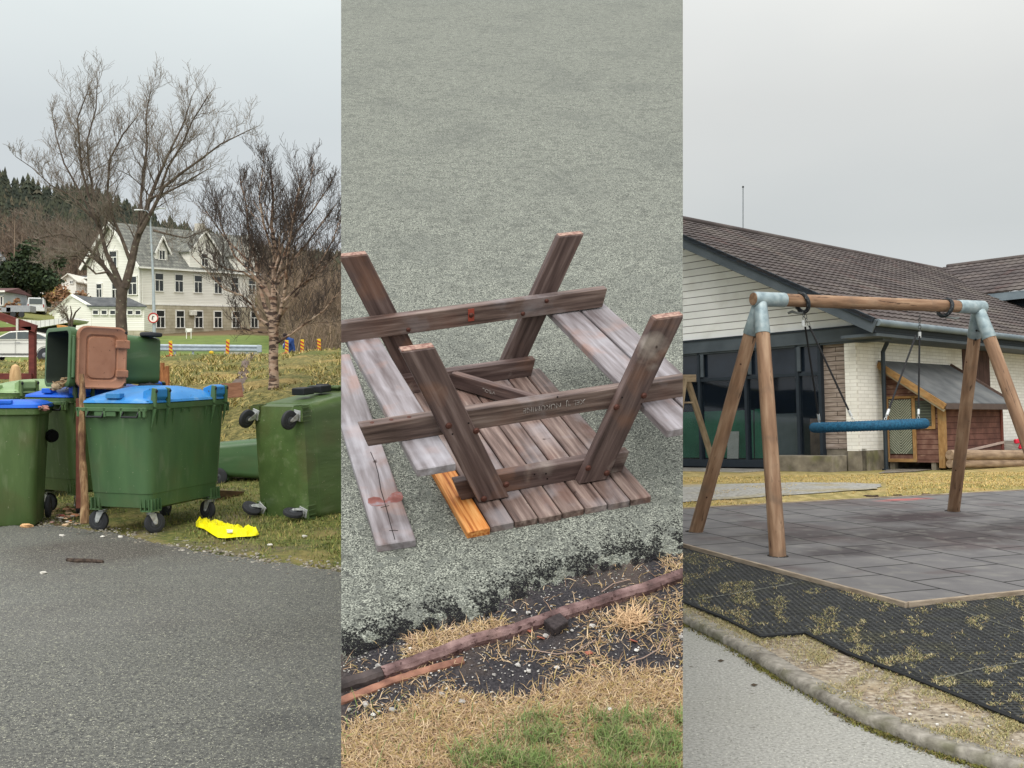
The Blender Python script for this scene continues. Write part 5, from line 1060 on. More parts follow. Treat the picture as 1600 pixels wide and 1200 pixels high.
# birch
birch_m = mat('birch bark', [(.3, C3(140, 116, 98)), (.6, C3(174, 152, 134)), (.8, C3(200, 184, 166))], scale=3, detail=4, rough=.8, bump=.4, specks=None,
              dirt=(5, C3(60, 46, 42), .48, .55, .95, 1), dirt2=(2.2, C3(150, 110, 84), .5, .7, .6, 1), stretch=(1, 1, 3.2))
Yb = 22.0; kb = F / Yb; T2 = Tree(8, .003); T2.k = 2; T2.k1 = 1; T2.cap = 22000; T2.dn = 1.05
bl_ = [
 ([(427, 618, 11.5), (428, 590, 9.5), (427, 560, 9), (428, 530, 9.5), (427, 505, 10), (426, 490, 8)], None, 0),
 ([(427, 505, 7.5), (428, 470, 6.5), (428, 430, 5.5), (430, 390, 4.6), (424, 350, 3.6), (427, 310, 2.8), (424, 275, 2)], [0, .05, .1, .1, 0, 0, 0], 1.1),
 ([(428, 515, 6), (438, 490, 4.5), (445, 455, 3.8), (448, 420, 3.2), (452, 380, 2.6), (460, 330, 2), (470, 280, 1.3)], [0, -.1, -.2, -.3, -.3, -.3, -.3], 1.1),
 ([(424, 500, 6), (414, 480, 5), (408, 455, 4.5), (402, 425, 4), (398, 395, 3.4), (388, 360, 2.8), (385, 320, 2), (375, 280, 1.2)], [0, .1, .2, .3, .4, .4, .4, .4], 1.1),
 ([(420, 508, 4.5), (404, 498, 4), (395, 478, 3), (378, 462, 2.4), (350, 452, 1.8), (325, 425, 1.2), (300, 400, .8)], [0, 0, -.2, -.3, -.4, -.5, -.6], .95),
 ([(418, 520, 2.6), (395, 518, 2), (378, 512, 1.6), (372, 500, 1), (360, 480, .7)], [0, -.2, -.3, -.3, -.3], .6),
 ([(434, 535, 3.2), (455, 522, 2.4), (480, 504, 2), (505, 486, 1.6), (525, 462, 1.2), (540, 445, 1)], [0, -.2, -.3, -.4, -.4, -.4], .8),
 ([(428, 480, 4), (412, 440, 3), (380, 400, 2.4), (350, 370, 1.8), (322, 330, 1.2)], [0, .2, .3, .4, .5], 1.0),
 ([(434, 500, 4), (462, 462, 3), (495, 420, 2.4), (520, 375, 1.7), (534, 335, 1)], [0, -.1, 0, .2, .3], 1.0),
 ([(430, 440, 3.6), (450, 380, 2.8), (488, 330, 2), (515, 290, 1.2)], [0, .2, .4, .5], 1.0),
 ([(426, 470, 3.6), (396, 430, 2.8), (366, 400, 2), (345, 350, 1.4), (338, 310, .9)], [0, .2, .3, .4, .5], 1.0),
 ([(430, 450, 4), (455, 410, 3), (480, 380, 2.3), (505, 345, 1.7), (525, 320, 1)], [0, .2, .4, .4, .5], 1.0),
 ([(430, 420, 3.6), (445, 370, 2.8), (468, 330, 2.2), (485, 290, 1.4), (490, 255, .9)], [0, .2, .4, .4, .5], 1.0),
 ([(428, 400, 3.4), (412, 350, 2.6), (405, 310, 2), (410, 270, 1.3), (412, 245, .8)], [0, -.2, -.4, -.4, -.5], 1.0),
 ([(402, 440, 3), (380, 425, 2.2), (352, 420, 1.6), (318, 398, 1.0)], [.2, 0, -.2, -.4], .9),
 ([(444, 470, 3), (470, 445, 2.2), (500, 425, 1.6), (530, 395, 1.0)], [-.2, -.1, 0, .2], .9)]
for pts, wob, Lm in bl_:
    PR = limb_pts(pts, Yb, kb, wob)
    if not Lm: T2.mb.tube([p for p, r in PR], [r for p, r in PR], 14)
    else: T2.limb(PR, .9, Lm, .42, 2, .2, .7)
plant('birch_tree', T2, 'leafless birch with mottled peeling bark growing on the grass bank', 'tree', at(427, 618, Yb), birch_m, twig_d)
# small bare shrub and other plants
T3 = Tree(12, .012); T3.k = 2; T3.k1 = 2; T3.cap = 400
for pts in ([(108, 520, 3.5), (108, 505, 3), (104, 492, 2.4), (96, 484, 1.4), (88, 478, 1)], [(111, 520, 3), (113, 500, 2.6), (118, 488, 2), (126, 480, 1)], [(109, 505, 2.2), (112, 490, 2), (110, 478, 1)]):
    T3.limb(limb_pts(pts, 75, F / 75), .8, 1.3, .1, 2, .35)
plant('bare_shrub', T3, 'small leafless shrub with pale trunks in front of the annex gable', 'shrub', at(110, 520, 75), bark_b, twig_b)
def leafcloud(name, label, cat, px, py, rpx, rpy, Y, n, m, size, trunk=True, seed=0, tm=None, kind=None):
    rg = random.Random(seed); k = F / Y; c = at(px, py, Y); t = thing(name, label, cat, loc=c); lv = MB(); cl = [(Vector((rg.gauss(0, .5) * rpx / k, rg.gauss(0, .4) * rpx / k, rg.gauss(0, .48) * rpy / k)), rg.uniform(.25, .45) * rpx / k) for _ in range(34)]
    for i in range(n):
        q, r = rg.choice(cl); p = q + Vector((rg.gauss(0, .5), rg.gauss(0, .5), rg.gauss(0, .5))) * r
        a = Vector((rg.uniform(-1, 1), rg.uniform(-1, 1), rg.uniform(-1, 1))).normalized(); b_ = a.orthogonal() * size * rg.uniform(.5, 1.3); a = a * size * rg.uniform(.5, 1.3)
        lv.add([p - b_ * .5, p + a, p + b_ * .5, p - a * .6], [(0, 1, 2, 3)])
    lv.build('crown', m, t, smooth=2)
    if trunk: MB().tube([(0, 0, -rpy / k * 1.25), (0, 0, 0), (.1, 0, rpy / k * .5)], [.3, .22, .08], 7).build('trunk', tm or bark_b, t, smooth=True)
    return t
pine_l = mat('dark conifer leaves', None, island=[(0, C3(28, 40, 26)), (.4, C3(44, 58, 34)), (.75, C3(62, 76, 44)), (1, C3(34, 46, 30))], rough=.8)
leafcloud('dark_tree', 'dark green bushy evergreen in front of the cottage above the white van', 'tree', 46, 432, 36, 33, 138, 9000, pine_l, .32, True, 5)
br_l = mat('brown shrub twigs', None, island=[(0, C3(120, 84, 60)), (.4, C3(150, 112, 82)), (.7, C3(96, 76, 60)), (1, C3(168, 140, 96))], rough=.9)
ye_l = mat('yellowish shrub twigs', None, island=[(0, C3(160, 136, 66)), (.5, C3(128, 116, 62)), (1, C3(186, 160, 90))], rough=.9)
leafcloud('brown_shrub', 'reddish brown leafless shrub mass left of the annex', 'shrub', 108, 470, 22, 12, 112, 3000, br_l, .22, False, 6)
leafcloud('yellow_shrub', 'yellowish shrub beside the cream house left of the school', 'shrub', 98, 462, 12, 8, 130, 1500, ye_l, .25, False, 7)
leafcloud('brown_bush', 'low brown bush beside the porch house', 'shrub', 20, 484, 11, 8, 118, 1200, br_l, .25, False, 8)
# forest on the hillside: dark conifers above, bare brown trunks at its foot
def hz(px, Y): return atL(px, Y)
rf_ = random.Random(21)
SKY = [(-40, 255), (0, 264), (20, 262), (45, 272), (75, 288), (110, 288), (150, 292), (190, 310), (230, 328), (270, 340), (310, 350), (345, 366), (380, 374), (420, 384), (460, 390), (540, 392)]
def conifer(mb, p, h, r, n=7):
    mb.tube([p, p + Vector((0, 0, h * .3))], [.18, .12], 4, False); lay = 9
    for k in range(lay):
        t = k / lay; z = h * (.12 + .86 * t); rr = r * (1 - t) ** .8 + .12
        o = len(mb.v); a0 = rf_.uniform(0, 6); mb.v.append((p.x, p.y, p.z + z + h * .13))
        for j in range(n * 2):
            a = a0 + math.pi * j / n; q = rr * (rf_.uniform(.75, 1.15) if j % 2 == 0 else rf_.uniform(.35, .6)); mb.v.append((p.x + q * math.cos(a), p.y + q * math.sin(a), p.z + z - h * (.03 if j % 2 == 0 else -.01)))
        for j in range(n * 2): mb.f.append((o, o + 1 + j, o + 1 + (j + 1) % (n * 2)))
fo = MB()
cnt = 0
while cnt < 2500:
    px = rf_.uniform(-60, 560); Y = rf_.uniform(225, 352); p = hz(px, Y); 
    row = HY - (p.z - CZ) / Y * F
    h = rf_.uniform(6, 11.5)
    if Y > 335: h = (row - interp(px, SKY)) / F * Y * rf_.uniform(.72, 1.08); h = max(5, min(h, 17))
    top = row - h / Y * F
    if top < interp(px, SKY) - 6: h *= .7
    if row > 420 and px > 60 and px < 200 and rf_.random() < .75: continue
    if px > 430 and row > 432 and rf_.random() < .6: continue
    conifer(fo, p - Vector((0, 0, .3)), h, h * rf_.uniform(.22, .34)); cnt += 1
stuff(fo.build('conifer_forest', mat('forest needles', None, island=[(0, C3(46, 52, 44)), (.3, C3(58, 64, 52)), (.6, C3(76, 78, 60)), (.85, C3(50, 56, 48)), (1, C3(96, 88, 70))], rough=.9)), 'dark conifer forest covering the hill behind the school', 'forest')
bf = MB(); bt = MB()
def baretree(mb, mt, p, h, rg):
    mb.tube([p, p + Vector((rg.gauss(0, .2), 0, h * .5)), p + Vector((rg.gauss(0, .5), rg.gauss(0, .3), h))], [.16, .11, .03], 4, False)
    for i in range(11):
        z = h * rg.uniform(.3, .98); a = rg.uniform(0, 6.28); l = h * rg.uniform(.12, .3) * (1.3 - z / h * .6); q = p + Vector((0, 0, z)); e = q + Vector((math.cos(a) * l, math.sin(a) * l, l * rg.uniform(.4, 1.2))); mt.tube([q, q.lerp(e, .5) + Vector((rg.gauss(0, .15), 0, rg.gauss(0, .1))), e], [.05, .04, .02], 3, False)
        for _ in range(3): e2 = q.lerp(e, rg.uniform(.4, 1)); mt.tube([e2, e2 + Vector((rg.gauss(0, .5), rg.gauss(0, .5), rg.uniform(.2, 1.1)))], [.03, .018], 3, False)
for i in range(520):
    px = rf_.choice((rf_.uniform(-30, 180), rf_.uniform(-30, 260), rf_.uniform(400, 560))); Y = rf_.uniform(185, 262) if px < 300 else rf_.uniform(150, 300); baretree(bf, bt, hz(px, Y), rf_.uniform(6, 11.5), rf_)
bf.v += []; o_ = len(bf.v)
stuff(bf.build('bare_trunks', mat('bare forest trunks', None, island=[(0, C3(118, 98, 82)), (.5, C3(92, 80, 70)), (1, C3(146, 128, 108))], rough=.9)), 'leafless brown trunks at the foot of the forested hill', 'forest')
stuff(bt.build('bare_branches', mat('bare forest twigs', None, island=[(0, C3(114, 96, 82)), (.5, C3(88, 78, 70)), (1, C3(138, 120, 102))], rough=.9)), 'leafless brown branches at the foot of the forested hill', 'forest')
# brown thicket at the right edge of the left picture, and sparse scrub before the hill
th = MB()
def scrub(n, f, lo, hi, r=.02):
    for i in range(n):
        px, Y = f(); p = atL(px, Y); h = rf_.uniform(lo, hi); a = Vector((rf_.gauss(0, .3), rf_.gauss(0, .3), 1)).normalized()
        m_ = p + a * h * .5 + Vector((rf_.gauss(0, .1), 0, 0)); e = p + a * h + Vector((rf_.gauss(0, .3), rf_.gauss(0, .3), 0)); th.tube([p, m_, e], [r * 1.3, r, r * .4], 3, False)
        for _ in range(3): q = m_.lerp(e, rf_.random()); th.tube([q, q + Vector((rf_.gauss(0, .35), rf_.gauss(0, .3), rf_.uniform(.1, .7))) * h * .25], [r * .6, r * .35], 3, False)
scrub(3600, lambda: (rf_.uniform(428, 565), rf_.uniform(72, 130)), 2.2, 5.6, .03)
scrub(1500, lambda: (rf_.uniform(60, 200), rf_.uniform(165, 215)), 1.5, 4, .035)
scrub(900, lambda: (rf_.uniform(455, 560), rf_.uniform(55, 75)), .8, 2.2, .02)
stuff(th.build('thicket', mat('brown thicket', None, island=[(0, C3(112, 96, 82)), (.35, C3(140, 120, 102)), (.65, C3(90, 78, 68)), (1, C3(158, 136, 112))], rough=.9)), 'dense brown leafless thicket right of the birch and on the hillside foot', 'shrubs')
# ================================================================== RIGHT: swing, tiled pad, kindergarten building
VA = ray(-760, 701).normalized(); VB = ray(2711, 646); VB = (VB - VA * VB.dot(VA)).normalized(); VN = VB.cross(VA).normalized()
CR = at(1343, 737, 22.0); MR = basis(CR, VA, VB, VN)      # s along the gable wall (leftwards), b along the long wall, h up
# keep a right-handed frame: x = -s
MRr = basis(CR, -VA, VB, VN)
def zr_(x, y): return min(0.0, CR.z - (VN.x * (x - CR.x) + VN.y * (y - CR.y)) / VN.z)
def gr(px, py, dz=0):
    """picture point on the right-hand ground"""
    lo, hi = 2.0, 60.0; r = ray(px, py)
    for _ in range(50):
        m = (lo + hi) / 2; q = r * m
        if CZ + q.z > zr_(q.x, q.y): lo = m
        else: hi = m
    q = r * lo; return Vector((q.x, q.y, zr_(q.x, q.y) + dz))
def rsheet(name, m, pts, dz, sub=.35, jit=0.0, th=0.0, drape=True):
    """a ground sheet with outline pts (x,y) and an optionally wavering edge"""
    out = []
    for (a, b) in zip(pts, pts[1:] + pts[:1]):
        L_ = math.hypot(b[0] - a[0], b[1] - a[1]); n = max(1, int(L_ / sub))
        for k in range(n):
            x = a[0] + (b[0] - a[0]) * k / n; y = a[1] + (b[1] - a[1]) * k / n
            if jit: x += jit * fbm(x * 1.6, y * 1.6, 1, 2); y += jit * fbm(x * 1.6, y * 1.6, 5, 2)
            out.append((x, y))
    b = bmesh.new(); vs = [b.verts.new((x, y, 0)) for x, y in out]; b.faces.new(vs)
    bmesh.ops.triangulate(b, faces=b.faces[:])
    if drape:
        for _ in range(2): bmesh.ops.subdivide_edges(b, edges=[e for e in b.edges if e.calc_length() > .8], cuts=2, use_grid_fill=False); bmesh.ops.triangulate(b, faces=b.faces[:])
    for v in b.verts: v.co.z = zr_(v.co.x, v.co.y) + dz
    if th: g = bmesh.ops.extrude_face_region(b, geom=b.faces[:]); [setattr(v.co, 'z', v.co.z - th) for v in g['geom'] if isinstance(v, bmesh.types.BMVert)]
    me = bpy.data.meshes.new(name); bmesh.ops.recalc_face_normals(b, faces=b.faces[:])
    if not th and sum(f.normal.z for f in b.faces) < 0: bmesh.ops.reverse_faces(b, faces=b.faces[:])
    b.to_mesh(me); b.free(); me.materials.append(m); o = bpy.data.objects.new(name, me); COL.objects.link(o); return o
X2 = lambda px, py: gr(px, py).xy[:]
path_g = mat('pale worn asphalt', [(.3, C3(130, 129, 123)), (.5, C3(152, 151, 145)), (.7, C3(170, 169, 162))], scale=60, detail=7, rough=.85, bump=.5, bscale=90, bdist=.006,
             dirt=(.8, C3(146, 145, 136), .45, .7, .5), specks=[(80, C3(206, 204, 190), .65, .70), (70, C3(112, 111, 104), .64, .69), (9, C3(90, 84, 74), .72, .76)])
gravel = mat('gravel and dead grass', [(.3, C3(96, 84, 72)), (.45, C3(136, 122, 106)), (.6, C3(168, 156, 138)), (.75, C3(196, 186, 170))], scale=26, detail=8, rough=.95, bump=1, bscale=60, bdist=.012,
             dirt=(1.6, C3(150, 142, 124), .46, .64, .5), dirt2=(2.6, C3(170, 150, 116), .56, .70, .45), specks=[(60, C3(200, 194, 184), .66, .72), (45, C3(70, 60, 50), .64, .7)])
rgrass = mat('yellow winter lawn', [(.3, C3(128, 116, 70)), (.5, C3(158, 142, 92)), (.7, C3(188, 168, 116))], scale=7, detail=8, rough=.95, bump=.8, bscale=26, bdist=.03, stretch=(1, .5, 1),
              dirt=(.5, C3(120, 118, 62), .46, .62, .75), dirt2=(.8, C3(196, 158, 108), .52, .7, .5), specks=[(30, C3(92, 80, 48), .63, .7)])
KP = [(1000, 945), (1067, 975), (1140, 1012), (1240, 1075), (1340, 1130), (1440, 1170), (1535, 1200), (1640, 1236), (1800, 1290)]
def gpath(px, py): Y = F * (CZ + .05) / (py - HY); return Vector(((px - CX) / F * Y, Y, -.05))
kl = [gpath(*p) for p in KP]
o = rsheet('path_asphalt', path_g, [(0, -3), (0, 8.5)] + [(p.x, p.y) for p in kl] + [(9, 2.2), (9, -3)], -.05, drape=False); struct(o)
# kerb: an old concrete kerb, uneven, its top level with the gravel
kerb_m = mat('old mossy kerb', [(.3, C3(112, 107, 98)), (.5, C3(140, 135, 125)), (.7, C3(164, 158, 148))], scale=20, detail=9, rough=.95, bump=.6, bscale=60, bdist=.01, dirt=(3, C3(88, 90, 52), .52, .68, .7), dirt2=(5, C3(64, 58, 48), .56, .7, .6))
pts = []
for a, b in zip(kl, kl[1:]):
    for k in range(24): pts.append(a.lerp(b, k / 24))
rings = []
for i, p in enumerate(pts[:-1]):
    d = (pts[i + 1] - p).normalized(); s_ = Vector((-d.y, d.x, 0)); s_ = s_ if s_.x > 0 or s_.y > 0 else -s_; w = .085; e = .007 * fbm(i * .10, 4) + .004 * fbm(i * .9, 7); zt = .003 * fbm(i * .3, 2)
    if i % 24 == 12: e += .004; zt -= .004   # the joints between the kerb stones
    rings.append([p + s_ * e + Vector((0, 0, -.05)), p + s_ * (.003 + e) + Vector((0, 0, .036 + zt)), p + s_ * (.014 + e) + Vector((0, 0, .050 + zt)), p + s_ * (.03 + e * .5) + Vector((0, 0, .054 + zt)), p + s_ * (.03 + w) + Vector((0, 0, .054 + zt * .5)), p + s_ * (.045 + w) + Vector((0, 0, .02))])
struct(MB().loft(rings).build('kerb', kerb_m, smooth=2))
o = rsheet('gravel_strip', gravel, [(p.x + .06, p.y + .03) for p in kl] + [(16, 2.5), (16, 15), (0, 15), (0, 8.6)], -.006, sub=.5, drape=True); struct(o)
# tiled pad
P0 = gr(1415, 950); D1 = Vector((-.34, .94, 0)).normalized(); D2 = Vector((.9, .437, 0)).normalized()
LP1, LP2 = 5.25, 9.0
MP = basis(P0, D2, D1, (0, 0, 1))
tile_m = mat('grey rubber tiles', [(.3, C3(96, 94, 95)), (.5, C3(104, 102, 102)), (.7, C3(114, 112, 111))], scale=3, detail=7, rough=.85, bump=.25, bscale=90, bdist=.004,
             dirt=(.9, C3(84, 72, 72), .54, .62, .55), dirt2=(6, C3(124, 122, 116), .54, .66, .35), brick=(.62, .62, .013, C3(34, 33, 33), .5, 'YX'),
             spots=[((2.7, 2.3, 0), (1.3, .9, 1), C3(62, 54, 54), .85), ((1.3, 2.9, 0), (1.0, .5, 1), C3(66, 60, 60), .8), ((4.2, 2.6, 0), (1.2, .6, 1), C3(62, 58, 58), .8), ((3.4, 3.6, 0), (1.0, .6, 1), C3(56, 44, 46), .9), ((4.6, 5.0, 0), (.5, .12, 1), C3(190, 100, 96), .7), ((1.1, 1.9, 0), (.7, .35, 1), C3(58, 52, 54), .8)])
pad = thing('tiled_play_pad', 'large pad of grey rubber tiles with a wooden edge under the swing', 'play surface', M=MP)
# the tiles curl a little: build as one uneven sheet with thickness
tb = MB(); nx, ny = 90, 54; top = []
for j in range(ny + 1):
    row = []
    for i in range(nx + 1):
        x = LP2 * i / nx; y = LP1 * j / ny; row.append(len(tb.v)); tb.v.append((x, y, .035 + .006 * fbm(x * 1.4, y * 1.4, 3)))
    top.append(row)
for j in range(ny):
    for i in range(nx): tb.f.append((top[j][i], top[j][i + 1], top[j + 1][i + 1], top[j + 1][i]))
tb.build('tile_surface', tile_m, pad, smooth=2)
ew = mat('pale edging board', [(.3, C3(122, 108, 92)), (.7, C3(166, 152, 134))], scale=6, detail=6, rough=.85, stretch=(1, 5, 5), bump=.3)
board('edging_board', (-.02, -.03, .01), (-.02, LP1, .01), .028, .075, (0, 0, 1), ew, pad); board('edging_board', (0, -.02, .012), (LP2, -.02, .012), .028, .07, (0, 0, 1), ew, pad)
board('edging_board', (0, LP1 + .02, .012), (LP2, LP1 + .02, .012), .028, .07, (0, 0, 1), ew, pad)
# honeycomb rubber mats in front of the pad
mat_m = mat('black honeycomb rubber', [(.3, C3(38, 40, 40)), (.7, C3(66, 68, 68))], scale=14, rough=.75, bump=1, bscale=60, bdist=.02, vor=(25, C3(4, 5, 5), .47, .38), dirt=(2.2, C3(72, 72, 50), .55, .68, .5))
L0 = [(1000, 905), (1067, 943), (1130, 968), (1190, 998), (1258, 992), (1300, 1012), (1340, 1030), (1420, 1060), (1500, 1092), (1600, 1132), (1700, 1172)]
ml = [X2(*p) for p in L0]; e0 = (MP @ Vector((-.045, LP1 + .3, 0))).xy[:]; e1 = (MP @ Vector((-.045, -.05, 0))).xy[:]; e2 = (MP @ Vector((3.2, -.05, 0))).xy[:]
gm_ = thing('grass_mat', 'black honeycomb rubber grass mat laid between the tiled pad and the kerb', 'rubber mat', loc=(0, 0, 0))
o = rsheet('mat_body', mat_m, ml + [e2, e1, e0], .014, sub=.4, th=.02, drape=False); o.parent = gm_
jm = mat('frosty mat joint', [(.3, C3(60, 62, 60)), (.7, C3(136, 136, 126))], scale=40, rough=.9)
for ln in (((1092, 940), (1160, 929), (1245, 914)), ((1474, 946), (1520, 965), (1600, 992)), ((1462, 1067), (1530, 1050), (1620, 1036))):
    b = MB(); q = [gr(x, y, .018) for x, y in ln]; pts = []
    for a, c in zip(q, q[1:]):
        for k in range(10): p = a.lerp(c, k / 10); p.y += .01 * ((k % 2) - .5); pts.append(p)
    b.tube(pts + [q[-1]], .004, 4).build('mat_joint', jm, gm_)
b = MB(); q = [gr(x, y, .012) for x, y in L0]; b.tube(q, .014, 5).build('mat_edge', flat('black mat edge', C3(34, 36, 38), .7), gm_, smooth=True)
# lawn up to the building, gravel path patch, mound
o = rsheet('lawn_strip', rgrass, [(0, 12.6)] + [X2(x, y) for x, y in ((1067, 806), (1200, 795), (1330, 784), (1480, 775), (1600, 767))] + [(14, 18.2), (40, 22), (40, 60), (0, 60)], .006, sub=1.0, jit=.05); struct(o)
gp = mat('light grey gravel', [(.3, C3(120, 118, 112)), (.5, C3(152, 150, 144)), (.75, C3(186, 184, 176))], scale=18, detail=8, rough=.95, bump=.7, bscale=50, bdist=.02, dirt=(1.2, C3(150, 136, 92), .5, .66, .6))
o = rsheet('gravel_path', gp, [X2(x, y) for x, y in ((1000, 757), (1067, 759), (1150, 757), (1240, 755), (1330, 755), (1380, 758), (1370, 765), (1300, 771), (1200, 778), (1120, 784), (1067, 786), (1000, 790))], .016, sub=.3, jit=.12); struct(o)
o = rsheet('earth_patch', mat('grey earth', [(.3, C3(94, 86, 76)), (.7, C3(138, 130, 118))], scale=6, rough=.95, bump=.5), [X2(x, y) for x, y in ((1372, 741), (1400, 729), (1480, 728), (1476, 733), (1430, 738))], .02, sub=.2, jit=.05); struct(o)
# ---- swing frame
tim = mat('round swing timber', [(.25, C3(98, 72, 54)), (.5, C3(138, 108, 84)), (.75, C3(170, 142, 116))], scale=3, detail=8, rough=.7, bump=.3, bscale=16, bdist=.006, stretch=(6, 6, .8), dirt=(5, C3(104, 88, 74), .52, .7, .55), dirt2=(7, C3(62, 42, 32), .64, .68, .8, 1), specks=[(14, C3(70, 44, 32), .73, .76)])
galv = mat('galvanised bracket', [(.3, C3(122, 138, 144)), (.5, C3(148, 164, 168)), (.7, C3(170, 182, 184))], scale=14, detail=5, rough=.5, metal=.25, dirt=(5, C3(140, 150, 152), .5, .7, .5))
SW = thing('swing', 'round timber swing frame on galvanised corner brackets standing on the tiled pad', 'swing frame', loc=(0, 0, 0))
A1 = Vector((2.33, 10.3, 2.345)); A2 = Vector((4.93, 11.4, 2.345)); bd = (A2 - A1).normalized()
A1 = at(1188, 467.5, 10.3); A2 = at(1528, 480, 11.4); bd = (A2 - A1).normalized()
FA, FB, FC, FD = gr(1085, 836, .03), gr(1216, 875, .03), gr(1489, 803, .03), Vector((5.45, 10.75, .03))
RB = .062
e_ = A1 - bd * .085
def tm(name, a, b, ra, rb, parent=SW, m=tim, n=18):
    d = b - a; l = d.length; M_ = Matrix.Translation(a) @ d.to_track_quat('Z', 'Y').to_matrix().to_4x4()
    return MB().loft([[Vector((r * math.cos(2 * math.pi * k / n), r * math.sin(2 * math.pi * k / n), z)) for k in range(n)] for z, r in ((0, ra * .96), (.006, ra), (l * .5, (ra + rb) / 2), (l - .006, rb), (l, rb * .96))]).build(name, m, parent, smooth=True, M=M_)
tm('beam', e_ + bd * .0, A2 + bd * .06, RB, RB)
for ap, ft in ((A1, ((FA, 1), (FB, 1))), (A2, ((FC, 1), (FD, 1)))):
    s_ = 1 if ap is A1 else -1
    tm('bracket', ap - bd * .08 * s_, ap + bd * .28 * s_, RB + .008, RB + .008, m=galv)
    for f, _ in ft:
        d = (f - ap).normalized(); o = ap + d * .04
        tm('leg', o + d * .2, f - Vector((0, 0, .05)), .066, .070 if f is not FB else .074)
        k = tm('bracket', o - d * .0, o + d * .31, .060, .0725, m=galv)
        for z in (.2, .31): MB().lathe([(0, 0), (.013, 0), (.01, .008), (0, .009)], (0, 0, 0), (0, 0, 1), 8).build('bolt', blackp, k, M=k.matrix_world.inverted() @ basis(o + d * z + (Vector((0, -1, .1)).normalized() * .07), Vector((1, 0, 0)), Vector((0, .1, 1)).normalized(), Vector((0, -1, .1)).normalized()) if False else Matrix.Translation((0, 0, 0)) @ basis((0, 0, z), (1, 0, 0), (0, 0, 1), (0, -1, 0)) @ Matrix.Translation((0, 0, .072)))
dm = flat('dark contact shade at post foot', C3(48, 44, 40), .95)  # dark blobs ringed round each post stand in for its contact shadow
for f in (FA, FB, FC, FD):
    q = MB()
    for i in range(16): a = i * .393; q.blob((f.x + .078 * math.cos(a), f.y + .078 * math.sin(a), .036), .016, 5, .4, (1, 1, .35), i)
    q.build('foot_shade', dm, SW)
# ---- nest seat with ropes
seat_c = at(1357, 665, 10.75); blue_r = mat('blue rope cover', [(.35, C3(20, 66, 92)), (.6, C3(34, 92, 122))], scale=60, detail=3, rough=.7, bump=.4, bscale=130, bdist=.003, dirt=(2, C3(52, 80, 100), .55, .75, .4))
NS = thing('nest_swing', 'blue rope covered ring seat hanging by black ropes from the timber beam', 'swing seat', loc=seat_c)
sax = Vector((-.04, .050, 1)).normalized(); Rg = .555
rb_ = MB().torus((0, 0, 0), sax, Rg - .04, .048, 64, 14); ro = rb_.build('seat_ring', blue_r, NS, smooth=2)
tw_ = MB(); a_ = sax.orthogonal().normalized(); b_ = sax.cross(a_); pts = []
for i in range(1400):
    t = 2 * math.pi * i / 1400; u = t * 110; d = a_ * math.cos(t) + b_ * math.sin(t); pts.append(d * (Rg - .04 + .0475 * math.cos(u)) + sax * .0475 * math.sin(u))
tw_.tube(pts, .0045, 4, False).build('rope_winding', blue_r, NS, smooth=True)
nt_ = MB()
for i in range(-4, 5):
    for (p, q) in ((a_, b_), (b_, a_)):
        x = i * .1; y = math.sqrt(max(0, (Rg - .05) ** 2 - x * x)); s1 = p * x + q * y; s2 = p * x - q * y; nt_.tube([s1, (s1 + s2) / 2 - sax * .03, s2], .007, 5)
nt_.build('seat_net', flat('dark net rope', C3(40, 44, 50), .8), NS)
rope_m = flat('black rope', C3(30, 30, 32), .7); silv = flat('silver ferrule', C3(200, 202, 200), .35, .5)
cw = Vector((0, 0, CZ)); 
def swp(px, py, Y): return at(px, py, Y) - seat_c
H1 = A1 + bd * .62 - Vector((0, 0, RB + .02)); H2 = A2 - bd * .62 - Vector((0, 0, RB + .02))
h1 = at(1255, 489, 10.5) - seat_c; h2 = at(1437, 508, 11.12) - seat_c
r1a = swp(1281, 664, 10.95); r1b = swp(1334, 658, 10.3); r2a = swp(1383, 656, 10.3); r2b = swp(1435, 654, 10.95)
for h, feet in ((h1, (r1a, r1b)), (h2, (r2a, r2b))):
    for f in feet:
        d = f - h; MB().tube([h + d * .12, h + d * .92], .0095, 7).build('rope', rope_m, NS, smooth=True)
        MB().tube([h + d * .90, h + d * .955], .014, 8).build('ferrule', silv, NS, smooth=True)
    MB().tube([h + Vector((0, 0, -.07)), h + Vector((0, 0, -.13))], .016, 8).build('ferrule', silv, NS, smooth=True)
def chain(a, b, n, m, par, r=.014):
    c = MB(); d = (b - a) / n; ax = d.normalized().orthogonal()
    for i in range(n):
        q = a + d * (i + .5); k = ax if i % 2 else d.normalized().cross(ax); k = k.normalized(); dn = d.normalized(); o = len(c.v); N_ = 10
        s2 = dn.cross(k)
        P_ = [q + dn * math.cos(2 * math.pi * j / N_) * d.length * .62 + s2 * math.sin(2 * math.pi * j / N_) * r for j in range(N_)]; c.tube(P_ + [P_[0]], .0032, 4, False)
    return c.build('chain', m, par)
ch_m = flat('dark steel chain', C3(84, 86, 86), .45, .7)
chain(h1 + Vector((0, 0, .02)), h1 + (r1b - h1) * .12, 4, ch_m, NS); chain(h1, h1 + (r1a - h1) * .1, 3, ch_m, NS)
chain(h2 + Vector((0, 0, .1)), h2 + Vector((0, 0, -.07)), 5, ch_m, NS)
for f in (r1a, r1b, r2a, r2b):
    h = h1 if f in (r1a, r1b) else h2; d = f - h; chain(h + d * .955, f + Vector((0, 0, .0)), 2, silv, NS, .012)
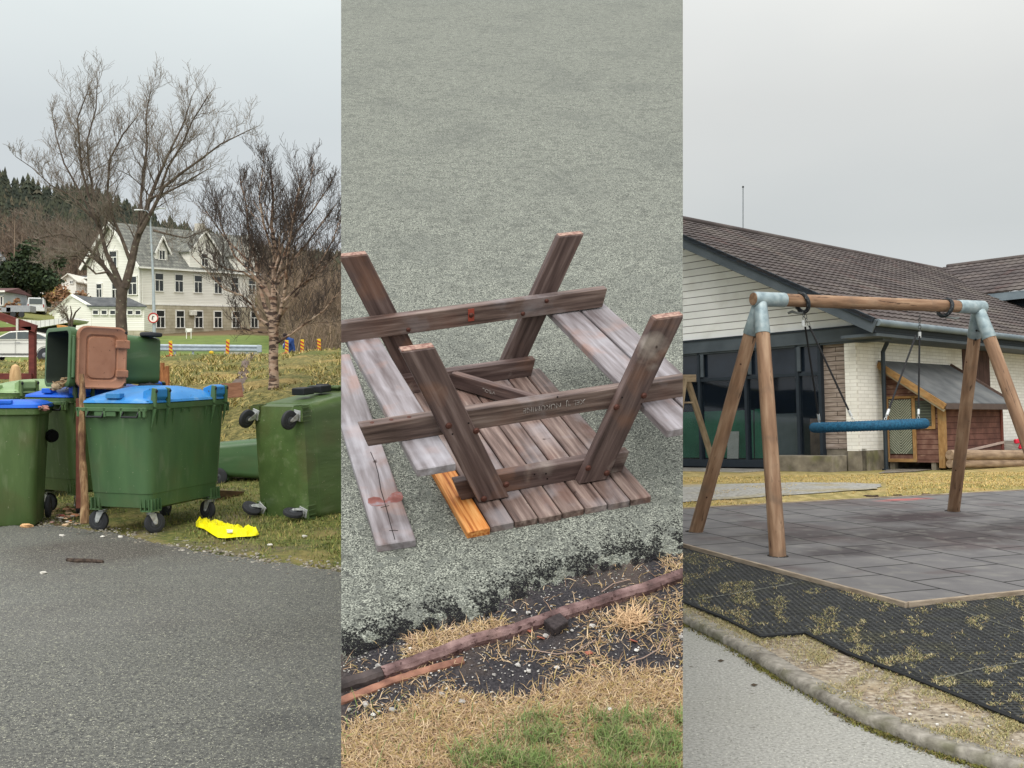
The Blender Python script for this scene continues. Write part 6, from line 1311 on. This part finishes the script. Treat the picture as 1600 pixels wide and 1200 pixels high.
# strap loops round the beam
for c_, tl, px in ((A1 + bd * .49, .25, 1257), (A2 - bd * .45, -.35, 1467)):
    b = MB(); u = (bd + Vector((0, 0, tl))).normalized(); b.torus(c_ - Vector((0, 0, .02)), u, .09, .020, 26, 8); st_ = thing('swing_shackle', 'black rubber strap and chain round the beam at the %s of the swing' % ('left end' if px == 1257 else 'right end'), 'shackle', loc=c_, group='straps round the swing beam')
    b.v = [tuple(Vector(v) - c_) for v in b.v]; b.build('strap', flat('black rubber strap', C3(38, 42, 46), .6), st_, smooth=2)
    cv = MB(); 
    for i in range(16):
        t = 2 * math.pi * i / 16; aa = u.orthogonal().normalized(); bb = u.cross(aa); q = (aa * math.cos(t) + bb * math.sin(t)) * .10 - Vector((0, 0, .02)) - u * .012; cv.torus(q, (aa * math.cos(t) + bb * math.sin(t)) if i % 2 else u, .012, .0034, 8, 4)
    cv.build('chain', ch_m, st_, smooth=2)
    hk = MB().tube([(0, 0, -.12), (-.05 * (1 if px == 1257 else -1), -.01, -.12), (-.10 * (1 if px == 1257 else -1), -.01, -.105 if px == 1257 else -.13), (-.14 * (1 if px == 1257 else -1), 0, -.12)], [.010, .012, .015, .012], 7); hk.build('hook', flat('steel hook', C3(120, 124, 122), .4, .6), st_, smooth=True)

# ------------------------------------------------------------------ the building
def bb_(mb, s0, s1, b0, b1, h0, h1): return mb.box((-(s0 + s1) / 2, (b0 + b1) / 2, (h0 + h1) / 2), (abs(s1 - s0), abs(b1 - b0), h1 - h0))
BL = thing('kindergarten_building', 'low white boarded building with a big brown tiled roof and dark windows', 'building', M=MRr)
clad = mat('white wide boards', [(.3, C3(228, 228, 225)), (.7, C3(240, 240, 237))], scale=1.2, rough=.7, brick=(60, .165, .011, C3(120, 118, 112), 0, 'XZ'), dirt=(2, C3(206, 204, 196), .5, .7, .5))
brk = mat('white painted brick', [(.3, C3(220, 217, 210)), (.7, C3(238, 236, 230))], scale=2, rough=.9, brick=(.30, .075, .007, C3(200, 196, 187), .5, 'YZ'), dirt=(1.5, C3(196, 188, 172), .5, .7, .4))
brkx = mat('white painted brick front', [(.3, C3(222, 219, 210)), (.7, C3(240, 238, 231))], scale=2, rough=.9, brick=(.30, .075, .007, C3(206, 202, 193), .5, 'XZ'), dirt=(1.5, C3(206, 199, 186), .5, .7, .4))
greyt = mat('grey blue fascia', [(.3, C3(66, 74, 80)), (.7, C3(84, 92, 98))], scale=2, rough=.6); dkt = flat('dark blue black trim', C3(36, 44, 52), .6)
conc = mat('stained concrete', [(.3, C3(96, 90, 80)), (.5, C3(128, 120, 106)), (.7, C3(150, 142, 126))], scale=4, detail=7, rough=.95, bump=.3, dirt=(2.4, C3(104, 104, 62), .5, .66, .7), dirt2=(3, C3(76, 70, 64), .52, .7, .6))
tile = mat('brown roof tiles', [(.3, C3(64, 57, 56)), (.5, C3(80, 72, 70)), (.7, C3(96, 88, 84))], scale=1.2, detail=6, rough=.8, dirt=(.6, C3(104, 98, 90), .5, .7, .5), dirt2=(1.8, C3(98, 66, 60), .58, .74, .4))
kR = .50; S0, HEv = -.78, 2.97; SR = 5.72; HRr = HEv + kR * (SR - S0)
# gable: boards
MB().prism([(0.62, 0, 2.95), (-SR - .2, 0, 2.95), (-SR - .2, 0, HRr - .22), (-SR, 0, HRr - .2), (.62, 0, HEv + .02)], (0, .2, 0)).build('gable_boarding', clad, BL)
b = MB(); bb_(b, -.62, 9, -.06, .25, 2.66, 2.95); b.build('header_beam', greyt, BL)
b = MB(); bb_(b, -.62, 9, -.08, -.061, 2.93, 2.97); b.build('drip_strip', dkt, BL)
# brown tiled roof as rows of real overlapping, waved courses
def tiled(name, so, su, bo, nb, rows, par, wl=.25, parts=None):
    """roof face: from eave origin so, up-slope vector su, along vector bo over length nb; waves across, steps per course"""
    mb = MB(); so = Vector(so); su = Vector(su); bo = Vector(bo); nrm = bo.cross(su).normalized(); nrm = nrm if nrm.z > 0 else -nrm; L_ = su.length; un = su.normalized(); bn = bo.normalized(); nx = int(nb / wl * 4)
    for r in range(rows):
        for e in (0, 1):
            row = []
            for i in range(nx + 1):
                x = nb * i / nx; wv = (.021 + .006 * fbm(r * 3.1, i * .2)) * (.5 + .5 * math.cos(2 * math.pi * x / wl))
                p = so + un * (L_ * (r + (1.06 if e else 0)) / rows) + bn * x + nrm * (wv + (.0 if e else .03)); row.append(p)
            if e == 0: lo = row
        o = len(mb.v); mb.v += [tuple(p) for p in lo + row]; n = nx + 1
        o2 = len(mb.v); mb.v += [tuple(p - nrm * .05) for p in lo]
        for i in range(nx): mb.f += [(o + i, o + i + 1, o + n + i + 1, o + n + i), (o2 + i, o2 + i + 1, o + i + 1, o + i)]
    return mb.build(name, tile, par, smooth=False)
L_main = 16.8; ov = .62
us = Vector((-(SR - S0), 0, HRr - HEv)); rows = 25
rf_o = tiled('roof', (-S0, -ov, HEv), us, (0, 1, 0), L_main + ov, rows, BL)
# under-roof deck and the far slope
MB().prism([(-S0, -ov + .02, HEv - .02), (-SR, -ov + .02, HRr - .02), (-SR, -ov + .02, HRr - .18), (-S0, -ov + .02, HEv - .18)], (0, L_main + ov, 0)).build('roof_deck', dkt, BL)
MB().prism([(-SR, -ov, HRr), (-SR - 7, -ov, HRr - 7 * kR), (-SR - 7, -ov, HRr - 7 * kR - .15), (-SR, -ov, HRr - .15)], (0, L_main + ov, 0)).build('roof', tile, BL)
MB().tube([(-SR, -ov, HRr + .05), (-SR, L_main, HRr + .0)], .08, 10).build('ridge_tiles', tile, BL, smooth=True)
def barge(dz, w, off, m, nm): board(nm, (-S0 + .02, -ov - off, HEv + dz), (-SR, -ov - off, HRr + dz), w, .04, (0, -1, 0), m, BL)
barge(-.13, .26, .03, greyt, 'barge_board'); barge(-.0, .10, .07, dkt, 'barge_cap')
vt = MB()
for k in range(rows): 
    f0 = (k + .02) / rows; p = Vector((-S0, -ov, HEv + .03)) + us * f0; q = Vector((-S0, -ov, HEv + .03)) + us * ((k + 1.04) / rows); vt.bar(p - Vector((0, .04, 0)), q - Vector((0, .04, .03)), .1, .06, (0, 0, 1))
vt.build('verge_tiles', tile, BL)
# soffit, gutter, fascia on the eaves side
b = MB(); b.box((-S0 - .04, 8.0, HEv - .13), (.05, 17.2, .2)); b.build('fascia', dkt, BL)
MB().tube([(-S0 + .06, -ov, HEv - .045), (-S0 + .06, 16.5, HEv - .045)], .07, 10).build('gutter', mat('grey gutter', [(.3, C3(96, 108, 116)), (.7, C3(120, 132, 138))], scale=3, rough=.5), BL, smooth=True)
b = MB(); bb_(b, .0, S0, -.55, 16.5, HEv - .30, HEv - .24); b.build('soffit', greyt, BL)
b = MB(); bb_(b, 0, -.07, .0, 16.5, 2.70, 2.97); b.build('dark_band', dkt, BL)
# corner pillar, walls
b = MB(); bb_(b, -.002, .26, .0, .05, .42, 2.68); b.build('brick_pillar', brkx, BL)
b = MB(); bb_(b, .0, .25, .052, 4.72, .421, 2.70); b.build('brick_wall', brk, BL)
b = MB(); bb_(b, .0, .25, 6.1, 16.5, .30, 2.72); b.build('brick_wall', brk, BL)
brown_d = mat('dark brown boards', [(.3, C3(64, 46, 44)), (.7, C3(88, 64, 60))], scale=3, rough=.7, brick=(.22, 40, .01, C3(36, 26, 26), 0, 'YZ'))
b = MB(); bb_(b, -.03, .25, 4.72, 6.1, .3, 2.70); b.build('brown_panel', brown_d, BL)
pan = MB(); bb_(pan, -.05, -.03, 4.95, 5.9, .7, 2.4); pan.build('door', brown_d, BL)
b = MB(); bb_(b, .0, .25, .0, 16.5, -.6, .42); b.build('foundation', conc, BL)
MB().box((-.13, -.012, .55), (.22, .03, 4.2)).build('nothing', brkx, BL) if False else None
# grey weathered cladding between the glass and the pillar
gc = mat('grey weathered cladding', [(.25, C3(110, 96, 86)), (.5, C3(150, 136, 126)), (.75, C3(178, 166, 158))], scale=5, detail=7, rough=.85, bump=.3, stretch=(.7, 4, 7), brick=(1.4, .095, .008, C3(70, 60, 54), .37, 'XZ'))
b = MB(); bb_(b, .26, .82, .10, .3, .46, 2.66); b.build('weathered_cladding', gc, BL)
b = MB(); bb_(b, .0, .82, .12, .3, -.5, .46); b.build('foundation', conc, BL)
# glazed front
gl_m = mat('dark reflecting glass', [(.35, C3(22, 30, 40)), (.65, C3(40, 50, 62))], scale=.5, rough=.04, spec=.9)
gl_m.node_tree.nodes['Principled BSDF'].inputs['Alpha'].default_value = .32
gl_u = flat('dark upper panel', C3(28, 36, 46), .15, spec=.5); fr = dkt; b = MB(); bb_(b, .82, 9, -.02, .14, .06, .22); b.build('sill', fr, BL)
for s in (.84, 1.38, 2.70, 3.98, 5.3): b = MB(); bb_(b, s - .035, s + .035, -.02, .12, .22, 2.66); b.build('mullion', fr, BL)
for (s0, s1) in ((.875, 1.345), (1.415, 2.665), (2.735, 3.945), (4.015, 5.265), (5.335, 8.9)):
    b = MB(); bb_(b, s0, s1, .05, .065, .22, 2.0); b.build('window_pane', gl_m, BL); b = MB(); bb_(b, s0, s1, .0, .1, 2.0, 2.07); b.build('transom', fr, BL); b = MB(); bb_(b, s0, s1, .05, .065, 2.07, 2.62); b.build('upper_panel', gl_u, BL)
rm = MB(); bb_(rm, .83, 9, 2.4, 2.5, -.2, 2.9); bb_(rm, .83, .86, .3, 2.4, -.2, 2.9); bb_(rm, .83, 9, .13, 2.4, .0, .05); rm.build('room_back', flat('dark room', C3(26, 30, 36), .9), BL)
b = MB(); bb_(b, -.62, 9, -.02, .3, 2.62, 2.66); b.build('soffit_strip', greyt, BL)
for s in (1.30, 2.55, 3.85, 5.2): b = MB(); bb_(b, s - .02, s + .06, -.04, .0, 2.1, 2.62); b.build('blind_box', greyt, BL)
# things leaning inside the glass
grn = mat('green screen', [(.35, C3(44, 128, 96)), (.65, C3(66, 160, 122))], scale=1.5, rough=.6)
def lean(name, label, cat, s0, s1, h0, h1, m, b_=.16, tilt=.1):
    M_ = MRr @ Matrix.Translation((-(s0 + s1) / 2, b_, h0)) @ Matrix.Rotation(-tilt, 4, 'X'); return tag(MB().box((0, 0, (h1 - h0) / 2), (abs(s1 - s0), .02, h1 - h0)).build(name, m, M=M_), label, cat)
gd = MRr.inverted()
def sg_(px, py, b_=0): g = gd @ onplane(px, py, MRr @ Vector((0, b_, 0)), VB); return -g.x, g.z
lean('green_screen', 'green sheet standing behind the glass left of the front swing leg', 'screen', 2.75, 5.2, .25, 1.32, grn, .30, .02); lean('green_screen', 'narrow green sheet behind the glass right of the white panel', 'screen', 2.35, 2.64, .25, 1.34, grn, .2, .03)
lean('whiteboard', 'leaning white panel with a small mark behind the window', 'panel', 3.02, 3.32, .24, .85, flat('white panel', C3(214, 222, 218), .6), .10, .08)
lean('plexiglass_sheet', 'grey glass panel leaning inside behind the front swing leg', 'panel', 1.5, 2.1, .25, 1.22, flat('grey panel', C3(112, 126, 130), .4), .2, .04)
lean('brown_carton', 'brown blurred carton behind the rightmost pane', 'carton', .92, 1.3, .25, 1.1, mat('carton', [(.3, C3(90, 76, 66)), (.6, C3(150, 128, 112))], scale=4, rough=.8), .3, .02)
# concrete steps and deck in front of the glazing
b = MB(); b.box((-1.02 + .0, -.28, .165), (1.5, .56, .33)); o = b.build('concrete_step', conc, M=MRr, bevel=.01); o.matrix_world = MRr @ Matrix.Translation((-.0, 0, -.0)); tag(o, 'stained concrete step block in front of the weathered cladding', 'step')
dk = mat('wet grey deck', [(.3, C3(120, 116, 108)), (.7, C3(160, 156, 148))], scale=3, rough=.6, brick=(40, .14, .006, C3(70, 66, 62), 0, 'XY'))
b = MB(); b.box((-5.4, -.75, -.03), (7.2, 1.4, .12)); o = b.build('wooden_deck', dk, M=MRr, bevel=.01); tag(o, 'low wet wooden deck along the dark windows', 'deck')
b = MB(); b.box((-5.3, -1.5, -.10), (7.6, .05, .14)); o = b.build('deck_board', mat('deck edge', [(.3, C3(110, 90, 76)), (.7, C3(144, 122, 106))], scale=4, rough=.8), M=MRr); tag(o, 'brown board along the front edge of the deck', 'board')
# downpipe
dp = MB(); dp.tube([(.16, .78, -.05), (.16, .80, 2.45), (.30, .72, 2.62), (.72, .1, 2.86), (.80, -.05, 2.93)], .045, 9)
dpo = dp.build('downpipe', flat('dark grey pipe', C3(50, 58, 64), .5, .3), BL, smooth=True); MB().lathe([(.05, 0), (.09, 0), (.09, .03), (.05, .04)], (.16, .78, .0), (0, 0, 1), 10).build('pipe_foot', dkt, dpo)
# antenna
pa_ = at(1161, 356, 30); t = thing('antenna', 'thin aerial mast rising above the roof ridge', 'antenna', loc=pa_ - Vector((0, 0, .6)))
MB().tube([(0, 0, 0), (0, 0, .6 + 64 * 30 / F)], .014, 6).build('mast', flat('grey mast', C3(120, 126, 130), .5), t); MB().blob((0, 0, .6 + 64 * 30 / F), .03, 8, 0, (1, 1, 1)).build('tip', blackp, t)
# far wing of the roof
WG = thing('far_wing', 'second brown tiled roof wing above a dark wall at the far right', 'building', M=MRr)
bw_, hw = 12.85, 4.9; us2 = Vector((0, 3.3, 1.45))
tiled('roof', (-5.85, bw_, hw), us2, (1, 0, 0), 15, 10, WG)
MB().tube([(-5.72, bw_ + 3.3, hw + 1.47), (9, bw_ + 3.3, hw + 1.47)], .08, 8).build('ridge_tiles', tile, WG, smooth=True)
b = MB(); bb_(b, 2.95, -9, bw_ + .02, bw_ + .1, hw - .26, hw - .02); b.build('fascia', mat('grey gutter', [], ), WG)
b = MB(); bb_(b, 2.9, -9, bw_ + .5, bw_ + .8, 2.0, hw - .2); b.build('dark_wall', dkt, WG)
b = MB(); bb_(b, 2.9, -9, bw_ + .1, bw_ + .6, hw - .26, hw - .2); b.build('soffit', dkt, WG)
# ---- lean-to playhouse
yl_ = mat('yellow ochre trim', [(.3, C3(132, 98, 58)), (.7, C3(168, 132, 86))], scale=8, rough=.75, stretch=(1, 3, 3), dirt=(5, C3(150, 128, 92), .55, .7, .6))
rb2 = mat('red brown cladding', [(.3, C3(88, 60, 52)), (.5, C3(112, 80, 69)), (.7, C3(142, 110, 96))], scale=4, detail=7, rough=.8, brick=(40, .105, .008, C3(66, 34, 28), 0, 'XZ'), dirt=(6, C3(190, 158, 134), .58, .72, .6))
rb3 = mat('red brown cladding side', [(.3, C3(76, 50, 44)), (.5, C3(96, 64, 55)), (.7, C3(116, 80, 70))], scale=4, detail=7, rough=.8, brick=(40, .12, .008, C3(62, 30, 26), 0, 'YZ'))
felt = mat('grey roofing felt', [(.3, C3(78, 80, 82)), (.7, C3(102, 104, 104))], scale=3, detail=7, rough=.9, dirt=(1.4, C3(122, 122, 120), .5, .7, .5), stretch=(1, 1, 1))
grd = mat('grey green door boards', [(.3, C3(74, 80, 68)), (.7, C3(96, 102, 86))], scale=8, rough=.8)
PH = thing('playhouse_lean_to', 'red brown lean-to playhouse with yellow trim and a grey felt roof', 'shed', M=MRr)
b0, b1, sw, hl, hh_ = 1.12, 3.95, 1.2, 1.42, 2.2
fl = .16
# end wall facing the camera: x from 0 (wall) to sw (right)
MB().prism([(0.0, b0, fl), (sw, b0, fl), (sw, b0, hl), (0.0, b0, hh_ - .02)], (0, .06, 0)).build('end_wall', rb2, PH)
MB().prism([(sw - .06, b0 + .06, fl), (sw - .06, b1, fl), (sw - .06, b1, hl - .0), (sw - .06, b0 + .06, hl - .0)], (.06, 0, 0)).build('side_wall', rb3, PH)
rs_ = Vector((sw + .22, 0, -(hh_ - hl) * (sw + .22) / sw)); 
MB().prism([(-.0, b0 - .25, hh_ + .04), (sw + .22, b0 - .25, hh_ + .04 + rs_.z), (sw + .22, b0 - .25, hh_ + .085 + rs_.z), (0, b0 - .25, hh_ + .085)], (0, b1 - b0 + .35, 0)).build('roof', felt, PH)
board('barge_board', (0, b0 - .27, hh_ - .0), (sw + .22, b0 - .27, hh_ + rs_.z - .0), .13, .03, (0, -1, 0), yl_, PH); board('barge_underboard', (0, b0 - .25, hh_ - .08), (sw + .2, b0 - .25, hh_ - .08 + rs_.z), .05, .03, (0, -1, 0), flat('pale batten', C3(150, 140, 118), .8), PH)
board('barge_board', (0.0, b1 + .12, hh_ + .05), (sw + .22, b1 + .12, hh_ + rs_.z + .05), .16, .03, (0, -1, 0), flat('dark brown board', C3(92, 74, 66), .8), PH)
board('fascia', (sw + .23, b0 - .25, hh_ + rs_.z + .01), (sw + .23, b1 + .1, hh_ + rs_.z + .01), .12, .03, (1, 0, 0), flat('dark brown fascia', C3(84, 72, 68), .8), PH)
board('post', (sw + .012, b0 - .02, .05), (sw + .012, b0 - .02, hl + .02), .13, .05, (0, -1, 0), yl_, PH); board('post', (sw + .03, b0 + .07, .1), (sw + .03, b0 + .07, hl - .02), .13, .03, (1, 0, 0), yl_, PH)
board('corner_board', (sw + .012, b1 - .05, .3), (sw + .012, b1 - .05, hl - .02), .1, .03, (1, 0, 0), flat('red brown corner', C3(104, 56, 46), .8), PH)
board('corner_board', (.05, b0 - .01, fl), (.05, b0 - .01, 1.55), .08, .03, (0, -1, 0), rb2, PH)
def ph(px, py): g = MRr.inverted() @ onplane(px, py, MRr @ Vector((0, b0 - .03, 0)), VB); return g.x, g.z
x0_, zb_ = ph(1391, 709); x1_, zt_ = ph(1423, 624); x2_, _ = ph(1456, 660)
D_ = MB().box(((x0_ + x1_) / 2, b0 - .012, (zb_ + zt_) / 2), (x1_ - x0_, .03, zt_ - zb_)).build('door', grd, PH)
ch_ = MB(); xm = (x0_ + x1_) / 2; hwd = (x1_ - x0_) / 2
z = zb_ - .1
while z < zt_ + .0:
    for s in (-1, 1):
        a = Vector((xm, b0 - .031, z + .0)); e = Vector((xm + s * hwd * .98, b0 - .031, z + hwd * .98))
        if a.z < zb_: a = a.lerp(e, min(1, (zb_ - a.z) / max(1e-4, e.z - a.z)))
        if e.z > zt_: e = a.lerp(e, max(0.02, (zt_ - a.z) / max(1e-4, e.z - a.z)))
        if e.z > a.z: ch_.bar(a, e, .008, .018, (0, 0, 1))
    z += .055
ch_.build('door_board', flat('pale door batten', C3(150, 152, 134), .8), D_)
for xa_, xb__, za, zb2 in ((x0_ - .05, x0_ - .05, .19, zt_ + .06), (x1_ + .05, x1_ + .05, .17, zt_ + .06)): board('door_frame', (xa_, b0 - .02, za), (xb__, b0 - .02, zb2), .075, .035, (0, -1, 0), yl_, PH)
board('door_frame', (x0_ - .08, b0 - .02, zt_ + .05), (sw * .84, b0 - .02, zt_ + .05), .05, .035, (0, -1, 0), yl_, PH); board('door_sill', (x0_ - .1, b0 - .03, .2), (x1_ + .08, b0 - .03, .2), .07, .04, (0, -1, 0), yl_, PH)
_, wz0 = ph(1440, 666); _, wz1 = ph(1440, 626)
win = MB().box(((x1_ + .09 + x2_) / 2, b0 - .015, (wz0 + wz1) / 2), (x2_ - x1_ - .09, .03, wz1 - wz0)).build('window', flat('dark shutter', C3(66, 72, 64), .7), PH)
sl_ = MB()
for k in range(9): sl_.box(((x1_ + .09 + x2_) / 2, b0 - .033, wz0 + (wz1 - wz0) * (k + .5) / 9), (x2_ - x1_ - .12, .006, .012))
sl_.build('window_slats', flat('shutter slat', C3(98, 104, 92), .7), win)
board('window_frame', (x2_ + .035, b0 - .025, wz0 - .06), (x2_ + .035, b0 - .025, wz1 + .04), .07, .035, (0, -1, 0), yl_, win); board('window_frame', (x1_ + .08, b0 - .024, wz0 - .03), (x2_ + .07, b0 - .024, wz0 - .03), .06, .034, (0, -1, 0), yl_, win)
for x in (.1, 1.0): MB().box((x, b0 + .1, .02), (.1, .15, .28)).build('footing', conc, PH)
board('bottom_rail', (sw + .02, b0 + .15, .3), (sw + .02, b1, .52), .05, .03, (1, 0, 0), flat('pale bottom rail', C3(176, 156, 144), .8), PH)
# log and mound
lg = mat('debarked log', [(.3, C3(112, 92, 74)), (.5, C3(146, 124, 102)), (.75, C3(172, 150, 126))], scale=2, detail=7, rough=.8, bump=.3, stretch=(6, 6, 1), dirt=(3, C3(98, 82, 70), .5, .7, .5))
la, lb = at(1484, 711, 21.6), at(1720, 711, 25.6)
for (dz, r, lab) in ((0, .105, 'upper round log of the sandpit edge right of the playhouse'), (-.175, .09, 'lower log lying in the shade under the upper one')):
    a = la + Vector((0, 0, dz)); c = lb + Vector((0, 0, dz)); q = (c - a); o = MB().lathe([(r * .9, 0), (r, .02), (r, q.length)], (0, 0, 0), (0, 0, 1), 16).build('log', lg, smooth=True, M=Matrix.Translation(a) @ q.to_track_quat('Z', 'Y').to_matrix().to_4x4()); tag(o, lab, 'log', 'logs edging the sandpit')
mo = MB(); n1, n2 = 26, 12; rws = []
for j in range(n2 + 1):
    row = []
    for i in range(n1 + 1):
        px = 1478 + (1740 - 1478) * i / n1; t = j / n2; Y = 21.9 + (px - 1478) / 236 * 3.7 + t * 3.0; py = 714 - 24 * min(1, t * 1.3) - 0.012 * (px - 1478) + 2 * fbm(px * .03, t * 3); p = at(px, py, Y); row.append(len(mo.v)); mo.v.append(tuple(p))
    rws.append(row)
for a, c in zip(rws, rws[1:]):
    for i in range(n1): mo.f.append((a[i], a[i + 1], c[i + 1], c[i]))
struct(mo.build('sand_mound', mat('grey damp sand', [(.3, C3(96, 88, 80)), (.5, C3(120, 112, 102)), (.7, C3(146, 138, 126))], scale=4, detail=7, rough=.95, bump=.6, bscale=12, bdist=.05), smooth=2))
# red plastic toy at the right edge
tr_ = flat('red plastic', C3(206, 44, 66), .4); p = at(1592, 690, 23.6); t = thing('red_toy', 'red plastic toy at the right edge beyond the log', 'toy', loc=p)
MB().bar((-.1, 0, .0), (.35, 0, .06), .10, .08, (0, -1, 0)).build('body', tr_, t, bevel=.02); MB().bar((.0, -.03, -.16), (.14, -.03, .18), .06, .09, (0, -1, 0)).build('leg', tr_, t, bevel=.02); MB().bar((.08, 0, .1), (.3, 0, .24), .06, .06, (0, -1, 0)).build('arm', tr_, t, bevel=.02)
# second wooden frame at the left edge of the right picture
AF = thing('climbing_frame', 'older weathered wooden frame with a leaning leg behind the left swing leg', 'play frame', loc=(0, 0, 0)); ol = mat('old grey timber', [(.3, C3(112, 96, 76)), (.7, C3(156, 138, 112))], scale=5, rough=.85, stretch=(1, 5, 5))
def tb2(a, b, w): board('beam' if abs(a[1] - b[1]) < 8 else 'leg', at(a[0], a[1], 15.2), at(b[0], b[1], b[2] if len(b) > 2 else 15.2), w, .09, (0, -1, 0), ol, AF)
tb2((1040, 591), (1087, 591), .10); tb2((1073, 590), (1120, 741, 15.9), .075); tb2((1070, 592), (1050, 742, 15.0), .06); board('rung', at(1030, 629, 15.25), at(1083, 629, 15.25), .022, .03, (0, -1, 0), ol, AF)
fa_bound = None
# ---- grass and tufts, stones
rr2 = random.Random(77)
tuf = mat('dry kerb grass', None, island=[(0, C3(170, 156, 110)), (.25, C3(128, 124, 74)), (.5, C3(196, 182, 142)), (.75, C3(96, 104, 56)), (1, C3(180, 150, 112))], rough=.9)
pts = []
while len(pts) < 14000:
    px = rr2.uniform(1060, 1605); py = rr2.uniform(850, 1140); lim_u = interp(px, [(1067, 856), (1415, 952), (1600, 928)]); lim_l = interp(px, L0)
    if py < lim_u + 4 or py > lim_l: continue
    k = fbm(px * .022, py * .045, 31) + .25 * fbm(px * .09, py * .16, 3); edge = max(0, 1 - (py - lim_u) / 22) * .10 + (.12 if px < 1300 else 0)
    if k + edge > .22 + .12 * rr2.random() or rr2.random() < .02: pts.append((*gr(px, py, .008), .7))
blades('mat_grass_tufts', pts, tuf, (.015, .05), .0022, .9, Vector((0, 0, 1)), 'yellow grass tufts growing through the black rubber mats', 'grass', 41, flat_=.5)
pts = []
while len(pts) < 13000:
    px = rr2.uniform(1060, 1605); py = rr2.uniform(930, 1200); lim_l = interp(px, L0); kt_ = interp(px, [(1067, 955), (1240, 1048), (1340, 1100), (1535, 1170), (1640, 1215)])
    if py < lim_l or py > kt_ + 6: continue
    k = fbm(px * .02, py * .03, 51); near = max(0, 1 - (py - lim_l) / 26)
    if rr2.random() < k * .9 + near * .5 + .12: pts.append((*gr(px, py, 0), .6))
blades('kerbside_grass', pts, tuf, (.012, .045), .002, 1.0, Vector((0, 0, 1)), 'sparse dry grass on the gravel beside the kerb', 'grass', 42, flat_=.6)
mossm = mat('kerb moss', None, island=[(0, C3(96, 100, 44)), (.4, C3(126, 122, 62)), (.7, C3(72, 74, 38)), (1, C3(140, 120, 80))], rough=.95)
pts = []
while len(pts) < 8000:
    i = rr2.uniform(0, len(kl) - 1.01); a = kl[int(i)].lerp(kl[int(i) + 1], i % 1); k = fbm(i * 1.7, 2) + .5 * fbm(i * 7, 9)
    if rr2.random() < .13 + max(0, k) * 1.5: pts.append((a.x + rr2.gauss(0, .022), a.y - .01 + rr2.gauss(0, .022), -.05, .8))
blades('kerb_moss', pts, mossm, (.01, .035), .003, 1.0, Vector((0, 0, 1)), 'moss and small weeds along the foot of the kerb', 'moss', 43, flat_=.4)
pts = []
while len(pts) < 15000:
    px = rr2.uniform(1060, 1605); Y = rr2.uniform(12.5, 20.5); x = (px - CX) / F * Y; 
    w_ = MP.inverted() @ Vector((x, Y, 0))
    if w_.y < LP1 + .06: continue
    row = HY + (CZ - zr_(x, Y)) / Y * F
    if px < 1385 and 756 < row < 785 and fbm(px * .02, row * .1, 8) < .25: continue
    if px < 1340 and row < 738: continue
    pts.append((x, Y, zr_(x, Y), .9))
blades('lawn_blades', pts, mat('yellow lawn blades', None, island=[(0, C3(196, 168, 98)), (.35, C3(168, 148, 84)), (.6, C3(214, 180, 124)), (.8, C3(128, 128, 62)), (1, C3(190, 150, 100))], rough=.9), (.02, .055), .005, .8, Vector((0, 0, 1)), 'short yellow winter grass between the pad and the building', 'grass', 44, flat_=.3)
pts = []
while len(pts) < 2600:
    w = MP @ Vector((rr2.uniform(-.09, .06) if rr2.random() < .55 else rr2.uniform(0, 6), 0, .02))
    if rr2.random() < .6: w = MP @ Vector((rr2.gauss(-.05, .03), rr2.uniform(0, LP1), .01))
    else: w = MP @ Vector((rr2.uniform(0, 4), rr2.gauss(-.05, .03), .01))
    if fbm(w.x * 2.2, w.y * 2.2, 7) > -.02: pts.append((*w, .8))
blades('pad_edge_grass', pts, tuf, (.015, .045), .0022, .9, Vector((0, 0, 1)), 'thin grass growing along the wooden edge of the tiled pad', 'grass', 61, flat_=.4)
st2 = MB()
for i in range(420):
    px = rr2.uniform(1060, 1605); py = rr2.uniform(940, 1200); lim_l = interp(px, L0); kt_ = interp(px, [(1067, 950), (1240, 1045), (1340, 1098), (1535, 1165), (1640, 1210)])
    if lim_l < py < kt_: st2.blob(gr(px, py, .003), rr2.choice((.003, .004, .006, .009)), 5, .3, (1, 1, .6), i)
stuff(st2.build('gravel_stones', stone_m), 'small stones in the gravel beside the kerb', 'stones')
lv = MB()
for x, y in ((1178, 1072), (1126, 1034), (1306, 1118)): 
    p = gpath(x, y); lv.add([p + Vector((-.02, 0, .006)), p + Vector((0, -.014, .003)), p + Vector((.024, 0, .008)), p + Vector((0, .012, .012))], [(0, 1, 2, 3)])
stuff(lv.build('leaf_bits', flat('dark leaf', C3(70, 60, 48), .9)), 'dark leaf bits on the pale path', 'leaves')
dbr = MB()
for x, y in ((1365, 777), (1378, 778), (1402, 775), (1447, 774), (1362, 776)): dbr.blob(gr(x, y, .01), .05, 6, .4, (1.8, .6, .3), x)
stuff(dbr.build('turf_clods', flat('dark clods', C3(66, 54, 44), .95)), 'dark turf clods along the far edge of the tiled pad', 'clods')
